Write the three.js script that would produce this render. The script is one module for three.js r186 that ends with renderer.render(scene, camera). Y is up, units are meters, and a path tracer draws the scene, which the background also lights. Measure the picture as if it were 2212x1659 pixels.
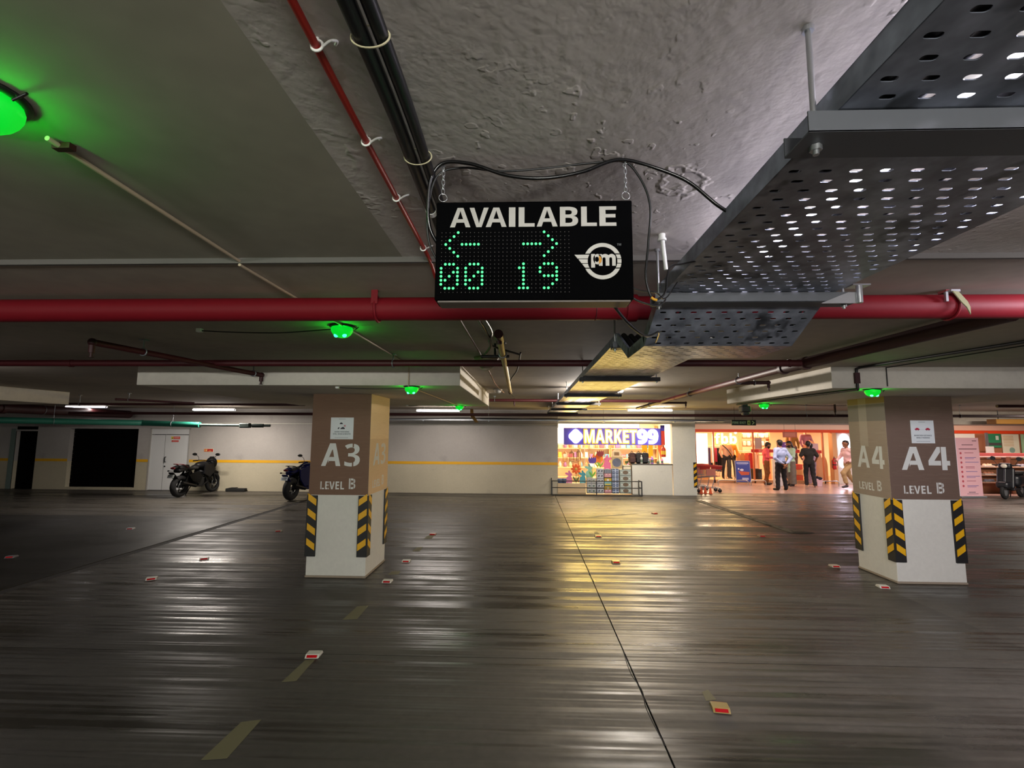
import * as THREE from 'three';
import { mergeGeometries, toCreasedNormals } from 'three/addons/utils/BufferGeometryUtils.js';
import { RoundedBoxGeometry } from 'three/addons/geometries/RoundedBoxGeometry.js';
import { TextGeometry } from 'three/addons/geometries/TextGeometry.js';
import { FontLoader } from 'three/addons/loaders/FontLoader.js';
import { RectAreaLightUniformsLib } from 'three/addons/lights/RectAreaLightUniformsLib.js';

// ---------- camera, exposure, light levels ----------
const scene = new THREE.Scene();
const camera = new THREE.PerspectiveCamera(2 * Math.atan(829.5 / 1022) * 180 / Math.PI, 2212 / 1659, 0.05, 80);
camera.position.set(0, 1.87, 0);
camera.rotation.order = 'YXZ';
camera.rotation.set(0.10464, 0.03422, 0.00552);
scene.add(camera);
scene.background = new THREE.Color(0x000000);
const renderer = new THREE.WebGLRenderer({ antialias: true });
renderer.toneMapping = THREE.LinearToneMapping;
renderer.toneMappingExposure = 1.0;
renderer.shadowMap.enabled = true;
RectAreaLightUniformsLib.init();
const TUBE = 75, TUBE_GLOW = 14, SHOP = 9, GREEN = 0.17;
// fluorescent battens: x centre, y, z, light level, label, length, lying along the view instead of across it
const BATTENS = [
  [-12.9, 2.58, -13.4, 0.04, 'dim tube batten seen as a thin line behind the fat dark red pipe'],
  [-8.94, 2.5, -13.2, 0.72, 'twin tube batten glowing white under the ceiling at the far left wall'],
  [-2.52, 2.5, -13.2, 0.5, 'twin tube batten glowing white beyond the A3 pillar, left of the bright shop'],
  [3.36, 2.53, -13.2, 0.7, 'twin tube batten glowing white in front of the bright shop with yellow letters'],
  [1.2, 2.57, -7.7, 13, 'short tube batten above the perforated cable tray between the two pillars', 0.7],
  [-6.6, 2.58, -4.7, 0.6, 'tube batten past the left edge of the view near the thin red pipe'],
  [3.7, 2.55, -1.75, 8, 'tube batten beyond the right edge of the view beside the cable tray'],
  [0.6, 2.22, 2.4, 5.2, 'added tube batten hung behind the camera, middle of the nearer row of three'],  // six unseen battens added behind the camera to brighten pillars and ceiling
  [-5.0, 2.22, 2.6, 2.4, 'added tube batten hung behind the camera, left one of the nearer row of three'],
  [6.2, 2.22, 2.4, 1.5, 'added tube batten hung behind the camera, right one of the nearer row of three'],
  [0.6, 2.22, 5.2, 6.0, 'added tube batten hung behind the camera, middle of the farther row of three'],
  [-5.0, 2.22, 5.2, 6.0, 'added tube batten hung behind the camera, left one of the farther row of three'],
  [6.2, 2.22, 5.2, 2.4, 'added tube batten hung behind the camera, right one of the farther row of three'],
  [0.96, 2.585, -1.25, 0.3, 'tube batten running above the perforated tray, glimpsed through its holes', 1.24, true],
  [13.6, 2.58, -11.4, 3.0, 'added tube batten past the right edge of the view in front of the food counter'],  // added out of view to brighten the pink banner
];

// ---------- helpers ----------
let seed = 7;
const rnd = () => ((seed = (seed * 1664525 + 1013904223) >>> 0) / 4294967296);
const rr = (a, b) => a + rnd() * (b - a);
const V = (x, y, z) => new THREE.Vector3(x, y, z);
const used = {};
const numbered = (n) => { used[n] = (used[n] ?? -1) + 1; return used[n] ? n + '_' + String(used[n]).padStart(3, '0') : n; };
const clean = (g) => { g = g.index ? g.toNonIndexed() : g; for (const k of Object.keys(g.attributes)) if (!['position', 'normal', 'uv'].includes(k)) g.deleteAttribute(k); g.clearGroups?.(); return g; };
const merge = (gs) => (gs.length === 1 ? clean(gs[0]) : mergeGeometries(gs.map(clean)));
const at = (g, x = 0, y = 0, z = 0, rx = 0, ry = 0, rz = 0) => { if (rx || ry || rz) g.applyMatrix4(new THREE.Matrix4().makeRotationFromEuler(new THREE.Euler(rx, ry, rz))); return g.translate(x, y, z); };
// box from centre; r chamfers its edges
const box = (w, h, d, x = 0, y = 0, z = 0, r = 0) => at(r ? new RoundedBoxGeometry(w, h, d, 2, Math.min(r, w / 2.01, h / 2.01, d / 2.01)) : new THREE.BoxGeometry(w, h, d), x, y, z);
// box from its corners, uv in metres
function span(x0, x1, y0, y1, z0, z1, r = 0) { return metres(box(Math.abs(x1 - x0), Math.abs(y1 - y0), Math.abs(z1 - z0), (x0 + x1) / 2, (y0 + y1) / 2, (z0 + z1) / 2, r)); }
function metres(g) {
  g = g.index ? g.toNonIndexed() : g;
  const p = g.attributes.position, n = g.attributes.normal, uv = new Float32Array(p.count * 2);
  for (let i = 0; i < p.count; i++) {
    const ax = Math.abs(n.getX(i)), ay = Math.abs(n.getY(i)), az = Math.abs(n.getZ(i));
    uv[2 * i] = ax > ay && ax > az ? p.getZ(i) : p.getX(i);
    uv[2 * i + 1] = ay >= ax && ay >= az ? p.getZ(i) : p.getY(i);
  }
  g.setAttribute('uv', new THREE.BufferAttribute(uv, 2));
  return g;
}
function rod(a, b, r, seg = 12, r2 = r) {
  const d = b.clone().sub(a), g = new THREE.CylinderGeometry(r2, r, d.length(), seg);
  g.applyQuaternion(new THREE.Quaternion().setFromUnitVectors(V(0, 1, 0), d.clone().normalize()));
  return g.translate((a.x + b.x) / 2, (a.y + b.y) / 2, (a.z + b.z) / 2);
}
const ball = (r, x, y, z, sx = 1, sy = 1, sz = 1, n = 12) => at(new THREE.SphereGeometry(r, n, Math.ceil(n * 0.7)).scale(sx, sy, sz), x, y, z);
// pipe along points with a bend ball at every corner
const run = (pts, r, seg = 12) => merge(pts.slice(1).map((p, i) => rod(pts[i], p, r, seg)).concat(pts.slice(1, -1).map((p) => ball(r * 1.12, p.x, p.y, p.z))));
const curve = (pts, r, n = 40, seg = 8, closed = false) => new THREE.TubeGeometry(new THREE.CatmullRomCurve3(pts, closed, 'centripetal'), n, r, seg, closed);
const lathe = (pts, seg = 20) => new THREE.LatheGeometry(pts.map(([x, y]) => new THREE.Vector2(x, y)), seg);
const shape = (pts) => { const s = new THREE.Shape(); pts.forEach(([x, y], i) => (i ? s.lineTo(x, y) : s.moveTo(x, y))); return s; };
const extrude = (s, depth, bevel = 0, n = 8) => new THREE.ExtrudeGeometry(s, { depth, bevelEnabled: bevel > 0, bevelSize: bevel, bevelThickness: bevel, bevelSegments: 2, curveSegments: n });

function mesh(name, geo, mat, parent) {
  const m = new THREE.Mesh(geo, mat);
  m.castShadow = m.receiveShadow = true;
  m.name = parent ? name : numbered(name);
  (parent ?? scene).add(m);
  return m;
}
function thing(name, label, category, [x, y, z] = [0, 0, 0], turn = 0, group) {
  const o = new THREE.Group(); o.name = numbered(name); scene.add(o);
  o.position.set(x, y, z); o.rotation.y = turn; o.userData = { label, category };
  if (group) o.userData.group = group;
  return o;
}
function tag(o, label, category, group) { o.userData = { ...o.userData, label, category, ...(group ? { group } : {}) }; return o; }
function structure(name, geo, mat) { const m = mesh(name, geo, mat); m.userData.kind = 'structure'; return m; }
function structureGroup(name) { const o = new THREE.Group(); o.name = name; o.userData.kind = 'structure'; scene.add(o); return o; }
function copy(o, pos, turn, label) {
  const c = o.clone(); c.name = numbered(o.name.replace(/_\d{3}$/, '')); c.userData = { ...o.userData, label: label ?? o.userData.label };
  c.position.set(...pos); c.rotation.y = turn; scene.add(c); return c;
}
const sans = await new FontLoader().loadAsync('fonts/droid/droid_sans_bold.typeface.json');
// solid lettering: x0 left edge, y0 baseline, w wanted width, h wanted cap height
function letters(s, x0, y0, w, h, depth, z) {
  const g = new TextGeometry(s, { font: sans, size: 1, depth: 1, curveSegments: 5, bevelEnabled: false });
  g.computeBoundingBox(); const b = g.boundingBox;
  g.translate(-b.min.x, 0, 0).scale(w / (b.max.x - b.min.x), h / b.max.y, depth);
  return g.translate(x0, y0, z);
}

// ---------- textures ----------
function lattice(n, s) { let k = s; const a = new Float32Array(n * n); for (let i = 0; i < a.length; i++) { k = (k * 1664525 + 1013904223) >>> 0; a[i] = k / 4294967296; } return a; }
const LAT = lattice(256, 99);
function vnoise(x, y, px, py) { // tiles after px, py cells
  const xi = Math.floor(x), yi = Math.floor(y), fx = x - xi, fy = y - yi, u = fx * fx * (3 - 2 * fx), v = fy * fy * (3 - 2 * fy);
  const m = (a, b) => ((a % b) + b) % b, x0 = m(xi, px), x1 = m(xi + 1, px), y0 = m(yi, py), y1 = m(yi + 1, py);
  const g = (a, b) => LAT[((b * 37 + 11) & 255) * 256 + ((a * 17 + b * 5) & 255)];
  return g(x0, y0) * (1 - u) * (1 - v) + g(x1, y0) * u * (1 - v) + g(x0, y1) * (1 - u) * v + g(x1, y1) * u * v;
}
function fbm(u, v, cx, cy, oct) { let s = 0, a = 0.5, t = 0; for (let i = 0; i < oct; i++, a *= 0.55, cx *= 2, cy *= 2) { s += a * vnoise(u * cx + i * 7.3, v * cy + i * 3.1, cx, cy); t += a; } return s / t; }
function texture(n, f, repeat, srgb = false, ny = n) {
  const d = new Uint8Array(n * ny * 4);
  for (let y = 0; y < ny; y++) for (let x = 0; x < n; x++) {
    const c = f(x / n, y / ny), i = (y * n + x) * 4;
    if (typeof c === 'number') d[i] = d[i + 1] = d[i + 2] = Math.max(0, Math.min(255, c * 255));
    else for (let k = 0; k < 3; k++) d[i + k] = Math.max(0, Math.min(255, c[k] * 255));
    d[i + 3] = 255;
  }
  const t = new THREE.DataTexture(d, n, ny); t.wrapS = t.wrapT = THREE.RepeatWrapping; t.magFilter = t.minFilter = THREE.LinearFilter;
  if (srgb) t.colorSpace = THREE.SRGBColorSpace;
  t.repeat.set(1 / repeat, 1 / repeat); t.needsUpdate = true; return t;
}
const grey = (v, tint = [1, 1, 1]) => [v * tint[0], v * tint[1], v * tint[2]];
const step = (a, b, x) => { x = Math.max(0, Math.min(1, (x - a) / (b - a))); return x * x * (3 - 2 * x); };
function print(w, h, draw) { // flat print drawn on a canvas
  const c = document.createElement('canvas'); c.width = w; c.height = h; draw(c.getContext('2d'), w, h);
  const t = new THREE.CanvasTexture(c); t.colorSpace = THREE.SRGBColorSpace; return t;
}
const std = (color, roughness = 0.6, extra = {}) => new THREE.MeshStandardMaterial({ color, roughness, ...extra });
const glow = (color, k, base = 0xffffff) => new THREE.MeshStandardMaterial({ color: base, roughness: 0.5, emissive: color, emissiveIntensity: k });
const scaled = (t, s) => { const c = t.clone(); c.repeat.set(s, s); c.needsUpdate = true; return c; };

// concrete floor: cross-wise tyre streaks and worn shine
const streak = (u, v) => 0.4 * fbm(u, v, 2, 96, 4) + 0.3 * fbm(u + 0.37, v, 3, 28, 3) + 0.15 * fbm(u, v, 24, 40, 3) + 0.25 * (vnoise(u * 3 + 0.4, v * 340, 3, 340) - 0.1);
const T_floor = texture(2048, (u, v) => {
  const s = streak(u, v), big = fbm(u, v, 4, 5, 4), fine = fbm(u, v, 180, 180, 2);
  const mark = step(0.56, 0.68, fbm(u + 0.2, v + 0.1, 3, 70, 3)) * step(0.42, 0.6, fbm(u, v, 4, 4, 3));
  const k = (0.62 + 0.36 * s + 0.2 * (big - 0.5) + 0.12 * (fine - 0.5)) * (1 - 0.3 * mark);
  return grey(k, [0.68, 0.665, 0.64]);
}, 7, true);
const T_floorR = texture(2048, (u, v) => 0.27 + 0.36 * step(0.38, 0.66, streak(u, v)) + 0.2 * (fbm(u, v, 6, 11, 4) - 0.4), 7);
const T_floorB = texture(2048, (u, v) => 0.55 * fbm(u, v, 3, 120, 4) + 0.2 * fbm(u, v, 60, 60, 4) + 0.25 * vnoise(u * 4, v * 380, 4, 380), 7);
const T_bay = texture(1024, (u, v) => {
  const big = fbm(u, v, 5, 5, 5), fine = fbm(u, v, 120, 120, 2), spot = step(0.66, 0.72, fbm(u + 0.3, v, 9, 9, 4));
  return grey(0.66 + 0.35 * (big - 0.5) + 0.14 * (fine - 0.5) - 0.14 * spot, [0.7, 0.665, 0.6]);
}, 5, true);
const T_bayR = texture(512, (u, v) => 0.55 + 0.5 * (fbm(u, v, 5, 8, 4) - 0.4), 5);
// ceiling plaster
const T_plasterB = texture(2048, (u, v) => {
  const a = fbm(u, v, 90, 90, 4), b = fbm(u + 0.4, v, 9, 9, 5), ridge = 1 - Math.abs(2 * fbm(u, v + 0.3, 7, 7, 6) - 1);
  return 0.2 * a + 0.08 * b + 0.4 * step(0.93, 0.99, ridge) * step(0.52, 0.66, fbm(u, v, 5, 5, 3)) + 0.3 * step(0.66, 0.74, fbm(u, v, 64, 64, 3)) * step(0.4, 0.6, fbm(u + 0.7, v, 6, 6, 3));
}, 2.4);
const T_plaster = texture(1024, (u, v) => grey(0.82 + 0.22 * (fbm(u, v, 5, 5, 5) - 0.5) - 0.22 * step(0.64, 0.78, fbm(u + 0.6, v + 0.2, 6, 4, 5)), [1, 0.975, 0.95]), 4.1, true);
const T_slab = texture(1024, (u, v) => grey(0.8 + 0.22 * (fbm(u, v, 3, 6, 5) - 0.5) + 0.05 * (fbm(u, v, 90, 90, 2) - 0.5), [1, 0.975, 0.94]), 6, true);
const T_paint = texture(1024, (u, v) => grey(0.93 + 0.12 * (fbm(u, v, 3, 3, 5) - 0.5) + 0.03 * (fbm(u, v, 120, 120, 2) - 0.5) - 0.05 * step(0.62, 0.8, fbm(u + 0.5, v, 7, 9, 5))), 3.3, true);
const T_zinc = texture(512, (u, v) => grey(0.75 + 0.5 * (fbm(u, v, 14, 14, 4) - 0.5) - 0.3 * step(0.6, 0.75, fbm(u + 0.3, v, 8, 8, 4))), 0.8, true);

// ---------- materials ----------
const M = {
  lane: std(0x87827b, 1, { map: T_floor, roughnessMap: T_floorR, bumpMap: T_floorB, bumpScale: 0.0032, vertexColors: true }),
  bay: std(0x8a847a, 1, { map: T_bay, roughnessMap: T_bayR, bumpMap: T_plasterB, bumpScale: 0.0015 }),
  bayShaded: std(0x3b3733, 1, { map: T_bay, roughnessMap: T_bayR, bumpMap: T_plasterB, bumpScale: 0.0015 }),  // darker copy of bay: shade over the left bay put into the colour
  joint: std(0x14110f, 0.9), jointDark: std(0x1c1815, 0.8, { bumpMap: T_plasterB, bumpScale: 0.003 }),
  plaster: std(0xf0ece8, 0.9, { map: T_plaster, bumpMap: T_plasterB, bumpScale: 0.0085 }),
  plain: std(0xc8c6ba, 0.9, { map: T_slab }),
  slab: std(0xd4cdc3, 0.85, { map: T_slab }),
  panel: std(0xe2dccf, 0.8, { map: T_paint }),
  wallUpper: std(0xb4aea8, 0.75, { map: T_paint }),
  wallLower: std(0xc2b89f, 0.7, { map: T_paint }),
  white: std(0xe0ddd0, 0.65, { map: T_paint }),
  yellowLine: std(0xd8a010, 0.6), dark: new THREE.MeshPhysicalMaterial({ color: 0x050404, roughness: 0.9, specularIntensity: 0.1 }), black: std(0x0d0d0e, 0.45), blackMatt: std(0x131211, 0.8),
  red: new THREE.MeshPhysicalMaterial({ color: 0x6c0a16, roughness: 0.6, specularIntensity: 0.45 }), redDark: std(0x420a10, 0.55), redDeep: std(0x34090d, 0.55), conduitRed: std(0x9a1f18, 0.45),
  zinc: std(0xbcc4d6, 0.36, { metalness: 0.55, map: T_zinc }), zincPlain: std(0x8f9297, 0.42, { metalness: 0.7 }), steel: std(0xb9bbbd, 0.3, { metalness: 0.85 }),
  channel: std(0x55575c, 0.55, { metalness: 0.3 }), tyre: std(0x0b0a0b, 0.85), rubber: std(0x151413, 0.6), guardYellow: std(0xd9a205, 0.5), plastic: std(0xdcdcd6, 0.45), beige: std(0xb7a58c, 0.6), cream: std(0xb39c62, 0.6),
  teal: std(0x1f6453, 0.45), glass: new THREE.MeshPhysicalMaterial({ color: 0xffffff, roughness: 0.02, transmission: 1, thickness: 0, ior: 1.45 }),
  skin: std(0x8a5a3c, 0.6), hair: std(0x0c0908, 0.55),
};

// ---------- the setting ----------
const CEIL = 2.63, NEAR = 2.65, SOFFIT = 2.39, WALL = -15.1;
{ // floor: cast concrete slabs with recessed saw cuts between them
  const floor = structureGroup('floor');
  mesh('bedding', span(-20, 24, -0.16, -0.03, -15.8, 6.2), M.joint, floor);
  const slabs = [[-20, -6.22, 'bayShaded'], [-6.06, 0.825, 'lane'], [0.837, 4.4, 'lane'], [4.4, 24, 'lane']];
  // tyres have polished the driving lane paler; the parking bays beside it keep a darker film of grime; the leftmost slab has shade in its colour
  const wearAndLight = (x, z) => { const n = 1.3 * (fbm(x / 20 + 2, z / 20 + 2, 20, 20, 3) - 0.5); return x > 4.4 ? 0.64 + 0.3 * step(5, 7, x + 2 * n) * step(-9, -12, z) : x > -4 ? 0.66 + 0.34 * step(-2.6, 0.2, x + 2 * n) : 0.66 + 0.3 * step(-8, -10.6, z); };  // far-left rise paints the tube-lit floor strip into the tint
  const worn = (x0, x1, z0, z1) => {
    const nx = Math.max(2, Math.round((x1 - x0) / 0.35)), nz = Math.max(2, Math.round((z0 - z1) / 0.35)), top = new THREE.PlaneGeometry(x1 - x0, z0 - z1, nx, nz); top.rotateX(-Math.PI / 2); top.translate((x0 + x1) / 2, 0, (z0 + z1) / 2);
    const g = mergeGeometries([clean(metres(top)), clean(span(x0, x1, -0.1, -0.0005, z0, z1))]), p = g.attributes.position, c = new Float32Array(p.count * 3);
    for (let i = 0; i < p.count; i++) c.fill(wearAndLight(p.getX(i), p.getZ(i)), i * 3, i * 3 + 3);
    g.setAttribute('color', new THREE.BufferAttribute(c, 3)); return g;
  };
  const cuts = [6.2, -4.18, -6.26, -9.88, WALL];
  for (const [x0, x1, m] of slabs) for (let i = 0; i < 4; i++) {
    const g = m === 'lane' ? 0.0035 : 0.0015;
    if (m === 'bayShaded' && i === 3) { mesh('slab', span(x0, x1, -0.1, 0, -9.88, -10.5), M.bayShaded, floor); mesh('slab', worn(x0, x1, -10.5, WALL), M.lane, floor); continue; }  // dark slab ends where the painted shadow ends
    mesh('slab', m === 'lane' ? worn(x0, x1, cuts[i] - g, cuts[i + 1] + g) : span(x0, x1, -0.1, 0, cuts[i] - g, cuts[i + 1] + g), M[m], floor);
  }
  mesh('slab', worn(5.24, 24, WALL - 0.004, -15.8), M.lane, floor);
  mesh('expansion_joint', metres(box(0.16, 0.08, 21, -6.14, -0.046, -4.5)), M.jointDark, floor);
  mesh('crack', curve([V(0.83, -0.001, -6.2), V(0.842, -0.0045, -6.35), V(0.822, -0.0045, -6.6), V(0.845, -0.0045, -6.8), V(0.83, -0.005, -7.2)], 0.006, 30, 5), M.joint, floor);
  mesh('crack', curve([V(0.83, -0.005, -3.1), V(0.815, -0.0045, -3.5), V(0.84, -0.0045, -3.72), V(0.812, -0.0045, -3.95), V(0.83, -0.005, -4.4)], 0.007, 30, 5), M.joint, floor);
  // worn yellow bay-line paint
  const paint = std(0x6c664a, 0.75);
  const mark = (x, z0, z1, w = 0.14) => mesh('marking', metres(at(extrude(shape([[-w / 2, -z0], [w / 2, -z0 + 0.02], [w / 2 - 0.01, -z1], [-w / 2 + 0.015, -z1 - 0.03]]), 0.0012), x, 0.0002, 0, -Math.PI / 2)), paint, floor);
  mark(-1.8, -2.86, -3.25); mark(-1.79, -4.92, -5.32); mark(-1.8, -3.72, -4.09, 0.1); mark(-1.79, -6.45, -6.62); mark(-1.78, -8.6, -8.9); mark(-1.78, -7.7, -8.0, 0.12);
  mark(1.3, -3.6, -3.75, 0.08); mark(1.3, -9.1, -9.4, 0.1);
  mesh('marking', at(metres(box(1.3, 0.0012, 0.1, 0, 0.0008, 0)), 2.0, 0, -11.3, 0, 0.42), std(0x6a655c, 0.8), floor);
}
{ // ceiling: rough plaster over the driveway, smooth slab beyond the small step
  const c = structureGroup('ceiling');
  mesh('plaster_field', span(-0.56, 24, NEAR, NEAR + 0.2, -2.02, 6.2), M.plaster, c); mesh('smooth_field', span(-20, -0.56, NEAR, NEAR + 0.2, -2.02, 6.2), M.plain, c);
  mesh('slab', span(-20, 24, CEIL, CEIL + 0.2, -23, -2.021), M.slab, c);
  mesh('step_edge', span(-20, 24, CEIL - 0.004, NEAR, -2.034, -2.016), std(0x605c58, 0.8), c);
  const drop = (x0, x1, z0, z1) => structure('ceiling_drop_panel', span(x0, x1, SOFFIT, CEIL, z0, z1, 0.008), M.panel);
  drop(-4.39, -0.745, -8.95, -5.13); drop(3.36, 6.95, -8.1, -5.32); drop(-12.7, -8.98, -8.95, -5.13);
}
{ // back wall of the garage with its openings
  const w = structureGroup('wall_back'), T = 0.2, z0 = WALL - T;
  const seg = (x0, x1, y0, y1, m, n = 'wall_segment') => mesh(n, span(x0, x1, y0, y1, z0, WALL), m, w);
  for (const [a, b] of [[-20, -16.84], [-16.1, -15], [-12.7, -12.3], [-10.95, 0.94]]) { seg(a, b, 0.9, CEIL, M.wallUpper); seg(a, b, 0, 0.9, M.wallLower, 'dado'); mesh('yellow_line', span(a + 0.01, b - 0.01, 0.895, 0.98, WALL - 0.002, WALL + 0.006), M.yellowLine, w); }
  seg(-16.84, -16.1, 1.87, CEIL, M.wallUpper, 'header'); seg(-15, -12.7, 1.96, CEIL, M.wallUpper, 'header'); seg(-15, -12.7, 0, 0.07, M.wallLower, 'sill'); seg(-12.3, -10.95, 1.98, CEIL, M.wallUpper, 'header');
  seg(0.94, 4.52, 2.2, CEIL, M.white, 'header'); seg(4.52, 5.24, 0, CEIL, M.white, 'pier');
  mesh('lintel', span(5.24, 24, 2.23, CEIL, WALL - 0.5, WALL), M.slab, w);
  mesh('lit_stripe', span(-10.9, 0.9, 2.14, 2.165, WALL, WALL + 0.03), M.white, w);  // white strip stands for a stripe of light across the wall
}
structure('wall_left', span(-20, -19.8, 0, CEIL, WALL, 6), M.wallUpper);
structure('wall_right', span(23.8, 24, 0, CEIL, -23, 6), M.wallUpper);
structure('wall_rear', span(-20, 24, 0, NEAR, 6, 6.2), M.wallUpper);
{ // two dark doorways and the white double door
  const d1 = structureGroup('door_1'), d2 = structureGroup('door_2'), d3 = structureGroup('door_3');
  mesh('leaf', span(-16.84, -16.1, 0, 1.87, WALL - 0.19, WALL - 0.14), M.dark, d1); mesh('frame', span(-17.0, -16.84, 0, 1.95, WALL - 0.02, WALL + 0.01), std(0x6f7f78, 0.6), d1);  // near-black leaf stands for an unlit opening, darkness put into its colour
  mesh('transom', span(-16.8, -16.1, 1.92, 2.02, WALL, WALL + 0.01), M.dark, d1);
  for (let i = 0; i < 14; i++) mesh('void_slat', span(-15, -12.7, 0.07 + i * 0.135, 0.2 + i * 0.135, WALL - 0.17, WALL - 0.14, 0.008), M.dark, d2);  // strips added to fill a black opening; its darkness is in their colour
  const leafM = std(0xcfcfce, 0.5), line = std(0x4a4845, 0.7);
  mesh('leaf', span(-12.26, -11.81, 0.01, 1.77, WALL - 0.06, WALL - 0.015), leafM, d3);
  const leaf = mesh('leaf', span(-11.79, -11, 0.01, 1.77, WALL - 0.06, WALL - 0.015), leafM, d3);
  mesh('transom', span(-12.26, -11, 1.79, 1.96, WALL - 0.06, WALL - 0.015), leafM, d3);
  mesh('frame', merge([span(-12.3, -12.26, 0, 1.98, WALL - 0.1, WALL + 0.01), span(-11, -10.95, 0, 1.98, WALL - 0.1, WALL + 0.01), span(-12.3, -10.95, 1.96, 1.98, WALL - 0.1, WALL + 0.01)]), std(0xa09c96, 0.6), d3);
  mesh('seam', span(-11.81, -11.79, 0, 1.96, WALL - 0.06, WALL - 0.03), line, d3);
  mesh('handle', merge([box(0.02, 0.17, 0.02, -11.73, 0.98, WALL + 0.03, 0.005), box(0.02, 0.02, 0.05, -11.73, 1.06, WALL + 0.005), box(0.02, 0.02, 0.05, -11.73, 0.9, WALL + 0.005)]), M.black, leaf);
  mesh('lock', at(new THREE.CylinderGeometry(0.022, 0.022, 0.02, 12), -11.74, 0.76, WALL - 0.005, Math.PI / 2), M.black, leaf);
  structure('wall_recess', merge([span(-17.2, -12.5, 0, CEIL, WALL - 0.4, WALL - 0.21), span(-12.5, -10.8, 0, CEIL, WALL - 0.3, WALL - 0.2)]), M.dark);
}
function plate(name, label, category, x0, x1, y0, y1, z, tex, t = 0.006, px = 256) {
  const o = thing(name, label, category, [(x0 + x1) / 2, (y0 + y1) / 2, z]);
  const w = x1 - x0, h = y1 - y0;
  mesh('board', box(w, h, t), std(0xdcdcd8, 0.5), o);
  mesh('print', at(new THREE.BoxGeometry(w - 0.004, h - 0.004, 0.001), 0, 0, t / 2 + 0.0006), std(0xffffff, 0.55, { map: print(px, Math.round(px * h / w), tex) }), o);
  return o;
}
plate('safety_sign', 'red and white notice with a yellow symbol, upper of two on the white door', 'sign', -11.6, -11.3, 1.63, 1.72, WALL - 0.011, (c, w, h) => { c.fillStyle = '#c8453a'; c.fillRect(0, 0, w, h); c.fillStyle = '#e8c34a'; c.fillRect(0, 0, w * 0.25, h); c.fillStyle = '#2a6a2a'; c.beginPath(); c.moveTo(w * 0.05, h * 0.85); c.lineTo(w * 0.13, h * 0.15); c.lineTo(w * 0.2, h * 0.85); c.fill(); c.fillStyle = '#e9b9b0'; for (let i = 0; i < 3; i++) c.fillRect(w * 0.32, h * (0.2 + i * 0.22), w * 0.58, h * 0.08); });
plate('safety_sign', 'plain red strip notice, lower of two on the white door', 'sign', -11.58, -11.34, 1.54, 1.6, WALL - 0.011, (c, w, h) => { c.fillStyle = '#c4423c'; c.fillRect(0, 0, w, h); c.fillStyle = '#df8a80'; c.fillRect(w * 0.1, h * 0.35, w * 0.8, h * 0.25); });
plate('fire_sign', 'small red and cream fire notice on the wall above the parked black motorcycle', 'sign', -10.47, -10.16, 1.23, 1.335, WALL + 0.004, (c, w, h) => { c.fillStyle = '#a01c1a'; c.fillRect(0, 0, w, h); c.strokeStyle = '#d9c48a'; c.lineWidth = 10; c.strokeRect(0, 0, w, h); c.fillStyle = '#e0c070'; c.fillRect(w * 0.08, h * 0.2, w * 0.07, h * 0.6); c.fillRect(w * 0.22, h * 0.2, w * 0.12, h * 0.6); c.fillRect(w * 0.5, h * 0.65, w * 0.3, h * 0.12); });

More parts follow.
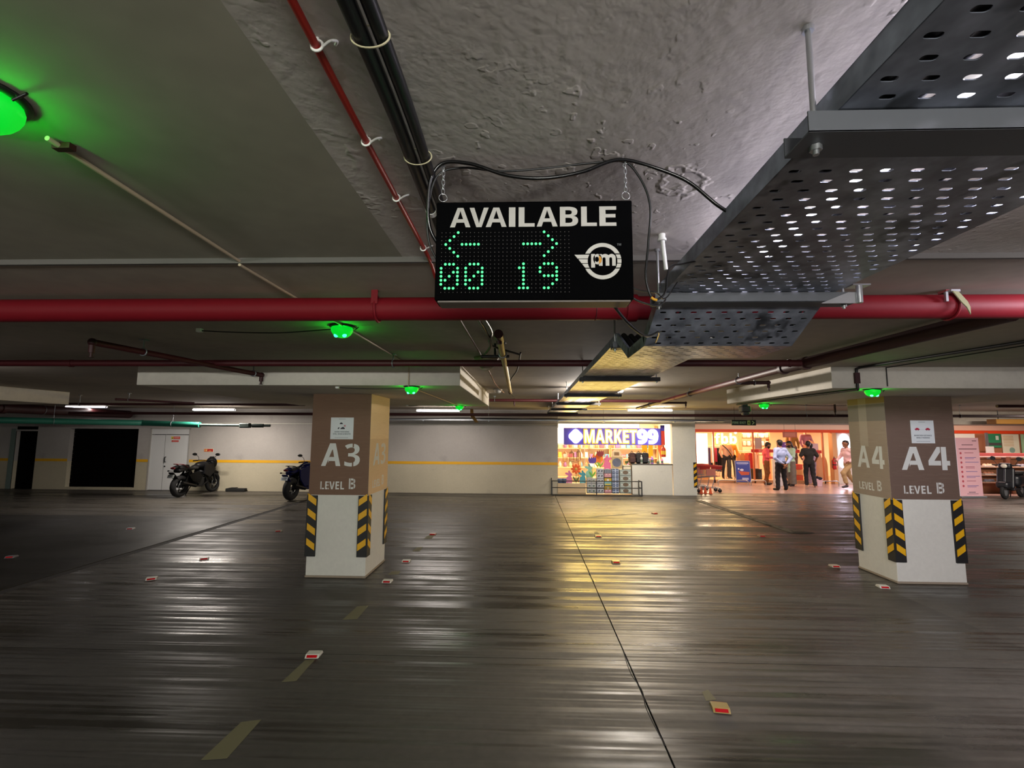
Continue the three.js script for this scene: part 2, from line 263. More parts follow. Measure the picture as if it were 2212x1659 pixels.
// ---------- pillars ----------
function bandPrint(name, front, over) {
  return print(768, 1250, (c, w, h) => { // 0.79 m wide, 1.33 m tall
    c.fillStyle = front; c.fillRect(0, 0, w, h);
    for (let i = 0; i < 500; i++) { c.fillStyle = `rgba(${rnd() > 0.5 ? '255,240,220' : '20,10,0'},${0.012 + 0.02 * rnd()})`; c.fillRect(rnd() * w, rnd() * h, 20 + rnd() * 160, 2 + rnd() * 10); }
    if (over) over(c, w, h);
    const s = w / 0.79, ink = '#c9c9c2';
    c.fillStyle = ink; c.textBaseline = 'alphabetic'; c.textAlign = 'left';
    const word = (t, x, base, wid, cap) => { c.save(); c.font = 'bold 200px sans-serif'; const m = c.measureText(t).width; c.translate(x * s, h - base * s); c.scale(wid * s / m, cap * s / 146); c.fillText(t, 0, 0); c.restore(); };
    const A = (x, base, wid, cap) => { const X = (u) => (x + u * wid) * s, Y = (v) => h - (base + v * cap) * s, poly = (p) => { c.beginPath(); p.forEach(([a, b], i) => (i ? c.lineTo(X(a), Y(b)) : c.moveTo(X(a), Y(b)))); c.fill(); }; // stencil capital A
      poly([[0, 0], [0.23, 0], [0.55, 0.72], [0.6, 0.72], [0.66, 1], [0.42, 1]]); poly([[0.62, 1], [0.72, 1], [1, 0], [0.76, 0], [0.71, 0.22], [0.4, 0.22], [0.36, 0.13], [0.36, 0.3], [0.42, 0.4], [0.66, 0.4], [0.58, 0.72]]); };
    A(0.145, 0.362, 0.26, 0.287);
    if (name === '3') { word('3', 0.445, 0.362, 0.235, 0.287); c.fillStyle = front; c.fillRect(0.56 * s, h - 0.67 * s, 0.018 * s, 0.07 * s); c.fillRect(0.56 * s, h - 0.44 * s, 0.018 * s, 0.09 * s); }
    else { const X = (u) => (0.46 + u * 0.25) * s, Y = (v) => h - (0.362 + v * 0.287) * s, poly = (p) => { c.beginPath(); p.forEach(([a, b], i) => (i ? c.lineTo(X(a), Y(b)) : c.moveTo(X(a), Y(b)))); c.fill(); }; poly([[0, 0.2], [0, 0.4], [0.44, 1], [0.58, 1], [0.58, 0.78], [0.28, 0.4], [0.58, 0.4], [0.58, 0.2]]); poly([[0.62, 0], [0.86, 0], [0.86, 0.2], [1, 0.2], [1, 0.4], [0.86, 0.4], [0.86, 1], [0.62, 1]]); }
    c.fillStyle = ink; word('LEVEL', 0.14, 0.07, 0.33, 0.1); word('B', 0.515, 0.075, 0.11, 0.135);
    c.fillStyle = front; for (const x of [0.165, 0.245, 0.335, 0.4, 0.545, 0.59]) c.fillRect(x * s, h - 0.22 * s, 0.007 * s, 0.16 * s);
  });
}
function pillar(label, x0, x1, z0, z1, digit, paints) {
  const cx = (x0 + x1) / 2, cz = (z0 + z1) / 2, w = x1 - x0, d = z0 - z1, bandY = 1.055;
  const p = thing('pillar', label, 'pillar', [cx, 0, cz]); p.userData.kind = 'structure';
  mesh('plastered_shaft', metres(box(w - 0.006, SOFFIT, d - 0.006, 0, SOFFIT / 2, 0, 0.008)), M.white, p);
  mesh('base_crust', metres(box(w + 0.012, 0.03, d + 0.012, 0, 0.015, 0, 0.01)), std(0x8d7f6c, 0.9, { bumpMap: T_plasterB, bumpScale: 0.004 }), p);
  const h = SOFFIT - bandY;
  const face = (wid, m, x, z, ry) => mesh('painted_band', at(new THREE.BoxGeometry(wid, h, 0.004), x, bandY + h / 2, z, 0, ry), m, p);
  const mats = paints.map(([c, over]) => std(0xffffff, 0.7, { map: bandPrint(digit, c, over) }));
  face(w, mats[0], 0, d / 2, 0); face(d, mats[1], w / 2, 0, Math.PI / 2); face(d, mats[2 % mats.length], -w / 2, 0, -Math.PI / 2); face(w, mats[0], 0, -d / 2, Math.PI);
  const yb = 0.27, yt = 1.045, gh = yt - yb; // rubber corner guards, yellow chevrons let in
  for (const [sx, sz] of [[-1, 1], [1, 1], [1, -1], [-1, -1]]) {
    const g = mesh('corner_guard', at(extrude(shape([[-0.012, -0.012], [0.118, -0.012], [0.12, 0.001], [0.004, 0.004], [0.001, 0.12], [-0.012, 0.118]]), gh, 0.003), 0, 0, 0), M.rubber, p);
    g.rotation.set(-Math.PI / 2, 0, 0);
    const q = new THREE.Group(); // only to compute the placement
    q.position.set(sx * w / 2, yb, sz * d / 2); q.rotation.y = sx < 0 && sz > 0 ? 0 : sx > 0 && sz > 0 ? Math.PI / 2 : sx > 0 ? Math.PI : -Math.PI / 2; q.updateMatrix();
    g.updateMatrix(); g.geometry = g.geometry.clone().applyMatrix4(new THREE.Matrix4().makeRotationX(-Math.PI / 2)).applyMatrix4(q.matrix); g.rotation.set(0, 0, 0);
    for (let k = 0; k < 4; k++) {
      const y = 0.075 + k * 0.19, up = 0.075, th = 0.085;
      const a = extrude(shape([[0.004, y + up], [0.112, y], [0.112, y + th], [0.004, y + up + th]]), 0.003);
      const s1 = a.clone().translate(0, 0, 0.0155), s2 = a.clone().applyMatrix4(new THREE.Matrix4().makeRotationY(Math.PI / 2)).applyMatrix4(new THREE.Matrix4().makeScale(-1, 1, 1));
      // leg 1 lies along +x (its outer face looks to +z), leg 2 along -z (its outer face looks to -x)
      const b = extrude(shape([[-0.112, y], [-0.004, y + up], [-0.004, y + up + th], [-0.112, y + th]]), 0.003); b.rotateY(-Math.PI / 2); b.translate(-0.0155, 0, 0);
      const geo = merge([s1, b]); geo.applyMatrix4(q.matrix); mesh('chevron', geo, M.guardYellow, g);
    }
  }
  return p;
}
pillar('square pillar marked A3 with a brown band, white foot and striped corner guards', -2.89, -2.1, -6.27, -7.11, '3', [['#6c503c'], ['#e2c090', (c, w, h) => { c.fillStyle = 'rgba(190,150,110,.35)'; c.fillRect(0, h * 0.45, w, h * 0.55); }], ['#6c503c']]);  // right face cream: warm light from that side put into its colour
pillar('square pillar marked A4 with a brown band, white foot and striped corner guards', 4.7, 5.56, -6.4, -7.12, '4', [['#644f42'], ['#5d4638'], ['#8f7d6c', (c, w, h) => { c.fillStyle = '#8b6f2e'; c.fillRect(0, 0, w, h * 0.06); c.fillStyle = '#6f675e'; c.fillRect(0, h * 0.07, w, h * 0.17); c.fillStyle = 'rgba(190,180,160,.35)'; c.fillRect(w * 0.3, 0, w * 0.22, h * 0.5); }]]);  // left face brown lightened for the light between the pillars
const notice = (icon, l1, l2) => (c, w, h) => {
  c.fillStyle = '#c9cdcc'; c.fillRect(0, 0, w, h); c.fillStyle = '#20262c'; c.textAlign = 'center';
  icon(c, w, h); c.fillStyle = '#1d2a33'; c.font = `bold ${w * 0.076}px sans-serif`; c.fillText(l1, w / 2, h * 0.69); c.fillText(l2, w / 2, h * 0.79);
  c.fillStyle = '#5a6064'; for (let i = 0; i < 14; i++) c.fillRect(w * (0.2 + i * 0.043), h * 0.92, w * 0.03, h * 0.018); for (let i = 0; i < 7; i++) c.fillRect(w * (0.35 + i * 0.043), h * 0.055, w * 0.03, h * 0.02);
};
plate('notice', 'white notice with a dark figure icon above the A3 lettering', 'notice', -2.634, -2.327, 1.784, 2.072, -6.262, notice((c, w, h) => {
  c.fillStyle = '#10131c'; c.beginPath(); c.arc(w * 0.46, h * 0.3, w * 0.07, Math.PI, 0); c.fill(); c.beginPath(); c.moveTo(w * 0.42, h * 0.53); c.quadraticCurveTo(w * 0.5, h * 0.42, w * 0.56, h * 0.44); c.quadraticCurveTo(w * 0.62, h * 0.46, w * 0.63, h * 0.53); c.fill(); c.beginPath(); c.ellipse(w * 0.35, h * 0.49, w * 0.045, h * 0.03, -0.8, 0, 7); c.fill();
  c.strokeStyle = '#a01830'; c.lineWidth = w * 0.02; c.beginPath(); c.moveTo(w * 0.58, h * 0.34); c.lineTo(w * 0.66, h * 0.42); c.moveTo(w * 0.66, h * 0.34); c.lineTo(w * 0.58, h * 0.42); c.stroke(); }, 'AVOID TOUCHING', 'EYES, NOSE & MOUTH'), 0.004, 384);
plate('notice', 'white notice with two red cars above the front A4 lettering', 'notice', 5.005, 5.3, 1.775, 2.072, -6.392, notice((c, w, h) => {
  c.fillStyle = '#a11d38'; for (const x of [0.27, 0.73]) { c.beginPath(); c.ellipse(w * x, h * 0.39, w * 0.115, h * 0.035, 0, 0, 7); c.fill(); c.beginPath(); c.ellipse(w * x, h * 0.36, w * 0.07, h * 0.035, 0, 0, 7); c.fill(); c.fillStyle = '#4a1020'; c.beginPath(); c.arc(w * (x - 0.06), h * 0.42, w * 0.02, 0, 7); c.arc(w * (x + 0.06), h * 0.42, w * 0.02, 0, 7); c.fill(); c.fillStyle = '#a11d38'; }
  c.strokeStyle = '#30343a'; c.lineWidth = 3; c.setLineDash?.([6, 5]); c.beginPath(); c.moveTo(w * 0.4, h * 0.4); c.lineTo(w * 0.6, h * 0.4); c.stroke(); }, 'MAINTAIN DISTANCE', 'WHILE PARKING'), 0.004, 384);

// ---------- pipes under the ceiling ----------
function pipe(name, label, category, pts, r, m, { rings = [], hangers = [], group } = {}) {
  const o = thing(name, label, category, [0, 0, 0], 0, group);
  mesh('pipe', run(pts, r, 20), m, o);
  for (const [p, d] of rings) { const g = new THREE.CylinderGeometry(r * 1.16, r * 1.16, r * 0.9, 20); g.applyQuaternion(new THREE.Quaternion().setFromUnitVectors(V(0, 1, 0), d.clone().normalize())); mesh('coupling', at(g, p.x, p.y, p.z), m, o); }
  for (const [p, d, top = CEIL] of hangers) {
    const t = new THREE.TorusGeometry(r + 0.006, 0.006, 6, 24); t.applyQuaternion(new THREE.Quaternion().setFromUnitVectors(V(0, 0, 1), d.clone().normalize()));
    mesh('hanger', merge([at(t, p.x, p.y, p.z), rod(V(p.x, p.y + r, p.z), V(p.x, top, p.z), 0.006, 8), box(0.05, 0.012, 0.05, p.x, top - 0.006, p.z)]), m === M.red ? M.red : M.zincPlain, o);
  }
  return o;
}
const X = V(1, 0, 0), Z = V(0, 0, 1);
{
  const o = pipe('fire_main', 'thick red fire main pipe crossing the whole ceiling behind the hanging counter board', 'pipe', [V(-14, 2.535, -2.52), V(16, 2.552, -2.48)], 0.063, M.red,
    { rings: [[V(0.55, 2.543, -2.5), X]], hangers: [[V(2.2, 2.544, -2.5), X], [V(-7, 2.54, -2.51), X]] });
  mesh('strap', merge([at(new THREE.TorusGeometry(0.068, 0.007, 6, 24).rotateY(Math.PI / 2), -0.82, 2.541, -2.5), box(0.035, 0.09, 0.006, -0.82, 2.6, -2.435), at(box(0.03, 0.02, 0.035), -0.82, 2.64, -2.45)]), M.red, o);
  mesh('seam', at(new THREE.TorusGeometry(0.064, 0.0025, 6, 24).rotateY(Math.PI / 2), 0.36, 2.542, -2.5), M.redDark, o);
}
pipe('sprinkler_pipe', 'thin dark red pipe crossing behind the thick red main before the left drop panel', 'pipe', [V(-17, 2.535, -4.47), V(2.58, 2.54, -4.47)], 0.032, M.redDark,
  { rings: [[V(-4.5, 2.536, -4.47), X], [V(2.44, 2.54, -4.47), X]], hangers: [[V(-1.3, 2.537, -4.47), X], [V(-6.5, 2.536, -4.47), X]] });
{
  const o = pipe('sprinkler_pipe', 'red branch pipe slanting across the thin lateral pipe above the left drop panel edge', 'pipe', [V(-3.24, 2.53, -3.37), V(-2.95, 2.5, -5.1)], 0.024, M.redDark, { hangers: [[V(-3.175, 2.524, -3.75), Z], [V(-2.965, 2.502, -4.97), Z]] });
  mesh('sprinkler', merge([ball(0.03, -3.24, 2.53, -3.36), rod(V(-3.24, 2.53, -3.36), V(-3.24, 2.45, -3.36), 0.02), rod(V(-3.24, 2.45, -3.36), V(-3.24, 2.42, -3.36), 0.01), at(new THREE.CylinderGeometry(0.02, 0.02, 0.004, 12), -3.24, 2.418, -3.36)]), M.redDeep, o);
  mesh('sprinkler', merge([ball(0.03, -2.95, 2.5, -5.1), rod(V(-2.95, 2.5, -5.1), V(-2.95, 2.43, -5.1), 0.02), rod(V(-2.95, 2.43, -5.1), V(-2.95, 2.4, -5.1), 0.01), at(new THREE.CylinderGeometry(0.02, 0.02, 0.004, 12), -2.95, 2.398, -5.1)]), M.redDeep, o);
}
{
  const o = pipe('sprinkler_main', 'red pipe running away along the ceiling right of the cable tray towards the shop', 'pipe', [V(2.68, 2.555, -2.66), V(2.58, 2.54, -4.8)], 0.052, M.redDeep, { rings: [[V(2.58, 2.54, -4.82), Z], [V(2.595, 2.54, -4.47), Z]] });
  mesh('pipe', run([V(2.58, 2.54, -4.8), V(2.66, 2.53, -8.6), V(2.74, 2.52, -12.0)], 0.036, 16), M.redDark, o);
  for (const [x, y, z] of [[2.6, 2.538, -5.9], [2.64, 2.532, -7.8], [2.7, 2.526, -10.6]]) mesh('hanger', merge([at(new THREE.TorusGeometry(0.042, 0.006, 6, 20), x, y, z), rod(V(x - 0.035, y + 0.02, z), V(x, CEIL - 0.05, z), 0.004, 6), rod(V(x + 0.035, y + 0.02, z), V(x, CEIL - 0.05, z), 0.004, 6), rod(V(x, CEIL - 0.06, z), V(x, CEIL, z), 0.005, 6)]), M.zincPlain, o);
}
const dropHead = (o, x, y, z) => mesh('sprinkler', merge([ball(0.028, x, y, z), rod(V(x, y, z), V(x, y - 0.07, z), 0.018), rod(V(x, y - 0.07, z), V(x, y - 0.1, z), 0.009), at(new THREE.CylinderGeometry(0.02, 0.02, 0.004, 10), x, y - 0.102, z)]), M.redDeep, o);
dropHead(pipe('sprinkler_branch', 'short dark red stub pipe off the receding pipe, near the right drop panel', 'pipe', [V(2.6, 2.54, -6.2), V(3.11, 2.545, -6.2)], 0.023, M.redDeep, { hangers: [[V(2.93, 2.543, -6.2), X]] }), 3.11, 2.545, -6.2);
dropHead(pipe('sprinkler_branch', 'short dark red stub pipe off the receding pipe, nearer to the bright batten', 'pipe', [V(2.69, 2.53, -9.95), V(3.28, 2.53, -9.95)], 0.022, M.redDeep), 3.28, 2.53, -9.95);
dropHead(pipe('sprinkler_pipe', 'red lateral pipe passing behind the smoke detector to the receding pipe', 'pipe', [V(-2.5, 2.55, -9.58), V(2.68, 2.535, -9.58)], 0.028, M.redDark, { rings: [[V(-0.28, 2.545, -9.58), X]], hangers: [[V(-0.68, 2.546, -9.58), X]] }), -0.28, 2.53, -9.58);
pipe('sprinkler_pipe', 'dark red lateral pipe low under the far ceiling in front of the back wall', 'pipe', [V(-12, 2.345, -12), V(1.6, 2.345, -12), V(13, 2.365, -12)], 0.036, M.redDeep, { hangers: [[V(-5, 2.345, -12), X], [V(-1, 2.345, -12), X], [V(6.9, 2.355, -12), X], [V(10.6, 2.36, -12), X]] });
pipe('sprinkler_pipe', 'thin dark pipe under the far ceiling above the two motorcycles', 'pipe', [V(-11.5, 2.44, -9.6), V(-4.6, 2.44, -9.6)], 0.024, M.redDeep, { hangers: [[V(-9.4, 2.44, -9.6), X]] });
pipe('sprinkler_branch', 'thin red slanting branch on the thin dark pipe above the motorcycles', 'pipe', [V(-8.1, 2.5, -9.0), V(-6.9, 2.46, -9.55)], 0.022, M.redDark, { hangers: [[V(-7.9, 2.493, -9.09), X]] });
pipe('drain_pipe', 'fat dark red pipe at the left edge running to the far left wall', 'pipe', [V(-12.6, 2.42, -9.0), V(-12.9, 2.42, -14.9)], 0.12, M.redDeep, { rings: [[V(-12.7, 2.42, -11), Z]], hangers: [[V(-12.75, 2.42, -12), Z]] });
{
  const o = pipe('water_pipe', 'teal green pipe hanging before the dark doorways and white door', 'pipe', [V(-13.4, 2.13, -10.2), V(-11.1, 2.12, -13.3), V(-9.4, 2.07, -13.3)], 0.078, M.teal, { hangers: [[V(-10.2, 2.094, -13.3), X], [V(-12.2, 2.12, -11.8), V(0.6, 0, -0.8)]] });
  mesh('valve', merge([rod(V(-9.4, 2.07, -13.3), V(-7.4, 2.06, -13.4), 0.035), box(0.3, 0.14, 0.14, -8.1, 2.06, -13.35, 0.03), rod(V(-7.9, 2.06, -13.36), V(-7.6, 2.06, -13.4), 0.055)]), std(0x1a2a26, 0.5), o);
}
pipe('drain_pipe', 'dark pipe crossing before the right-hand food counter under the ceiling', 'pipe', [V(9.2, 2.46, -9.6), V(18, 2.47, -9.6)], 0.03, M.redDeep, { hangers: [[V(11.3, 2.462, -9.6), X]] });
{
  const o = pipe('lit_cream_pipe', 'cream coloured pipe with a dark red end running away under the ceiling', 'pipe', [V(-0.2, 2.535, -3.25), V(-0.27, 2.5, -7.1)], 0.024, M.cream, { hangers: [[V(-0.212, 2.53, -3.9), Z]] });  // cream tone carries the yellow shop light falling on the pipe
  mesh('end_elbow', merge([ball(0.034, -0.2, 2.537, -3.2), rod(V(-0.2, 2.535, -3.12), V(-0.2, 2.535, -3.32), 0.032), rod(V(-0.2, 2.5, -3.19), V(-0.2, 2.48, -3.19), 0.02)]), M.redDeep, o);
  mesh('end_cap', rod(V(-0.27, 2.5, -7.05), V(-0.273, 2.498, -7.25), 0.03), M.redDeep, o);
}
// stubs, sprinklers at the far right
{
  const o = thing('sprinkler', 'small dark red sprinkler hanging from the ceiling beside the A4 pillar', 'sprinkler', [7.1, 2.37, -11.2]);
  mesh('drop_nipple', rod(V(0, 0.26, 0), V(0, 0.03, 0), 0.022), M.redDeep, o); mesh('deflector', merge([rod(V(0, 0.03, 0), V(0, -0.03, 0), 0.012), at(new THREE.CylinderGeometry(0.03, 0.03, 0.006, 12), 0, -0.03, 0)]), M.redDeep, o);
}

// ---------- conduits and cables ----------
{
  const g = 'pair of thick black conduits';
  for (const [dx, r, lab] of [[-0.325, 0.0165, 'thick black cable conduit running towards the hanging board, left of the pair'], [-0.287, 0.0145, 'thick black cable conduit running towards the hanging board, right of the pair']]) {
    const o = thing('black_conduit', lab, 'conduit', [dx + 0.007, NEAR - 0.035, 0], 0, g);
    mesh('tube', curve([V(0, 0, 4), V(0, 0, -0.4), V(0.002, 0.003, -1), V(-0.004, 0, -1.3), V(-0.008, -0.002, -1.5)], r, 60, 12), std(0x131316, 0.38), o);
    mesh('collar', rod(V(-0.008, -0.002, -1.5), V(-0.009, -0.002, -1.525), r * 1.12), M.plastic, o);
    mesh('tail', curve([V(-0.008, -0.002, -1.52), V(-0.006, -0.02, -1.75), V(0.008, -0.022, -2.2), V(0.0, -0.03, -2.75), V(0.02, -0.03, -3.3), V(dx < -0.3 ? 0.03 : -0.01, -0.06, -3.6), V(dx < -0.3 ? -0.05 : 0.2, -0.07, -4.0)], r * 0.62, 50, 8), M.black, o);
  }
  const tie = (z, lab) => { const t = tag(mesh('cable_tie', at(new THREE.TorusGeometry(0.037, 0.0022, 6, 28).scale(1, 0.62, 1), -0.299, NEAR - 0.036, z), std(0xb8b08e, 0.5)), lab, 'cable tie'); return t; };
  tie(-0.81, 'pale cable tie round both thick black conduits, near the top of the view'); tie(-1.2, 'pale cable tie round both thick black conduits, close to the hanging board');
  const b = thing('cable_bracket', 'black forked bracket holding cables behind the thick red main', 'bracket', [-0.28, 2.52, -3.95]);
  mesh('bar', merge([rod(V(-0.12, 0, 0), V(0.12, 0.0, 0), 0.012, 8), rod(V(0, 0, 0), V(0, 0.11, 0), 0.01, 8)]), M.black, b);
}
{
  const o = thing('red_conduit', 'thin red conduit clipped along the ceiling left of the black conduits', 'conduit');
  const y = NEAR - 0.016;
  mesh('tube', curve([V(-0.405, y, 4), V(-0.41, y, -0.3), V(-0.42, y, -0.72), V(-0.428, y, -1.2), V(-0.432, y, -1.6), V(-0.437, y - 0.004, -2.05), V(-0.44, CEIL - 0.03, -2.2), V(-0.44, CEIL - 0.02, -2.6)], 0.0085, 60, 8), M.conduitRed, o);
  mesh('tail', curve([V(-0.44, CEIL - 0.02, -2.6), V(-0.45, CEIL - 0.015, -3.2), V(-0.44, CEIL - 0.03, -4), V(-0.46, CEIL - 0.012, -5), V(-0.47, CEIL - 0.03, -6), V(-0.49, CEIL - 0.02, -7.2), V(-0.44, CEIL - 0.02, -8.6)], 0.007, 50, 6), std(0x6b3d36, 0.6), o);
  for (const [x, z] of [[-0.42, -0.85], [-0.428, -1.16], [-0.431, -1.46], [-0.436, -1.88]]) mesh('clip', merge([at(new THREE.TorusGeometry(0.0115, 0.003, 6, 14), x, y, z), curve([V(x + 0.01, y - 0.004, z), V(x + 0.03, y + 0.004, z + 0.006), V(x + 0.038, y + 0.012, z - 0.004), V(x + 0.03, y + 0.015, z - 0.016)], 0.003, 12, 6), rod(V(x, y + 0.008, z), V(x, NEAR, z), 0.004, 6)]), M.plastic, o);
}
{
  const o = thing('lamp_conduit', 'thin beige conduit joining the green ceiling lamps on the left', 'conduit');
  mesh('tube', rod(V(-1.268, NEAR - 0.012, -1.13), V(-1.3, NEAR - 0.014, -2.02), 0.007, 8), M.beige, o); mesh('tube', rod(V(-1.3, CEIL - 0.01, -2.02), V(-1.315, CEIL - 0.012, -5.12), 0.007, 8), M.beige, o);
  mesh('tube', run([V(-1.31, CEIL - 0.02, -5.115), V(-1.31, SOFFIT - 0.012, -5.116), V(-1.29, SOFFIT - 0.012, -8.85)], 0.007, 8), M.beige, o);
  mesh('clip', box(0.05, 0.016, 0.02, -1.262, NEAR - 0.012, -1.17), M.redDeep, o);
}
for (const [pts, lab] of [
  [[V(-1.42, CEIL - 0.02, -3.3), V(-1.8, CEIL - 0.04, -3.32), V(-2.2, CEIL - 0.03, -3.34), V(-2.42, CEIL - 0.015, -3.36)], 'thin black lamp cable sagging left of the green lamp under the thick red main'],
  [[V(-1.4, SOFFIT - 0.015, -5.3), V(-1.8, SOFFIT - 0.022, -5.3), V(-2.15, SOFFIT - 0.012, -5.27)], 'thin black lamp cable above the A3 pillar ending in a white clip'],
  [[V(-1.4, SOFFIT - 0.01, -8.8), V(-1.9, SOFFIT - 0.016, -8.8), V(-2.25, SOFFIT - 0.008, -8.78)], 'thin black lamp cable at the far edge of the left drop panel'],
  [[V(4.06, SOFFIT - 0.01, -8.0), V(4.9, SOFFIT - 0.03, -8.0), V(5.6, SOFFIT - 0.02, -8.0), V(6.1, SOFFIT - 0.01, -8.0)], 'thin black lamp cable between the far green lamp and the A4 pillar'],
]) {
  const o = thing('lamp_cable', lab, 'cable'); mesh('wire', curve(pts, 0.0045, 24, 6), M.black, o); const e = pts[pts.length - 1]; mesh('junction_clip', box(0.04, 0.03, 0.035, e.x - 0.01, e.y + 0.004, e.z, 0.006), M.plastic, o);
}
{
  const o = thing('black_conduit', 'thin black conduit with a drop down the right drop panel near the A4 lamp', 'conduit');
  mesh('tube', run([V(4.0, CEIL - 0.02, -3.2), V(3.62, CEIL - 0.02, -5.25), V(3.62, CEIL - 0.03, -5.3), V(3.62, SOFFIT - 0.015, -5.3), V(3.5, SOFFIT - 0.016, -8.05)], 0.014, 8), M.black, o);
  mesh('wire', run([V(4.2, CEIL - 0.012, -3.2), V(3.95, CEIL - 0.012, -5.31), V(3.95, SOFFIT + 0.02, -5.31)], 0.005, 6), M.black, o);
  mesh('saddle', box(0.05, 0.12, 0.03, 3.62, 2.5, -5.3), M.redDeep, o);
}
tag(mesh('ceiling_wire', curve([V(-0.07, CEIL - 0.02, -4.3), V(-0.12, CEIL - 0.05, -5.2), V(-0.24, CEIL - 0.04, -6.4), V(-0.3, CEIL - 0.06, -7.6), V(-0.26, CEIL - 0.1, -8.4)], 0.008, 40, 6), M.blackMatt), 'loose dark wire hanging along the ceiling beside the cream pipe', 'cable');
{
  const s = thing('smoke_detector', 'white round smoke detector on the ceiling before the red lateral pipe', 'detector', [-0.52, CEIL, -8.1]);
  mesh('base', lathe([[0, 0], [0.075, 0], [0.075, -0.02], [0, -0.025]]), M.plastic, s); mesh('sensor', lathe([[0.06, -0.022], [0.055, -0.05], [0.035, -0.065], [0, -0.068]]), M.plastic, s);
  const b = thing('ceiling_sensor', 'pale cone shaped sensor under the ceiling behind the thin lateral pipe', 'sensor', [-0.42, CEIL, -4.7]);
  mesh('cone', lathe([[0, 0], [0.13, 0], [0.11, -0.035], [0.05, -0.12], [0.02, -0.135], [0, -0.135]]), std(0xb4ac92, 0.5), b); mesh('lead', curve([V(0.03, -0.12, 0), V(0.09, -0.08, 0.02), V(0.13, -0.02, 0.02)], 0.007, 16, 6), M.plastic, b);
}
{
  const o = thing('security_camera', 'dark boxy camera under the back edge of the right drop panel', 'camera', [3.62, SOFFIT, -8.04]);
  mesh('mount', box(0.09, 0.05, 0.06, 0, -0.025, 0, 0.01), M.black, o); mesh('housing', merge([box(0.15, 0.1, 0.14, 0, -0.09, 0, 0.02), box(0.1, 0.06, 0.1, 0, -0.165, 0.01, 0.02)]), std(0x2b2725, 0.6), o);
  const p = thing('ceiling_sensor', 'small pale sensor on the thin cable between far green lamp and A4 pillar', 'sensor', [5.55, SOFFIT + 0.02, -8.35]);
  mesh('base', lathe([[0, 0.2], [0.03, 0.2], [0.03, 0], [0.05, -0.01], [0.05, -0.035], [0, -0.045]], 14), M.plastic, p);
}

// ---------- perforated cable tray ----------
const TX0 = 0.555, TX1 = 1.245, TY = 2.45;
function slot(cx, cy, l, h) { const p = new THREE.Path(), r = h / 2; p.moveTo(cx - l / 2 + r, cy - r); p.lineTo(cx + l / 2 - r, cy - r); p.absarc(cx + l / 2 - r, cy, r, -Math.PI / 2, Math.PI / 2, false); p.lineTo(cx - l / 2 + r, cy + r); p.absarc(cx - l / 2 + r, cy, r, Math.PI / 2, Math.PI * 1.5, false); return p; }
function sheetGeo(len) { // lies in x (width) and -z (length), up to 1 m
  const w = TX1 - TX0, s = shape([[0, 0], [w, 0], [w, len], [0, len]]);
  const n = Math.max(1, Math.floor(len / 0.0425));
  for (let k = 0; k < n; k++) for (let i = 0; i < 10; i++) { const x = 0.034 + i * 0.066 + (k % 2 ? 0.028 : 0); if (x < w - 0.02) s.holes.push(slot(x, 0.022 + k * 0.0425, 0.027, 0.0125)); }
  const g = extrude(s, 0.002, 0, 3); g.rotateX(-Math.PI / 2); return g;
}
const sheetCache = {};
function traySection(o, a, b) { // a, b: [y, z] of the bottom at both ends
  const len = Math.hypot(b[0] - a[0], b[1] - a[1]), tilt = Math.atan2(b[0] - a[0], a[1] - b[1]), key = len.toFixed(3);
  const put = (g) => { g = g.clone(); g.applyMatrix4(new THREE.Matrix4().makeRotationX(tilt)); return metres(g.translate(TX0, a[0], a[1])); };
  mesh('perforated_sheet', put(sheetCache[key] ??= sheetGeo(len)), M.zinc, o);
  const side = (x) => merge([at(new THREE.BoxGeometry(0.002, 0.052, len), x, 0.026, -len / 2), at(new THREE.BoxGeometry(0.014, 0.002, len), x + (x > 0.3 ? -0.006 : 0.006), 0.052, -len / 2)]);
  mesh('side_flange', put(side(0)), M.zinc, o); mesh('side_flange', put(side(TX1 - TX0)), M.zinc, o);
}
{
  const o = thing('cable_tray', 'long perforated galvanised cable tray hung under the ceiling and dipping beneath the red main', 'cable tray');
  const ends = [[TY, 1.6], [TY, 0.75], [TY, -0.12], [TY, -0.99], [TY, -1.95], [2.29, -2.25], [2.29, -2.62], [TY, -2.95], [TY, -3.95], [TY, -4.95], [TY, -5.95], [TY, -6.95], [TY, -7.95], [TY, -8.95], [TY, -9.95], [TY, -10.95], [TY, -11.95], [TY, -12.95], [TY, -13.9]];
  for (let i = 0; i + 1 < ends.length; i++) traySection(o, ends[i], ends[i + 1]);
}
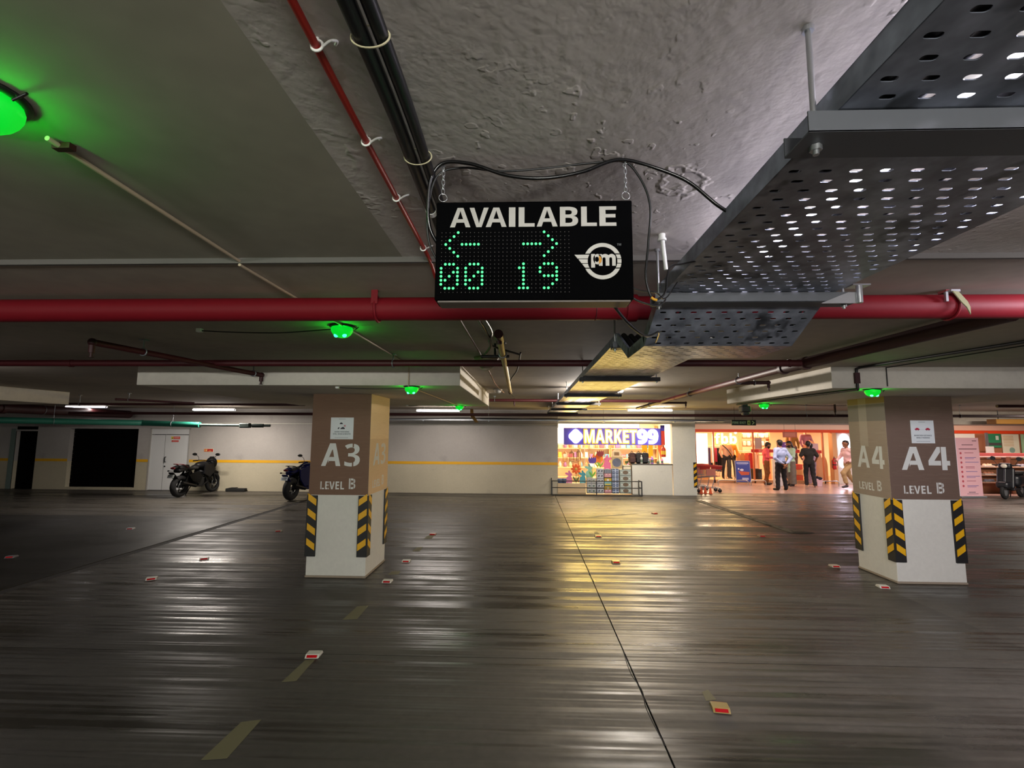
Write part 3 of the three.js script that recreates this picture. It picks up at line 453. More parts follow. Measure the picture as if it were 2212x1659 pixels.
{ // cables lying in the tray
  const lay = (x, r, m, y0 = 0) => curve([V(x, TY + r + y0 + 0.004, 1.5), V(x + 0.01, TY + r + y0 + 0.004, 0), V(x - 0.008, TY + r + y0 + 0.004, -1.0), V(x, TY + r + y0 + 0.006, -1.7), V(x, TY + r + y0 + 0.012, -1.96), V(x, 2.31 + r + y0, -2.25), V(x, 2.302 + r + y0, -2.45), V(x, 2.31 + r + y0, -2.62), V(x, TY + r + y0 + 0.016, -2.94), V(x + 0.006, TY + r + y0 + 0.006, -3.2), V(x - 0.006, TY + r + y0 + 0.004, -6), V(x, TY + r + y0 + 0.004, -13.5)], r, 90, 8);
  [[0.6, 0.018, M.black], [0.645, 0.016, M.black], [0.685, 0.014, M.black], [0.84, 0.012, std(0x6b6a6c, 0.6)], [0.955, 0.014, std(0x3a3a3d, 0.6)], [1.15, 0.013, M.black], [1.19, 0.015, M.black]].forEach(([x, r, m], i) =>
    tag(mesh('tray_cable', lay(x, r, m), m), (m === M.black ? 'black' : i === 3 ? 'grey' : 'dark grey') + ' cable lying inside the perforated tray, ' + ['first', 'second', 'third', 'fourth', 'fifth', 'sixth', 'seventh'][i] + ' from its left flange', 'cable', 'cables inside the perforated tray'));
}
// C-channels hung on threaded rods under the tray
for (const [z, x0, x1, lab, rods] of [
  [-0.85, 0.5, 1.34, 'galvanised channel under the tray nearest the camera, on a rod from the plaster', [0.535, 1.3]], [-1.95, 0.52, 1.33, 'galvanised channel under the tray where it starts to dip', [0.545, 1.3]],
  [-2.98, 0.53, 1.3, 'galvanised channel under the tray just past the dip', [0.55, 1.28]], [-4.85, 0.53, 1.34, 'dark channel under the far tray, first of the hanging row beyond the dip', [0.56, 1.31]],
  [-6.9, 0.53, 1.35, 'dark channel under the far tray, second of the row beyond the dip', [0.56, 1.32]], [-8.85, 0.53, 1.35, 'dark channel under the far tray, third of the row beyond the dip', [0.56, 1.32]],
  [-10.9, 0.53, 1.35, 'dark channel under the far tray, fourth of the row beyond the dip', [0.56, 1.32]], [-12.9, 0.53, 1.35, 'dark channel under the far tray, farthest of the row beyond the dip', [0.56, 1.32]]]) {
  const o = thing('tray_support', lab, 'bracket', [0, 0, z]); const y = TY - 0.041, m = z < -4 ? std(0x2e2d2d, 0.5, { metalness: 0.5 }) : M.channel;
  mesh('channel', merge([box(x1 - x0, 0.003, 0.082, (x0 + x1) / 2, y, 0), box(x1 - x0, 0.04, 0.003, (x0 + x1) / 2, y + 0.019, 0.0395), box(x1 - x0, 0.04, 0.003, (x0 + x1) / 2, y + 0.019, -0.0395)]), m, o);
  for (const x of rods) {
    const top = z > -2.02 ? NEAR : CEIL, r = mesh('threaded_rod', rod(V(x, y - 0.02, 0), V(x, top, 0), 0.0055, 8), M.steel, o);
    for (const ny of [y - 0.007, top - 0.006]) mesh('nut', at(new THREE.CylinderGeometry(0.011, 0.011, 0.01, 6), x, ny, 0), M.steel, r);
  }
}
{
  const o = thing('pipe_sleeve', 'white plastic sleeve hanging from the ceiling beside the tray', 'tube', [0.522, 0, -1.8]);
  mesh('sleeve', rod(V(0, NEAR, 0), V(0.012, 2.505, 0), 0.008, 10), M.plastic, o); mesh('socket', merge([rod(V(0, NEAR, 0), V(0, NEAR - 0.018, 0), 0.013, 10), rod(V(0, NEAR - 0.018, 0), V(0, NEAR - 0.028, 0), 0.017, 10)]), M.plastic, o);
  const c = thing('pipe_clamp', 'bright galvanised clamp at the right edge of the tray dip on the red main', 'clamp', [1.31, 2.43, -1.95]);
  mesh('plate', at(extrude(shape([[-0.13, -0.03], [0.03, -0.03], [0.03, 0.015], [-0.02, 0.015]]), 0.004), 0, 0, 0.042), M.steel, c); mesh('bolt', merge([rod(V(0.02, -0.03, 0.05), V(0.02, 0.04, 0.05), 0.012, 8), box(0.07, 0.006, 0.05, 0.03, 0.045, 0.03)]), M.steel, c);
  const r = thing('strap_hanger', 'bent strap hanger with a pale rag over the red main at the right', 'hanger', [2.17, 2.545, -2.44]);
  mesh('bracket', merge([box(0.012, 0.05, 0.012, -0.045, 0.03, 0.02), box(0.045, 0.012, 0.03, 0.01, 0.065, 0)]), M.steel, r);
  mesh('rag', at(extrude(shape([[-0.012, 0.06], [0.016, 0.055], [0.045, 0.0], [0.05, -0.03], [0.042, -0.07], [0.034, -0.03], [0.015, 0]]), 0.004, 0.001), 0, 0, 0.03, -0.2), std(0x8f8c6a, 0.8), r);
}
{ // wire tray and loose cables along the back wall
  const o = thing('wire_tray', 'grey lateral cable tray along the back wall above the shop sign', 'cable tray');
  mesh('trough', merge([span(-4.5, 5.9, 2.262, 2.266, -14.62, -14.4), span(-4.5, 5.9, 2.262, 2.3, -14.4, -14.396), span(-4.5, 5.9, 2.262, 2.3, -14.624, -14.62)]), M.zincPlain, o);
  for (const x of [-3.2, -1.2, 0.9, 2.3, 4.4]) mesh('hanger_rod', merge([rod(V(x, CEIL, -14.51), V(x, 2.24, -14.51), 0.006, 6), box(0.04, 0.03, 0.26, x, 2.25, -14.51)]), M.zincPlain, o);
  [['black cable bundle resting in the lateral tray above the shop sign', -4.4, 5.7, 2.3, 0.02], ['black cable drooping along the lateral tray left of the shop sign', -3.8, 1.2, 2.31, 0.016]].forEach(([lab, a, b, y, r], i) => tag(mesh('wall_cable', curve([V(a, y, -14.46 - i * 0.08), V(a * 0.5 + b * 0.2, y + 0.03, -14.46 - i * 0.08), V((a + b) / 2, y - 0.0, -14.46 - i * 0.08), V(b * 0.6, y + 0.02, -14.46 - i * 0.08), V(b, y, -14.46 - i * 0.08)], r, 60, 6), M.black), lab, 'cable'));
  const c = thing('cardboard_flap', 'brown flap hanging beside the tube batten left of the bright shop', 'flap', [-1.55, 2.36, -12.9]);
  mesh('flap', at(extrude(shape([[-0.03, 0.17], [0.05, 0.17], [0.06, 0.02], [0.2, -0.19], [0.11, -0.19], [-0.02, -0.02]]), 0.01, 0.002), 0, 0, 0), std(0x8f6a30, 0.7), c);
  mesh('string', rod(V(0.01, 0.17, 0.005), V(0.01, CEIL - 2.36, 0.005), 0.003, 6), M.blackMatt, c);
  const s = thing('duct_box', 'orange brown timber box under the lintel above the food counter', 'box', [15.2, 2.3, -14.4]);
  mesh('panel', metres(box(3.2, 0.14, 0.3, 0, 0, 0, 0.01)), std(0x9a6a24, 0.7), s);
  mesh('bracket', merge([rod(V(-1.4, 0.07, 0), V(-1.4, 0.33, 0), 0.01, 6), rod(V(1.4, 0.07, 0), V(1.4, 0.33, 0), 0.01, 6)]), M.black, s);
}

// ---------- lamps ----------
function rectLight(color, k, w, h, pos, look) {
  const l = new THREE.RectAreaLight(color, k, w, h); l.position.set(...pos); l.lookAt(...look); l.name = 'area_light'; scene.add(l); return l;
}
BATTENS.forEach(([x, y, z, k, lab, len = 1.24, along = false]) => {
  const o = thing('tube_batten', lab, 'light', [x, y, z], along ? Math.PI / 2 : 0), h = len / 2 - 0.02, top = (z > -2.02 ? NEAR : CEIL) - y;
  mesh('housing', box(len, 0.035, 0.06, 0, 0.035, 0, 0.006), M.plastic, o);
  for (const s of [-1, 1]) mesh('suspension_rod', rod(V(s * len * 0.32, 0.05, 0), V(s * len * 0.32, top, 0), 0.005, 6), M.plastic, o);
  for (const s of [-1, 1]) { const t = mesh('glowing_tube', at(new THREE.CylinderGeometry(0.018, 0.018, h * 2, 12), 0, -0.004, s * 0.03, 0, 0, Math.PI / 2), glow(0xf6f1ff, TUBE_GLOW * Math.min(1, 0.35 + k)), o); for (const e of [-1, 1]) mesh('end_cap', rod(V(e * h, -0.004, s * 0.03), V(e * (h + 0.02), -0.004, s * 0.03), 0.02), M.plastic, t); }
  const c = z > -3 ? (x > 3 || along ? 0xf4eeff : 0xfbfcf4) : 0xfff4e8, far = z < -9;
  for (const s of [-1, 1]) along ? rectLight(c, TUBE * k, h * 2, 0.05, [x + s * 0.055, y, z], [x + s * 1.055, y - 0.12, z]) : rectLight(c, TUBE * k, h * 2, 0.05, [x, y, z + s * 0.055], [x, y - 0.12, z + s * 1.055]); // the tubes' sides
  if (z < -3) rectLight(c, TUBE * (far ? (x < -6 ? 9.5 : 6) : 0.35) * k, h * 2, 0.06, [x, y - 0.026, z], [x, 0, z]);
});
function greenLamp(x, y, z, lab) {
  const o = thing('green_lamp', lab, 'lamp', [x, y, z]);
  mesh('base_plate', lathe([[0, 0], [0.085, 0], [0.088, -0.008], [0.07, -0.014], [0, -0.014]], 24), std(0x141a14, 0.5), o);
  mesh('bulb_dome', lathe([[0.072, -0.014], [0.0755, -0.024], [0.0745, -0.036], [0.069, -0.05], [0.059, -0.064], [0.045, -0.0755], [0.029, -0.083], [0.013, -0.0865], [0, -0.087]], 32), glow(0x00e02c, 0.85, 0x0c8a2a), o);
  mesh('bulb_core', merge([ball(0.016, -0.03, -0.073, 0.028), ball(0.016, 0.03, -0.073, 0.028)]), glow(0x30ffb0, 2.2), o);
  mesh('lead', curve([V(0.085, -0.006, 0), V(0.105, -0.02, 0.01), V(0.125, -0.012, 0.012), V(0.1, -0.035, 0.02)], 0.003, 14, 5), M.black, o);
  const l = new THREE.PointLight(0x08ff30, GREEN, 0, 2); l.position.set(x, y - 0.05, z); l.castShadow = true; l.name = 'green_light'; scene.add(l);
}
greenLamp(-1.27, NEAR, -0.98, 'green dome lamp cut by the left edge of the view');
greenLamp(-1.33, CEIL, -3.28, 'green dome lamp just under the thick red main');
greenLamp(-1.3, SOFFIT, -5.22, 'green dome lamp on the drop panel above the right of the A3 pillar');
greenLamp(-1.29, SOFFIT, -8.86, 'green dome lamp beside the white twin tube left of the shop');
greenLamp(3.86, SOFFIT, -5.42, 'green dome lamp at the top corner of the A4 pillar');
greenLamp(3.92, SOFFIT, -8.0, 'green dome lamp above the green exit sign');

// ---------- hanging counter board ----------
{
  const sx0 = -0.259, sx1 = 0.2875, sy0 = 2.235, sy1 = 2.518, z = -1.265, D = 0.075, cx = (sx0 + sx1) / 2;
  const o = thing('counter_board', 'black hanging board with silver AVAILABLE lettering and green numbers 00 and 19', 'sign', [cx, sy0, z]);
  const W = sx1 - sx0, H = sy1 - sy0, L = (x) => x - cx, Yy = (y) => y - sy0;
  mesh('casing', box(W, H, D, 0, H / 2, -D / 2, 0.004), new THREE.MeshPhysicalMaterial({ color: 0x020203, roughness: 0.7, specularIntensity: 0.06 }), o);
  mesh('underside', box(W - 0.015, 0.006, D - 0.012, 0, -0.002, -D / 2, 0.002), std(0x6b635c, 0.55), o);
  const silver = std(0xb9b6b0, 0.38, { metalness: 0.35 });
  const word = [['A', 300, 482], ['V', 472, 642], ['A', 618, 802], ['I', 822, 880], ['L', 908, 1050], ['A', 1068, 1252], ['B', 1272, 1432], ['L', 1458, 1596], ['E', 1618, 1766]].map(([c, a, b]) => { const k = 0.462 / 1466, x = L(-0.219) + (a - 300) * k, w = (b - a) * k; return c === 'I' ? box(w, 0.0565, 0.002, x + w / 2, Yy(2.4425) + 0.02825, 0.0015) : letters(c, x, Yy(2.4425), w, 0.0565, 0.002, 0.0005); });
  mesh('lettering', merge(word), silver, o);
  // company roundel: ring in pieces, swept wing bars, two letters
  const lx = L(0.2035), ly = Yy(2.3425), R = 0.0515, ri = 0.0405, ang = (y, r) => Math.asin(y / r);
  const arcPiece = (y0, y1, side) => { const p = []; for (let k = 0; k <= 10; k++) { const y = y0 + (y1 - y0) * k / 10; p.push([side * Math.sqrt(Math.max(0, R * R - y * y)), y]); } for (let k = 10; k >= 0; k--) { const y = y0 + (y1 - y0) * k / 10; p.push([side * Math.sqrt(Math.max(0, ri * ri - y * y)), y]); } return at(extrude(shape(p), 0.0015), lx, ly, 0); };
  const cap = (s) => { const p = [], a0 = ang(0.0215, R), a1 = ang(0.0215, ri); for (let k = 0; k <= 24; k++) { const a = a0 + (Math.PI - 2 * a0) * k / 24; p.push([R * Math.cos(a), s * R * Math.sin(a)]); } for (let k = 24; k >= 0; k--) { const a = a1 + (Math.PI - 2 * a1) * k / 24; p.push([ri * Math.cos(a), s * ri * Math.sin(a)]); } return at(extrude(shape(p), 0.0015), lx, ly, 0); };
  const rows = [[0.0075, 0.0185], [-0.0055, 0.0055], [-0.0185, -0.0075]];
  const wing = ([a, b], k) => { const tip = [-0.0765, -0.066, -0.056][k], i = (y) => -Math.sqrt(ri * ri - y * y); return at(extrude(shape([[tip, b], [i(b), b], [i((a + b) / 2), (a + b) / 2], [i(a), a], [tip + 0.0085, a]]), 0.0015), lx, ly, 0); };
  mesh('logo', merge([cap(1), cap(-1), ...rows.map(([a, b]) => arcPiece(a, b, 1)), ...rows.map(wing)]), silver, o);
  const bowl = new THREE.Shape(); bowl.absellipse(-0.0135, 0.0055, 0.0118, 0.0148, 0, Math.PI * 2); const eye = new THREE.Path(); eye.absellipse(-0.0154, 0.005, 0.0055, 0.0076, 0, Math.PI * 2, true); bowl.holes.push(eye);
  const m = new THREE.Shape(); m.moveTo(-0.0098, -0.0133); m.lineTo(-0.0098, 0.0195); m.lineTo(-0.001, 0.0195); m.lineTo(-0.001, 0.0172); m.quadraticCurveTo(0.008, 0.0235, 0.0164, 0.0165); m.quadraticCurveTo(0.025, 0.0235, 0.032, 0.0175); m.quadraticCurveTo(0.036, 0.0145, 0.036, 0.009); m.lineTo(0.036, -0.0133); m.lineTo(0.0262, -0.0133); m.lineTo(0.0262, 0.008); m.quadraticCurveTo(0.0224, 0.0135, 0.0186, 0.008); m.lineTo(0.0186, -0.0133); m.lineTo(0.0084, -0.0133); m.lineTo(0.0084, 0.008); m.quadraticCurveTo(0.0042, 0.0135, 0, 0.008); m.lineTo(0, -0.0133);
  mesh('logo_letters', merge([box(0.0106, 0.0386, 0.0012, -0.0258, 0.001, 0.0006), extrude(bowl, 0.0012, 0, 24), extrude(m, 0.0012)]).translate(lx, ly, 0.0004), silver, o);
  mesh('logo_flash', at(extrude(shape([[-0.0095, 0.0155], [-0.0045, 0.0105], [-0.0025, 0.004], [-0.0035, -0.003], [-0.0095, -0.0075]]), 0.001), lx, ly, 0.0018), std(0xc98a12, 0.5), o);
  mesh('trade_mark', letters('TM', L(0.244), Yy(2.3865), 0.011, 0.006, 0.001, 0.0005), std(0x55575a, 0.5), o);
  // LED matrix, 32 x 16
  const lit = new Set(), on = (c, r) => lit.add(c + ',' + r);
  [[4, 0], [3, 1], [2, 2], [1, 3], [2, 4], [3, 5], [4, 6], [5, 3], [6, 3], [7, 3], [8, 3], [9, 3], [25, 0], [26, 1], [27, 2], [28, 3], [27, 4], [26, 5], [25, 6], [20, 3], [21, 3], [22, 3], [23, 3], [24, 3]].forEach(([c, r]) => on(c, r));
  const digit = (x, s) => s.forEach((row, r) => [...row].forEach((ch, c) => ch === '#' && on(x + c, 8 + r)));
  const zero = ['.###.', '#...#', '#..##', '#.#.#', '##..#', '#...#', '.###.'];
  digit(0, zero); digit(6, zero); digit(19, ['.#.', '##.', '.#.', '.#.', '.#.', '.#.', '###']); digit(24, ['.###.', '#...#', '#...#', '.####', '....#', '...#.', '.##..']);
  const A = [], B = [];
  for (let r = 0; r < 16; r++) for (let c = 0; c < 32; c++) {
    const x = L(-0.2415) + c * (0.3535 / 31), y = Yy(2.4275) - r * 0.0114;
    if (lit.has(c + ',' + r)) A.push(ball(0.0037, x, y, 0.0015, 1, 1, 0.7, 8)); else B.push(at(new THREE.CylinderGeometry(0.0013, 0.0013, 0.001, 6), x, y, 0.0004, Math.PI / 2));
  }
  mesh('lit_leds', merge(A), glow(0x58ff96, 1.6, 0x20c050), o).userData.kind = 'stuff';
  mesh('dark_leds', merge(B), std(0x3a3634, 0.5), o).userData.kind = 'stuff';
  rectLight(0x20ff50, 0.05, 0.36, 0.18, [-0.065, 2.34, z + 0.012], [-0.065, 2.34, 0]);
  // two chains with split rings and ceiling hooks
  for (const hx of [-0.245, 0.275]) {
    const ch = mesh('chain', merge(Array.from({ length: 6 }, (_, i) => { const g = new THREE.TorusGeometry(0.0042, 0.0009, 6, 16).scale(1, 2.05, 1); g.rotateY(i % 2 ? Math.PI / 2 - 0.3 : 0.25); return at(g, L(hx), Yy(2.5605) + 0.0135 * i, -0.02); })), M.steel, o);
    mesh('split_ring', at(new THREE.TorusGeometry(0.0115, 0.0011, 6, 28), L(hx), Yy(2.541), -0.02, 0, 0.2), M.steel, ch);
    mesh('ceiling_hook', merge([rod(V(L(hx), Yy(NEAR), -0.02), V(L(hx), Yy(NEAR) - 0.014, -0.02), 0.0025, 8), at(new THREE.TorusGeometry(0.006, 0.0016, 6, 16, 4.6), L(hx), Yy(NEAR) - 0.018, -0.02, 0, 0, 0.6)]), M.steel, ch);
  }
}
{ // cables looped over the hooks
  const thick = thing('power_cable', 'glossy black power cable looping over both hooks of the hanging board to the tray', 'cable');
  mesh('wire', curve([V(-0.258, 2.41, -1.33), V(-0.285, 2.46, -1.31), V(-0.288, 2.55, -1.29), V(-0.275, 2.61, -1.28), V(-0.245, 2.64, -1.275), V(-0.17, 2.635, -1.27), V(-0.06, 2.595, -1.265), V(0.04, 2.585, -1.265), V(0.15, 2.605, -1.27), V(0.235, 2.64, -1.275), V(0.275, 2.645, -1.28), V(0.35, 2.63, -1.29), V(0.45, 2.585, -1.29), V(0.535, 2.51, -1.29), V(0.6, 2.475, -1.3)], 0.0052, 120, 8), std(0x0b0b0c, 0.25), thick);
  const thin = thing('data_cable', 'thin black cable drooping from the right hook beside the hanging board', 'cable');
  mesh('wire', curve([V(-0.26, 2.36, -1.34), V(-0.292, 2.43, -1.33), V(-0.292, 2.53, -1.31), V(-0.262, 2.62, -1.3), V(-0.2, 2.64, -1.3), V(-0.08, 2.622, -1.29), V(0.06, 2.63, -1.29), V(0.18, 2.643, -1.29), V(0.275, 2.645, -1.29), V(0.315, 2.6, -1.29), V(0.343, 2.52, -1.29), V(0.338, 2.4, -1.3), V(0.33, 2.3, -1.3), V(0.352, 2.247, -1.31), V(0.385, 2.265, -1.32), V(0.4, 2.32, -1.34), V(0.43, 2.375, -1.4), V(0.5, 2.42, -1.5), V(0.6, 2.47, -1.6)], 0.0032, 140, 7), M.black, thin);
  mesh('bare_end', curve([V(0.345, 2.252, -1.307), V(0.352, 2.246, -1.305), V(0.36, 2.243, -1.303)], 0.0038, 8, 6), std(0xd8a028, 0.4), thin);
  tag(mesh('data_cable', curve([V(0.28, 2.3, -1.335), V(0.32, 2.283, -1.34), V(0.37, 2.283, -1.36), V(0.42, 2.29, -1.45), V(0.56, 2.44, -1.75)], 0.0024, 40, 6), M.black), 'thin black wire leaving the back of the hanging board towards the tray', 'cable');
  tag(mesh('data_cable', curve([V(0.29, 2.265, -1.335), V(0.32, 2.25, -1.34), V(0.37, 2.24, -1.35), V(0.4, 2.26, -1.4), V(0.5, 2.36, -1.7)], 0.003, 40, 6), M.black), 'black cable dipping below the lower right corner of the hanging board', 'cable');
  tag(mesh('data_cable', curve([V(0.24, 2.24, -1.33), V(0.3, 2.2, -1.4), V(0.37, 2.185, -1.5), V(0.5, 2.26, -1.8), V(0.6, 2.3, -2.22)], 0.0042, 50, 6), M.black), 'black cable hanging under the board in front of the red main', 'cable');
}
{ // exit sign
  const o = thing('exit_sign', 'green FIRE EXIT sign with an arrow hanging under the ceiling', 'sign', [5.81, 2.2, -13]);
  mesh('panel', box(0.645, 0.145, 0.03, 0, 0, 0, 0.004), std(0x0d1710, 0.5), o);
  mesh('print', box(0.64, 0.14, 0.001, 0, 0, 0.016), std(0xffffff, 0.5, { map: print(512, 112, (c, w, h) => { c.fillStyle = '#12231a'; c.fillRect(0, 0, w, h); c.fillStyle = '#8fae86'; c.font = 'bold 66px sans-serif'; c.textAlign = 'left'; c.save(); c.translate(10, 80); c.scale(290 / c.measureText('FIRE EXIT').width, 1); c.fillText('FIRE EXIT', 0, 0); c.restore(); c.fillStyle = '#9db45f'; c.fillRect(330, 10, 62, 92); c.fillStyle = '#2c4418'; c.beginPath(); c.moveTo(345, 50); c.lineTo(375, 25); c.lineTo(378, 85); c.lineTo(358, 88); c.fill(); c.strokeStyle = '#a9bd86'; c.lineWidth = 17; c.beginPath(); c.moveTo(432, 20); c.lineTo(472, 56); c.lineTo(432, 92); c.stroke(); }) }), o);
  for (const x of [-0.24, 0.24]) mesh('hanging_wire', rod(V(x, 0.07, 0), V(x, CEIL - 2.2, 0), 0.004, 6), M.black, o);
}

// ---------- things on the floor ----------
function stud(bodyColor) {
  const o = new THREE.Group();
  const p = shape([[-0.055, 0], [-0.034, 0.02], [0.034, 0.02], [0.055, 0]]);
  mesh('body', extrude(p, 0.108, 0.003).translate(0, 0.003, -0.054).rotateY(Math.PI / 2), std(bodyColor, 0.4), o);
  for (const s of [-1, 1]) mesh('reflector', at(box(0.085, 0.003, 0.021), 0, 0.0145, s * 0.05, s * 0.76), std(0xb01018, 0.25), o);
  return o;
}
{
  // the extruded profile runs along x after the turn, so the sloping red faces look to and from the camera
  const list = [
    [-1.8, -4.15, 0.05, 0xc9c5b8, 'white and red road stud, nearest of the row in front of the A3 pillar'],
    [-1.77, -6.15, 0, 0xcfcbbe, 'white and red road stud just right of the near corner of the A3 pillar'],
    [-1.775, -7.1, 0.05, 0xcfcbbe, 'white and red road stud just right of the far corner of the A3 pillar'],
    [-1.76, -8.96, 0, 0xb08070, 'reddish road stud beyond the A3 pillar, farthest of its row'],
    [1.29, -8.98, 0, 0xb59a55, 'yellow road stud on the glossy lane, the farther of the yellow pair below the shop'],
    [1.29, -7.22, 0, 0xb59a55, 'yellow road stud on the glossy lane, the nearer of the yellow pair below the shop'],
    [3.0, -11.58, 0.4, 0xa8705a, 'small reddish road stud on the lane farthest towards the shop front'],
    [1.32, -3.51, -0.12, 0x9c854a, 'scuffed yellow and red road stud on the floor in the foreground at right'],
    [4.39, -7.17, 0, 0xb9ab98, 'pale road stud left of the A4 pillar foot'],
    [4.33, -9.17, 0, 0x8d7262, 'dull brown road stud at the near end of the metal floor strip'],
    [4.4, -6.25, -0.1, 0xcfcbbe, 'white and red road stud at the near left corner of the A4 pillar'],
    [-4.79, -6.1, 0.5, 0xcfcbbe, 'white and red road stud, nearest of the dim row left of the A3 pillar'],
    [-4.78, -7.07, 0.5, 0xcfcbbe, 'white road stud, middle one of the dim row left of the A3 pillar'],
    [-4.73, -9.07, 0.3, 0xa9a498, 'dull road stud close to the left side of the A3 pillar, beyond it'],
    [-7.65, -9.11, 0.3, 0xd8d8dc, 'small white road stud in the dark bay below the black motorcycle'],
    [-7.67, -7.01, 0.3, 0x77757a, 'faint grey road stud at the left edge in the dark bay'],
  ];
  const protos = {};
  for (const [x, z, ry, c, label] of list) {
    const p = protos[c] ??= stud(c), o = p.clone();
    o.name = numbered('road_stud'); o.position.set(x, 0, z); o.rotation.y = ry; o.userData = { label, category: 'road stud' }; scene.add(o);
  }
}
{
  const o = thing('floor_strip', 'long scuffed metal cover strip on the floor leading to the wide shop opening', 'floor strip', [5.0, 0, -11.7], 0.066);
  mesh('cover', metres(box(0.17, 0.014, 4.4, 0, 0.007, 0, 0.004)), std(0x5e5a50, 0.7, { map: T_zinc, bumpMap: T_plasterB, bumpScale: 0.006 }), o);
  for (let i = 0; i < 14; i++) mesh('tar_patch', box(rr(0.03, 0.07), 0.002, rr(0.08, 0.22), rr(-0.06, 0.06), 0.0145, -2.0 + i * 0.31), M.jointDark, o);
  mesh('tar_end', at(lathe([[0, 0.02], [0.1, 0.018], [0.17, 0.004], [0.18, 0]], 14).scale(1.5, 1, 0.8), 0.12, 0, 2.15), M.jointDark, o);
}
{ // low black rail in front of the shop window
  const o = thing('guard_rail', 'low black tubular guard rail in front of the shop goods', 'rail');
  const x0 = 0.735, x1 = 3.46, z = -14.76, zb = -15.02, r = 0.014;
  for (const [a, b] of [[V(x0, 0.014, z), V(x1, 0.014, z)], [V(x0, 0.24, z), V(x1, 0.24, z)], [V(x0, 0.44, z), V(x1, 0.44, z)]]) mesh('bar', rod(a, b, r, 8), M.black, o);
  for (const x of [x0, 2.09, x1]) mesh('post', box(0.03, 0.45, 0.03, x, 0.225, z), M.black, o);
  mesh('end_frame', merge([rod(V(x1, 0.44, z), V(x1 - 0.03, 0.44, zb), r, 8), rod(V(x1, 0.24, z), V(x1 - 0.03, 0.24, zb), r, 8), rod(V(x1 - 0.03, 0, zb), V(x1 - 0.03, 0.46, zb), r, 8), rod(V(x1, 0.014, z), V(x1 - 0.03, 0.014, zb), r, 8)]), M.black, o);
  mesh('end_frame', merge([rod(V(x0, 0.44, z), V(x0, 0.44, zb - 0.05), r, 8), rod(V(x0, 0.014, z), V(x0, 0.014, zb - 0.05), r, 8), rod(V(x0, 0, zb - 0.05), V(x0, 0.5, zb - 0.05), r, 8)]), M.black, o);
}
tag(mesh('drain_block', merge([box(0.62, 0.1, 0.16, 0, 0.05, 0, 0.02), box(0.2, 0.02, 0.16, -0.1, 0.11, 0, 0.006)]).translate(-9.25, 0, -14.98), M.blackMatt), 'low black block on the floor against the wall right of the black motorcycle', 'block');

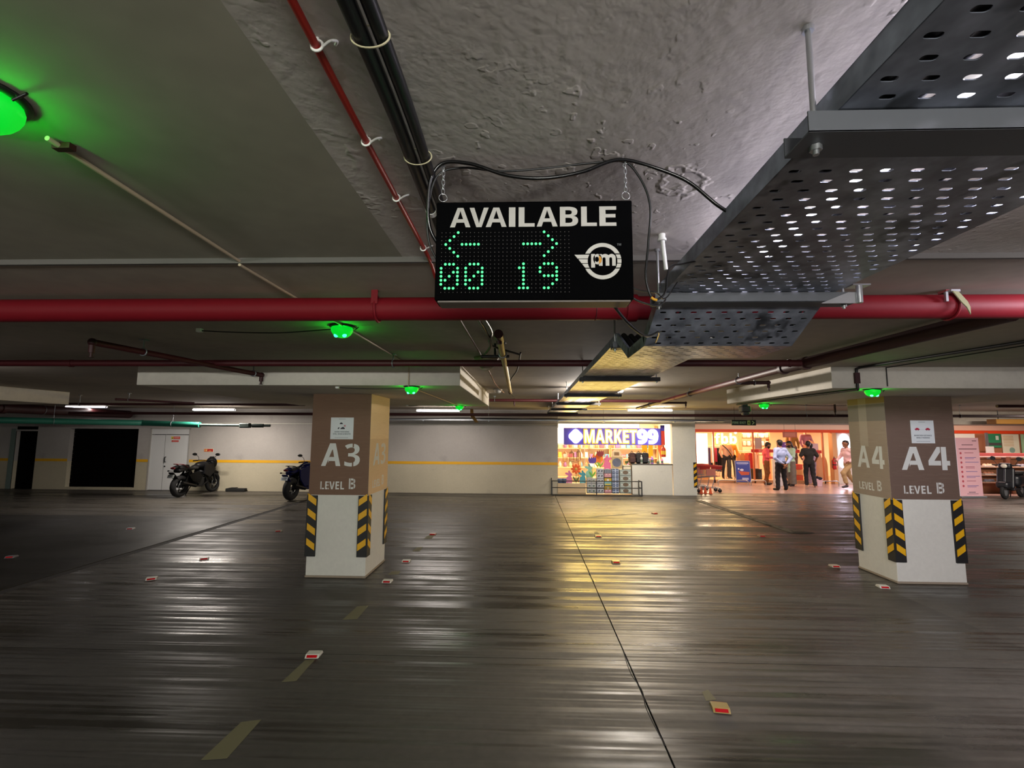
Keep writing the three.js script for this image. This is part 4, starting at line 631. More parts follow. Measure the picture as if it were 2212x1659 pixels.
// ---------- motorcycles ----------
function bike(label, pos, turn, o) {
  const b = thing('motorcycle', label, 'motorcycle', pos, turn);
  const dull = (c, r) => new THREE.MeshPhysicalMaterial({ color: c, roughness: r, specularIntensity: 0.35 }), body = dull(o.body, o.cowl ? 0.3 : 0.45), dark = dull(0x050506, 0.6), frame = dull(0x0a0a0b, 0.5), alloy = dull(0x101012, 0.5);
  const wheel = (name, z, R, w) => {
    const t = mesh(name, at(new THREE.TorusGeometry(R - w, w, 12, 40).scale(1, 1, 1.15), 0, R, z, 0, Math.PI / 2), M.tyre, b);
    const spokes = [0, 1, 2, 3, 4].map((k) => { const a = k * Math.PI * 0.4 + 0.5; return rod(V(0, R, z), V(0, R + Math.cos(a) * (R - w * 1.9), z + Math.sin(a) * (R - w * 1.9)), 0.014, 6, 0.011); });
    mesh('rim', merge([at(new THREE.TorusGeometry(R - w * 1.85, 0.014, 8, 36), 0, R, z, 0, Math.PI / 2), ...spokes, at(new THREE.CylinderGeometry(0.045, 0.045, 0.1, 14), 0, R, z, 0, 0, Math.PI / 2)]), alloy, t);
    mesh('brake_disc', at(new THREE.TorusGeometry(0.1, 0.012, 4, 28).scale(1, 1, 0.3), 0.06, R, z, 0, Math.PI / 2), M.steel, t);
  };
  wheel('front_wheel', -0.67, 0.3, 0.05); wheel('rear_wheel', 0.66, 0.31, o.cowl ? 0.085 : 0.07);
  mesh('fork', merge([-1, 1].flatMap((s) => [rod(V(s * 0.085, 0.3, -0.67), V(s * 0.085, 0.86, -0.46), 0.022, 10), rod(V(s * 0.085, 0.3, -0.67), V(s * 0.085, 0.55, -0.577), 0.028, 10)]).concat([box(0.22, 0.03, 0.06, 0, 0.86, -0.46, 0.01), box(0.22, 0.03, 0.06, 0, 0.7, -0.52, 0.01)])), alloy, b);
  mesh('front_fender', at(new THREE.TorusGeometry(0.315, 0.05, 8, 20, 2.1).scale(1, 1, 1.1), 0, 0.31, -0.67, 0, -Math.PI / 2, 0).rotateX(0), dark, b);
  mesh('frame', merge([run([V(0, 0.84, -0.4), V(0, 0.78, 0.1), V(0, 0.72, 0.45)], 0.026, 8), run([V(0, 0.8, -0.42), V(0, 0.35, -0.22), V(0, 0.28, 0.12), V(0, 0.6, 0.3)], 0.024, 8), rod(V(0.09, 0.31, 0.66), V(0.08, 0.36, 0.1), 0.022, 8), rod(V(-0.09, 0.31, 0.66), V(-0.08, 0.36, 0.1), 0.022, 8), rod(V(0.1, 0.34, 0.6), V(0.1, 0.72, 0.42), 0.026, 10), rod(V(-0.1, 0.34, 0.6), V(-0.1, 0.72, 0.42), 0.026, 10)]), frame, b);
  mesh('engine', merge([box(0.26, 0.24, 0.34, 0, 0.4, 0, 0.05), at(new THREE.CylinderGeometry(0.1, 0.11, 0.24, 14), 0, 0.58, -0.08, -0.35), at(new THREE.CylinderGeometry(0.11, 0.11, 0.3, 18), 0, 0.38, 0.03, 0, 0, Math.PI / 2), ...[0, 1, 2, 3].map((k) => at(box(0.24, 0.012, 0.24), 0, 0.52 + k * 0.04, -0.065 - k * 0.012, -0.35))]), std(0x131315, 0.6, { metalness: 0.3 }), b);
  mesh('side_panel', merge([-1, 1].map((s) => at(extrude(shape([[-0.5, 0.62], [-0.1, 0.7], [0.02, 0.5], [-0.05, 0.36], [-0.32, 0.42]]), 0.02, 0.012), s * 0.13 - 0.01, 0, 0, 0, Math.PI / 2))), dark, b);
  mesh('tank_shroud', merge([-1, 1].map((s) => at(extrude(shape([[0.1, 0.86], [0.44, 0.88], [0.5, 0.66], [0.3, 0.5], [0.08, 0.62]]), 0.02, 0.014), s * 0.15 - 0.01, 0, 0, 0, Math.PI / 2))), body, b);
  mesh('exhaust', merge([run([V(0.09, 0.55, -0.2), V(0.12, 0.36, -0.28), V(0.13, 0.25, -0.05), V(0.14, 0.28, 0.25)], 0.022, 8), rod(V(0.15, 0.28, 0.22), V(0.17, 0.42, 0.78), 0.045, 12, 0.052)]), std(0x1a1a1c, 0.35, { metalness: 0.6 }), b);
  mesh('tank', at(merge([ball(0.17, 0, 0.86, -0.16, 0.85, 0.72, 1.6, 20), ball(0.12, 0, 0.82, 0.1, 0.9, 0.6, 1.2, 14), ball(0.1, 0.1, 0.8, -0.3, 0.8, 0.9, 1.6), ball(0.1, -0.1, 0.8, -0.3, 0.8, 0.9, 1.6)])), body, b);
  mesh('seat', merge([box(0.24, 0.08, 0.4, 0, 0.8, 0.3, 0.035), at(box(0.2, 0.08, 0.34, 0, 0, 0, 0.035), 0, 0.86, 0.6, 0.12)]), M.blackMatt, b);
  mesh('tail', merge([at(box(0.2, 0.11, 0.42, 0, 0, 0, 0.04), 0, 0.79, 0.62, 0.22), at(box(0.12, 0.07, 0.2, 0, 0, 0, 0.03), 0, 0.86, 0.86, 0.3), at(box(0.16, 0.03, 0.3, 0, 0, 0, 0.01), 0, 0.62, 0.9, -0.8)]), body, b);
  mesh('grab_rail', curve([V(-0.1, 0.84, 0.5), V(-0.11, 0.93, 0.7), V(-0.06, 0.95, 0.86), V(0.06, 0.95, 0.86), V(0.11, 0.93, 0.7), V(0.1, 0.84, 0.5)], 0.012, 30, 6), std(o.rail, 0.4), b);
  mesh('tail_light', box(0.12, 0.05, 0.04, 0, 0.84, 0.95, 0.012), std(0x5a0c10, 0.3), b);
  const pl = mesh('number_plate', at(box(0.2, 0.1, 0.006, 0, 0, 0, 0.002), 0, 0.62, 1.0, -0.35), std(o.plate, 0.5), b);
  for (let k = 0; k < 2; k++) mesh('plate_print', at(box(0.15 - k * 0.02, 0.018, 0.002), 0, 0.635 - k * 0.035, 1.0 + 0.006 + k * 0.012, -0.35), std(0x55585c, 0.6), pl);
  mesh('rear_fender', at(new THREE.TorusGeometry(0.34, 0.05, 8, 20, 1.3).scale(1, 1, 1.3), 0, 0.31, 0.66, 0, Math.PI / 2, 0), dark, b);
  mesh('handlebar', merge([curve([V(-0.36, 0.98, -0.24), V(-0.2, 1.0, -0.34), V(0, 0.97, -0.42), V(0.2, 1.0, -0.34), V(0.36, 0.98, -0.24)], 0.013, 30, 8), rod(V(-0.37, 0.98, -0.235), V(-0.25, 0.99, -0.305), 0.019, 8), rod(V(0.37, 0.98, -0.235), V(0.25, 0.99, -0.305), 0.019, 8), rod(V(-0.35, 0.99, -0.27), V(-0.22, 1.0, -0.38), 0.006, 6), rod(V(0.35, 0.99, -0.27), V(0.22, 1.0, -0.38), 0.006, 6)]), dark, b);
  for (const s of [-1, 1]) {
    const m = mesh('mirror', merge([curve([V(s * 0.24, 1.0, -0.32), V(s * 0.28, 1.1, -0.34), V(s * 0.34, 1.16, -0.32)], 0.006, 12, 6), at(ball(0.07, 0, 0, 0, 1.15, 0.62, 0.28), s * 0.38, 1.18, -0.31)]), dark, b);
    mesh('mirror_glass', at(ball(0.062, 0, 0, 0, 1.12, 0.58, 0.1), s * 0.38, 1.18, -0.291), std(0xcfd4da, 0.05, { metalness: 1 }), m);
  }
  mesh('headlamp_cowl', merge([ball(0.17, 0, 0.9, -0.56, 0.95, 1.1, 0.9, 16), ball(0.1, 0, 0.72, -0.6, 1, 1, 0.8, 12), at(box(0.16, 0.16, 0.02, 0, 0, 0, 0.008), 0, 1.03, -0.54, -0.5)]), o.cowl ? body : dark, b);
  if (o.cowl) mesh('fairing', merge([at(extrude(shape([[-0.6, 0.52], [-0.66, 0.88], [-0.3, 1.0], [0.1, 0.86], [0.5, 0.82], [0.46, 0.56], [0.2, 0.3], [-0.2, 0.2], [-0.42, 0.32]]), 0.02, 0.012), 0.15, 0, 0, 0, -Math.PI / 2), at(extrude(shape([[-0.6, 0.52], [-0.66, 0.88], [-0.3, 1.0], [0.1, 0.86], [0.5, 0.82], [0.46, 0.56], [0.2, 0.3], [-0.2, 0.2], [-0.42, 0.32]]), 0.02, 0.012), -0.17, 0, 0, 0, -Math.PI / 2)]), body, b);
  mesh('turn_signal', merge([rod(V(0.05, 0.76, 0.86), V(0.16, 0.76, 0.9), 0.008, 6), ball(0.026, 0.17, 0.76, 0.9, 1.3, 0.8, 1)]), dark, b); mesh('turn_signal', merge([rod(V(-0.05, 0.76, 0.86), V(-0.16, 0.76, 0.9), 0.008, 6), ball(0.026, -0.17, 0.76, 0.9, 1.3, 0.8, 1)]), dark, b);
  mesh('side_stand', rod(V(-0.1, 0.32, 0.06), V(-0.24, 0.0, 0.12), 0.012, 8), dark, b); mesh('foot_peg', rod(V(-0.22, 0.34, 0.16), V(0.22, 0.34, 0.16), 0.012, 8), dark, b);
  return b;
}
bike('black motorcycle with a red tail rail parked facing the wall before the white door', [-10.0, 0, -14.2], -0.06, { body: 0x0f0f11, rail: 0x6a1218, plate: 0x7d807c });
bike('black and blue motorcycle with a white plate half hidden behind the A3 pillar', [-6.5, 0, -13.8], -0.1, { body: 0x0c0f3a, rail: 0x131318, plate: 0xd9dde2, cowl: true });

// ---------- people: one continuous skin surface, clothes and hair as children ----------
function surfaceNet(f, lo, hi, c) { // naive surface nets of f < 0
  const n = [0, 1, 2].map((k) => Math.ceil((hi[k] - lo[k]) / c) + 1), [nx, ny, nz] = n, val = new Float32Array(nx * ny * nz), id = (i, j, k) => (k * ny + j) * nx + i;
  for (let k = 0; k < nz; k++) for (let j = 0; j < ny; j++) for (let i = 0; i < nx; i++) val[id(i, j, k)] = f(lo[0] + i * c, lo[1] + j * c, lo[2] + k * c);
  const vert = new Int32Array(nx * ny * nz).fill(-1), P = [], I = [];
  const E = [[0, 1], [0, 2], [0, 4], [1, 3], [1, 5], [2, 3], [2, 6], [3, 7], [4, 5], [4, 6], [5, 7], [6, 7]];
  for (let k = 0; k < nz - 1; k++) for (let j = 0; j < ny - 1; j++) for (let i = 0; i < nx - 1; i++) {
    const q = []; let s = 0; for (let b = 0; b < 8; b++) { const v = val[id(i + (b & 1), j + ((b >> 1) & 1), k + (b >> 2))]; q.push(v); if (v < 0) s++; }
    if (!s || s === 8) continue;
    let x = 0, y = 0, z = 0, m = 0;
    for (const [a, b] of E) if ((q[a] < 0) !== (q[b] < 0)) { const t = q[a] / (q[a] - q[b]); x += (a & 1) + t * ((b & 1) - (a & 1)); y += ((a >> 1) & 1) + t * (((b >> 1) & 1) - ((a >> 1) & 1)); z += (a >> 2) + t * ((b >> 2) - (a >> 2)); m++; }
    vert[id(i, j, k)] = P.length / 3; P.push(lo[0] + (i + x / m) * c, lo[1] + (j + y / m) * c, lo[2] + (k + z / m) * c);
  }
  const quad = (a, b, d, e, flip) => { if (a < 0 || b < 0 || d < 0 || e < 0) return; flip ? I.push(a, d, b, a, e, d) : I.push(a, b, d, a, d, e); };
  for (let k = 1; k < nz - 1; k++) for (let j = 1; j < ny - 1; j++) for (let i = 1; i < nx - 1; i++) {
    const a = val[id(i, j, k)] < 0;
    if (a !== val[id(i + 1, j, k)] < 0) quad(vert[id(i, j - 1, k - 1)], vert[id(i, j, k - 1)], vert[id(i, j, k)], vert[id(i, j - 1, k)], !a);
    if (a !== val[id(i, j + 1, k)] < 0) quad(vert[id(i - 1, j, k - 1)], vert[id(i - 1, j, k)], vert[id(i, j, k)], vert[id(i, j, k - 1)], !a);
    if (a !== val[id(i, j, k + 1)] < 0) quad(vert[id(i - 1, j - 1, k)], vert[id(i, j - 1, k)], vert[id(i, j, k)], vert[id(i - 1, j, k)], !a);
  }
  const g = new THREE.BufferGeometry(); g.setAttribute('position', new THREE.Float32BufferAttribute(P, 3)); g.setIndex(I); g.computeVertexNormals();
  g.setAttribute('uv', new THREE.Float32BufferAttribute(new Float32Array(P.length / 3 * 2), 2)); return g;
}
function bone(a, b, ra, rb, flat = 1) { // tapered capsule; flat < 1 makes it thinner front to back
  const d = [b[0] - a[0], b[1] - a[1], b[2] - a[2]], L = d[0] * d[0] + d[1] * d[1] + d[2] * d[2] || 1e-9;
  return (x, y, z) => { const px = x - a[0], py = y - a[1], pz = z - a[2]; let t = (px * d[0] + py * d[1] + pz * d[2]) / L; t = t < 0 ? 0 : t > 1 ? 1 : t; const qx = px - t * d[0], qy = py - t * d[1], qz = (pz - t * d[2]) / flat; return Math.sqrt(qx * qx + qy * qy + qz * qz) - (ra + t * (rb - ra)); };
}
const blend = (fs, k) => (x, y, z) => { let m = 1e9; for (const f of fs) { const v = f(x, y, z), h = Math.max(k - Math.abs(m - v), 0) / k; m = Math.min(m, v) - h * h * k * 0.25; } return m; };
const boxOf = (fs, pad) => { const lo = [1e9, 1e9, 1e9], hi = [-1e9, -1e9, -1e9]; for (const p of fs) for (let k = 0; k < 3; k++) { lo[k] = Math.min(lo[k], p[k] - pad); hi[k] = Math.max(hi[k], p[k] + pad); } return [lo, hi]; };
const lerp3 = (a, b, t) => [0, 1, 2].map((k) => a[k] + (b[k] - a[k]) * t), add3 = (a, b, s = 1) => [0, 1, 2].map((k) => a[k] + b[k] * s);
const unit = (a) => { const l = Math.hypot(...a) || 1; return a.map((v) => v / l); }, cross3 = (a, b) => [a[1] * b[2] - a[2] * b[1], a[2] * b[0] - a[0] * b[2], a[0] * b[1] - a[1] * b[0]];

function handBones(w, dir, palmNormal, thumbSign, curl) { // wrist, pointing direction, palm side, which side the thumb leaves
  const d = unit(dir), n = unit(palmNormal), s = unit(cross3(d, n)).map((v) => v * thumbSign), out = [], P = (u, v, h) => add3(add3(add3(w, d, u), s, v), n, h), pts = [];
  for (const v of [-0.024, -0.008, 0.008, 0.024]) out.push(bone(P(0.01, v * 0.6, 0), P(0.085, v, 0), 0.013, 0.0115));
  [[-0.028, 0.056, 0.0075], [-0.0095, 0.07, 0.0082], [0.0095, 0.075, 0.0085], [0.027, 0.066, 0.0082]].forEach(([v, l, r], i) => {
    const c = curl * (1 + 0.12 * (1.5 - i)); let p = P(0.086, v, 0), a = 0.3 * c;
    for (let j = 0; j < 3; j++) { const seg = l * [0.45, 0.32, 0.26][j], q = add3(add3(p, d, Math.cos(a) * seg), n, Math.sin(a) * seg); out.push(bone(p, q, r * (1 - 0.1 * j), r * (0.9 - 0.1 * j))); pts.push(q); p = q; a += 0.75 * c; }
  });
  const t0 = P(0.022, 0.022, 0.006), t1 = P(0.055, 0.046, 0.014), t2 = P(0.08, 0.05, 0.022 + 0.01 * curl); out.push(bone(t0, t1, 0.0125, 0.0105), bone(t1, t2, 0.0105, 0.008)); pts.push(w, t1, t2, P(0.1, 0.03, 0), P(0.1, -0.03, 0));
  return { bones: out, pts };
}
// o: h stature; sway, lean; arms and legs as joints (x to the person's left, y up, z ahead), before scaling to stature 1.7
function person(label, pos, turn, o) {
  const root = thing('person', label, 'person', pos, turn), S = o.h / 1.7;
  const J = { ...o.j }, pel = [0, 0.93, 0], chest = J.chest ?? [0, 1.24, 0], neck = J.neck ?? [0, 1.43, -0.01], head = J.head ?? [0, 1.585, 0.02];
  const hw = o.female ? 0.155 : 0.178;
  const shL = add3(neck, [hw, -0.055, 0]), shR = add3(neck, [-hw, -0.055, 0]), hipL = [0.09, 0.89, 0], hipR = [-0.09, 0.89, 0];
  const torso = (g) => [bone(add3(pel, [-0.06, 0, 0]), add3(pel, [0.06, 0, 0]), 0.105 + g, 0.105 + g, 0.9), bone(pel, lerp3(pel, chest, 0.5), 0.115 + g, 0.11 + g, 0.85), bone(add3(chest, [-0.06, 0, 0]), add3(chest, [0.06, 0, 0]), 0.115 + g, 0.115 + g, 0.9), bone(add3(lerp3(pel, chest, 0.5), [-0.03, 0, 0]), chest, 0.11 + g, 0.12 + g, 0.85), bone(add3(neck, [-hw * 0.75, -0.05, 0]), add3(neck, [hw * 0.75, -0.05, 0]), 0.062 + g, 0.062 + g)];
  const arm = (s, e, w, g, part = 1) => part < 1 ? [bone(s, lerp3(s, e, 0.85), 0.05 + g, 0.046 + g + 0.012)] : [bone(s, e, 0.05 + g, 0.039 + g), bone(e, w, 0.038 + g, 0.027 + g)];
  const leg = (h, k, a, g, wide = 0) => [bone(h, k, 0.085 + g, 0.056 + g + wide * 0.5), bone(k, a, 0.054 + g + wide * 0.5, 0.036 + g + wide)];
  const foot = (a, dir) => [bone(add3(a, [0, -0.045, 0]), add3(add3(a, [0, -0.062, 0]), dir, 0.15), 0.038, 0.03)];
  const { aL, aR, lL, lR } = J; // arms [elbow, wrist, hand direction, palm normal], legs [knee, ankle, toe direction]
  const all = [...torso(0), bone(neck, add3(head, [0, -0.02, -0.01]), 0.055, 0.052), ...arm(shL, aL[0], aL[1], 0), ...arm(shR, aR[0], aR[1], 0), ...leg(hipL, lL[0], lL[1], 0), ...leg(hipR, lR[0], lR[1], 0), ...foot(lL[1], lL[2]), ...foot(lR[1], lR[2])];
  const pts = [shL, shR, aL[0], aL[1], aR[0], aR[1], lL[0], lL[1], lR[0], lR[1], add3(lL[1], lL[2], 0.16), add3(lR[1], lR[2], 0.16), head, add3(lL[1], [0, -0.08, 0]), add3(lR[1], [0, -0.08, 0])];
  const [lo, hi] = boxOf(pts, 0.19), gs = [surfaceNet(blend(all, 0.03), lo, hi, 0.016)];
  // head: skull, jaw, nose, brow, ears, eyes sockets
  const hd = unit(J.look ?? [0, 0, 1]), hs = unit(cross3([0, 1, 0], hd)), hu = cross3(hd, hs), H = (a, b, c) => add3(add3(add3(head, hs, a), hu, b), hd, c);
  const skull = [bone(H(0, 0.035, -0.02), H(0, 0.03, 0.012), 0.088, 0.086), bone(H(0, -0.02, 0.02), H(0, -0.075, 0.048), 0.066, 0.04), bone(H(0, 0.02, 0.088), H(0, -0.02, 0.106), 0.009, 0.015), bone(H(-0.035, 0.03, 0.078), H(0.035, 0.03, 0.078), 0.014, 0.014), bone(H(-0.018, -0.055, 0.082), H(0.018, -0.055, 0.082), 0.01, 0.01), ...[-1, 1].map((s) => bone(H(s * 0.086, 0.02, -0.01), H(s * 0.084, -0.025, -0.004), 0.014, 0.01)), bone(H(0, -0.05, -0.01), add3(neck, [0, 0.02, 0]), 0.056, 0.056)];
  { const [a, b] = boxOf([H(0, 0.13, 0), H(0, -0.17, 0), H(0.1, 0, 0.1), H(-0.1, 0, -0.1)], 0.04); gs.push(surfaceNet(blend(skull, 0.02), a, b, 0.007)); }
  for (const [A, sg] of [[aL, 1], [aR, -1]]) { const hb = handBones(A[1], A[2], A[3], A[4] ?? sg, o.curl ?? 0.5), [a, b] = boxOf(hb.pts, 0.03); gs.push(surfaceNet(blend([...hb.bones, bone(add3(A[1], unit(A[2]), -0.03), add3(A[1], unit(A[2]), 0.012), 0.028, 0.022)], 0.008), a, b, 0.0045)); }
  const body = merge(gs); body.scale(S, S, S); mesh('body', body, std(o.skin ?? 0x7d5038, 0.6), root);
  const cloth = (name, fs, cut, color, k = 0.03, c = 0.015, rough = 0.8, ps = pts) => { const f = blend(fs, k), [a, b] = boxOf(ps, 0.24), g = surfaceNet((x, y, z) => Math.max(f(x, y, z), cut ? cut(x, y, z) : -1), a, b, c); g.scale(S, S, S); return mesh(name, g, std(color, rough), root); };
  const wob = (x, y, z) => 0.006 * Math.sin(y * 38 + x * 21) * Math.sin(z * 30 + x * 17 + 1);
  const tf = [...torso(0.018), ...arm(shL, aL[0], aL[1], 0.014, o.short ? 0.5 : 1), ...arm(shR, aR[0], aR[1], 0.014, o.short ? 0.5 : 1)];
  const hem = o.hem ?? 0.9;
  if (hem < 0.86) tf.push(bone([0, 0.95, 0], [0, hem, o.skirtZ ?? 0], 0.125, o.flare ?? 0.15, 0.85));
  const tw = blend(tf, 0.035);
  cloth(o.topName ?? 'shirt', [(x, y, z) => tw(x, y, z) + wob(x, y, z)], (x, y, z) => Math.max(hem + 0.02 * Math.sin(x * 9 + z * 7) - y, y - (neck[1] + 0.025)), o.top);
  if (o.collar) mesh('collar', at(new THREE.TorusGeometry(0.068 * S, 0.014 * S, 8, 20).scale(1, 0.95, 1.4), neck[0] * S, (neck[1] + 0.015) * S, neck[2] * S, Math.PI / 2 - 0.15), std(o.top, 0.8), root);
  const wide = o.wide ?? 0.012;
  const lf = [bone(add3(pel, [-0.06, -0.01, 0]), add3(pel, [0.06, -0.01, 0]), 0.118, 0.118, 0.92), ...leg(hipL, lL[0], add3(lL[1], [0, -0.03, 0]), 0.017, wide), ...leg(hipR, lR[0], add3(lR[1], [0, -0.03, 0]), 0.017, wide)];
  const lw = blend(lf, 0.028);
  cloth('trousers', [(x, y, z) => lw(x, y, z) + wob(z, y, x)], (x, y) => Math.max(y - 0.985, (o.cuff ?? 0.055) - y), o.bottom);
  if (o.belt) mesh('belt', at(new THREE.TorusGeometry(0.15 * S, 0.016 * S, 8, 28).scale(1.05, 0.78, 1.2), 0, 0.965 * S, 0, Math.PI / 2), M.black, root);
  for (const A of [lL, lR]) { const f = foot(A[1], A[2]), p = [A[1], add3(A[1], A[2], 0.17), add3(A[1], [0, -0.09, 0])]; const [a, b] = boxOf(p, 0.07), ff = blend([bone(add3(A[1], [0, -0.04, 0]), add3(add3(A[1], [0, -0.058, 0]), A[2], 0.16), 0.047, 0.037)], 0.01), yb = A[1][1] - 0.095; const g = surfaceNet((x, y, z) => Math.max(ff(x, y, z), yb + (A[3] ?? 0) - y), a, b, 0.009); g.scale(S, S, S); mesh('shoe', g, std(o.shoes, 0.5), root); }
  { // hair
    const hf = [bone(H(0, 0.05, -0.032), H(0, 0.055, 0.0), 0.093, 0.09), bone(H(0, 0.0, -0.05), H(0, -0.03, -0.05), 0.07, 0.055)];
    const ps = [H(0, 0.14, 0), H(0, -0.1, -0.1), H(0.1, 0, 0), H(-0.1, 0, 0.08)];
    if (o.longHair) { hf.push(bone(H(0, 0.0, -0.06), H(0.0, -0.2, -0.13), 0.07, 0.055), bone(H(0, -0.2, -0.13), H(0.02, -0.42, -0.12), 0.055, 0.03)); ps.push(H(0, -0.5, -0.2)); }
    const [a, b] = boxOf(ps, 0.06), f = blend(hf, 0.03), front = (x, y, z) => { const q = [x - head[0], y - head[1], z - head[2]], c = q[0] * hd[0] + q[1] * hd[1] + q[2] * hd[2], u = q[0] * hu[0] + q[1] * hu[1] + q[2] * hu[2]; return c - 0.02 - Math.max(0, u - 0.055) * 2.2; };
    const g = surfaceNet((x, y, z) => Math.max(f(x, y, z) + 0.003 * Math.sin(x * 190 + y * 60) * Math.sin(z * 170), front(x, y, z)), a, b, 0.009); g.scale(S, S, S); mesh('hair', g, M.hair, root);
  }
  if (o.mask) { const f = blend([bone(H(-0.03, -0.045, 0.055), H(0.03, -0.045, 0.055), 0.05, 0.05), bone(H(-0.07, -0.03, 0.02), H(0.07, -0.03, 0.02), 0.02, 0.02)], 0.03), [a, b] = boxOf([H(0.1, 0, 0), H(-0.1, -0.1, 0.12)], 0.04), g = surfaceNet(f, a, b, 0.009); g.scale(S, S, S); mesh('face_mask', g, M.blackMatt, root); }
  else for (const s of [-1, 1]) mesh('eye', ball(0.011 * S, ...H(s * 0.032, 0.012, 0.079).map((v) => v * S)), std(0x1a120e, 0.3), root);
  return root;
}
const F = Math.PI; // facing away from the camera
person('person from behind in a pale blue shirt and dark trousers, hands clasped behind the back', [8.68, 0, -16.75], F + 0.12, { h: 1.69, top: 0xa9bbe6, bottom: 0x17151d, shoes: 0x0d0c0d, collar: true, belt: true, hem: 0.93, curl: 0.7, skin: 0x9a6848,
  j: { aL: [[0.29, 1.1, -0.12], [0.05, 0.9, -0.2], [-0.75, -0.5, -0.1], [0, 0.3, -1]], aR: [[-0.29, 1.1, -0.12], [-0.04, 0.86, -0.22], [0.55, -0.75, 0], [0, 0.2, 1]], lL: [[0.125, 0.48, 0.02], [0.17, 0.09, -0.04], [0.25, 0, 1]], lR: [[-0.115, 0.48, 0.03], [-0.15, 0.09, 0], [-0.35, 0, 0.95]] } });
person('person in a coral pink shirt, brown trousers and black mask, looking down at held papers', [9.1, 0, -18.62], 1.35, { h: 1.62, top: 0xd8505a, bottom: 0x7a4a22, shoes: 0x2a1d18, collar: true, hem: 0.8, flare: 0.135, mask: true,
  j: { neck: [0, 1.41, 0.02], head: [0, 1.54, 0.09], look: [0, -0.5, 0.86], aL: [[0.22, 1.1, 0.02], [0.1, 1.06, 0.26], [-0.2, 0.1, 1], [0, 1, 0]], aR: [[-0.22, 1.1, 0.02], [-0.08, 1.05, 0.26], [0.2, 0.1, 1], [0, 1, 0]], lL: [[0.1, 0.48, 0.03], [0.11, 0.09, 0.02], [0.15, 0, 1]], lR: [[-0.1, 0.48, 0.02], [-0.11, 0.09, -0.1], [-0.15, 0, 1]] } });
person('person with long dark hair in a mint green tunic, grey trousers and black mask', [9.8, 0, -18.2], -1.25, { h: 1.64, female: true, top: 0xa3c3ae, topName: 'tunic', bottom: 0x6d665f, shoes: 0x241a1a, hem: 0.5, flare: 0.17, wide: 0.06, longHair: true, mask: true, skirtZ: -0.03, cuff: 0.075,
  j: { look: [0, -0.3, 0.95], head: [0, 1.575, 0.05], aL: [[0.2, 1.12, 0.06], [0.09, 1.12, 0.29], [0, 0.1, 1], [-1, 0, 0]], aR: [[-0.2, 1.12, 0.06], [-0.09, 1.1, 0.29], [0, 0.1, 1], [1, 0, 0]], lL: [[0.1, 0.48, 0.02], [0.1, 0.09, 0.04], [0.1, 0, 1]], lR: [[-0.1, 0.48, 0.0], [-0.1, 0.09, -0.08], [-0.1, 0, 1]] } });
person('person from behind in a black t-shirt and dark trousers with white shoes, stepping forward', [10.38, 0, -18.05], F - 0.35, { h: 1.64, short: true, top: 0x1b1918, topName: 't_shirt', bottom: 0x14131a, shoes: 0xd9d2cc, hem: 0.84, flare: 0.12,
  j: { aL: [[0.27, 1.14, -0.02], [0.2, 1.02, 0.2], [-0.3, -0.1, 1], [-1, 0, 0]], aR: [[-0.28, 1.14, -0.03], [-0.24, 0.96, 0.12], [0.2, -0.3, 1], [1, 0, 0]], lL: [[0.11, 0.49, 0.1], [0.12, 0.1, -0.02], [0.1, 0, 1]], lR: [[-0.11, 0.47, -0.02], [-0.12, 0.12, -0.24], [-0.1, -0.25, 1]] } });
person('person in lilac clothes mostly hidden behind the one in the black t-shirt', [10.85, 0, -18.72], F, { h: 1.55, female: true, top: 0xb7a3bd, bottom: 0x9a8598, shoes: 0xcbb9b4, hem: 0.62, flare: 0.15,
  j: { aL: [[0.22, 1.12, 0], [0.2, 0.95, 0.16], [0, -0.2, 1], [-1, 0, 0]], aR: [[-0.22, 1.12, 0], [-0.2, 0.92, 0.14], [0, -0.2, 1], [1, 0, 0]], lL: [[0.09, 0.48, 0.02], [0.09, 0.09, 0], [0.1, 0, 1]], lR: [[-0.09, 0.48, 0.02], [-0.09, 0.09, 0.02], [-0.1, 0, 1]] } });
person('person in a pale pink top and khaki trousers striding out from behind the A4 pillar', [11.38, 0, -17.4], -1.45, { h: 1.68, top: 0xe2bcc0, bottom: 0xa88e66, shoes: 0x2b2630, hem: 0.88, short: false, cuff: 0.2,
  j: { chest: [0, 1.24, 0.03], neck: [0, 1.43, 0.04], head: [0, 1.58, 0.08], aL: [[0.24, 1.16, -0.06], [0.2, 0.98, 0.12], [0, -0.5, 1], [-1, 0, 0]], aR: [[-0.24, 1.15, 0.08], [-0.2, 1.0, 0.27], [0, -0.2, 1], [1, 0, 0]], lL: [[0.09, 0.56, 0.3], [0.1, 0.15, 0.2], [0, -0.15, 1]], lR: [[-0.09, 0.5, -0.04], [-0.1, 0.14, -0.34], [0, -0.6, 0.8]] } });

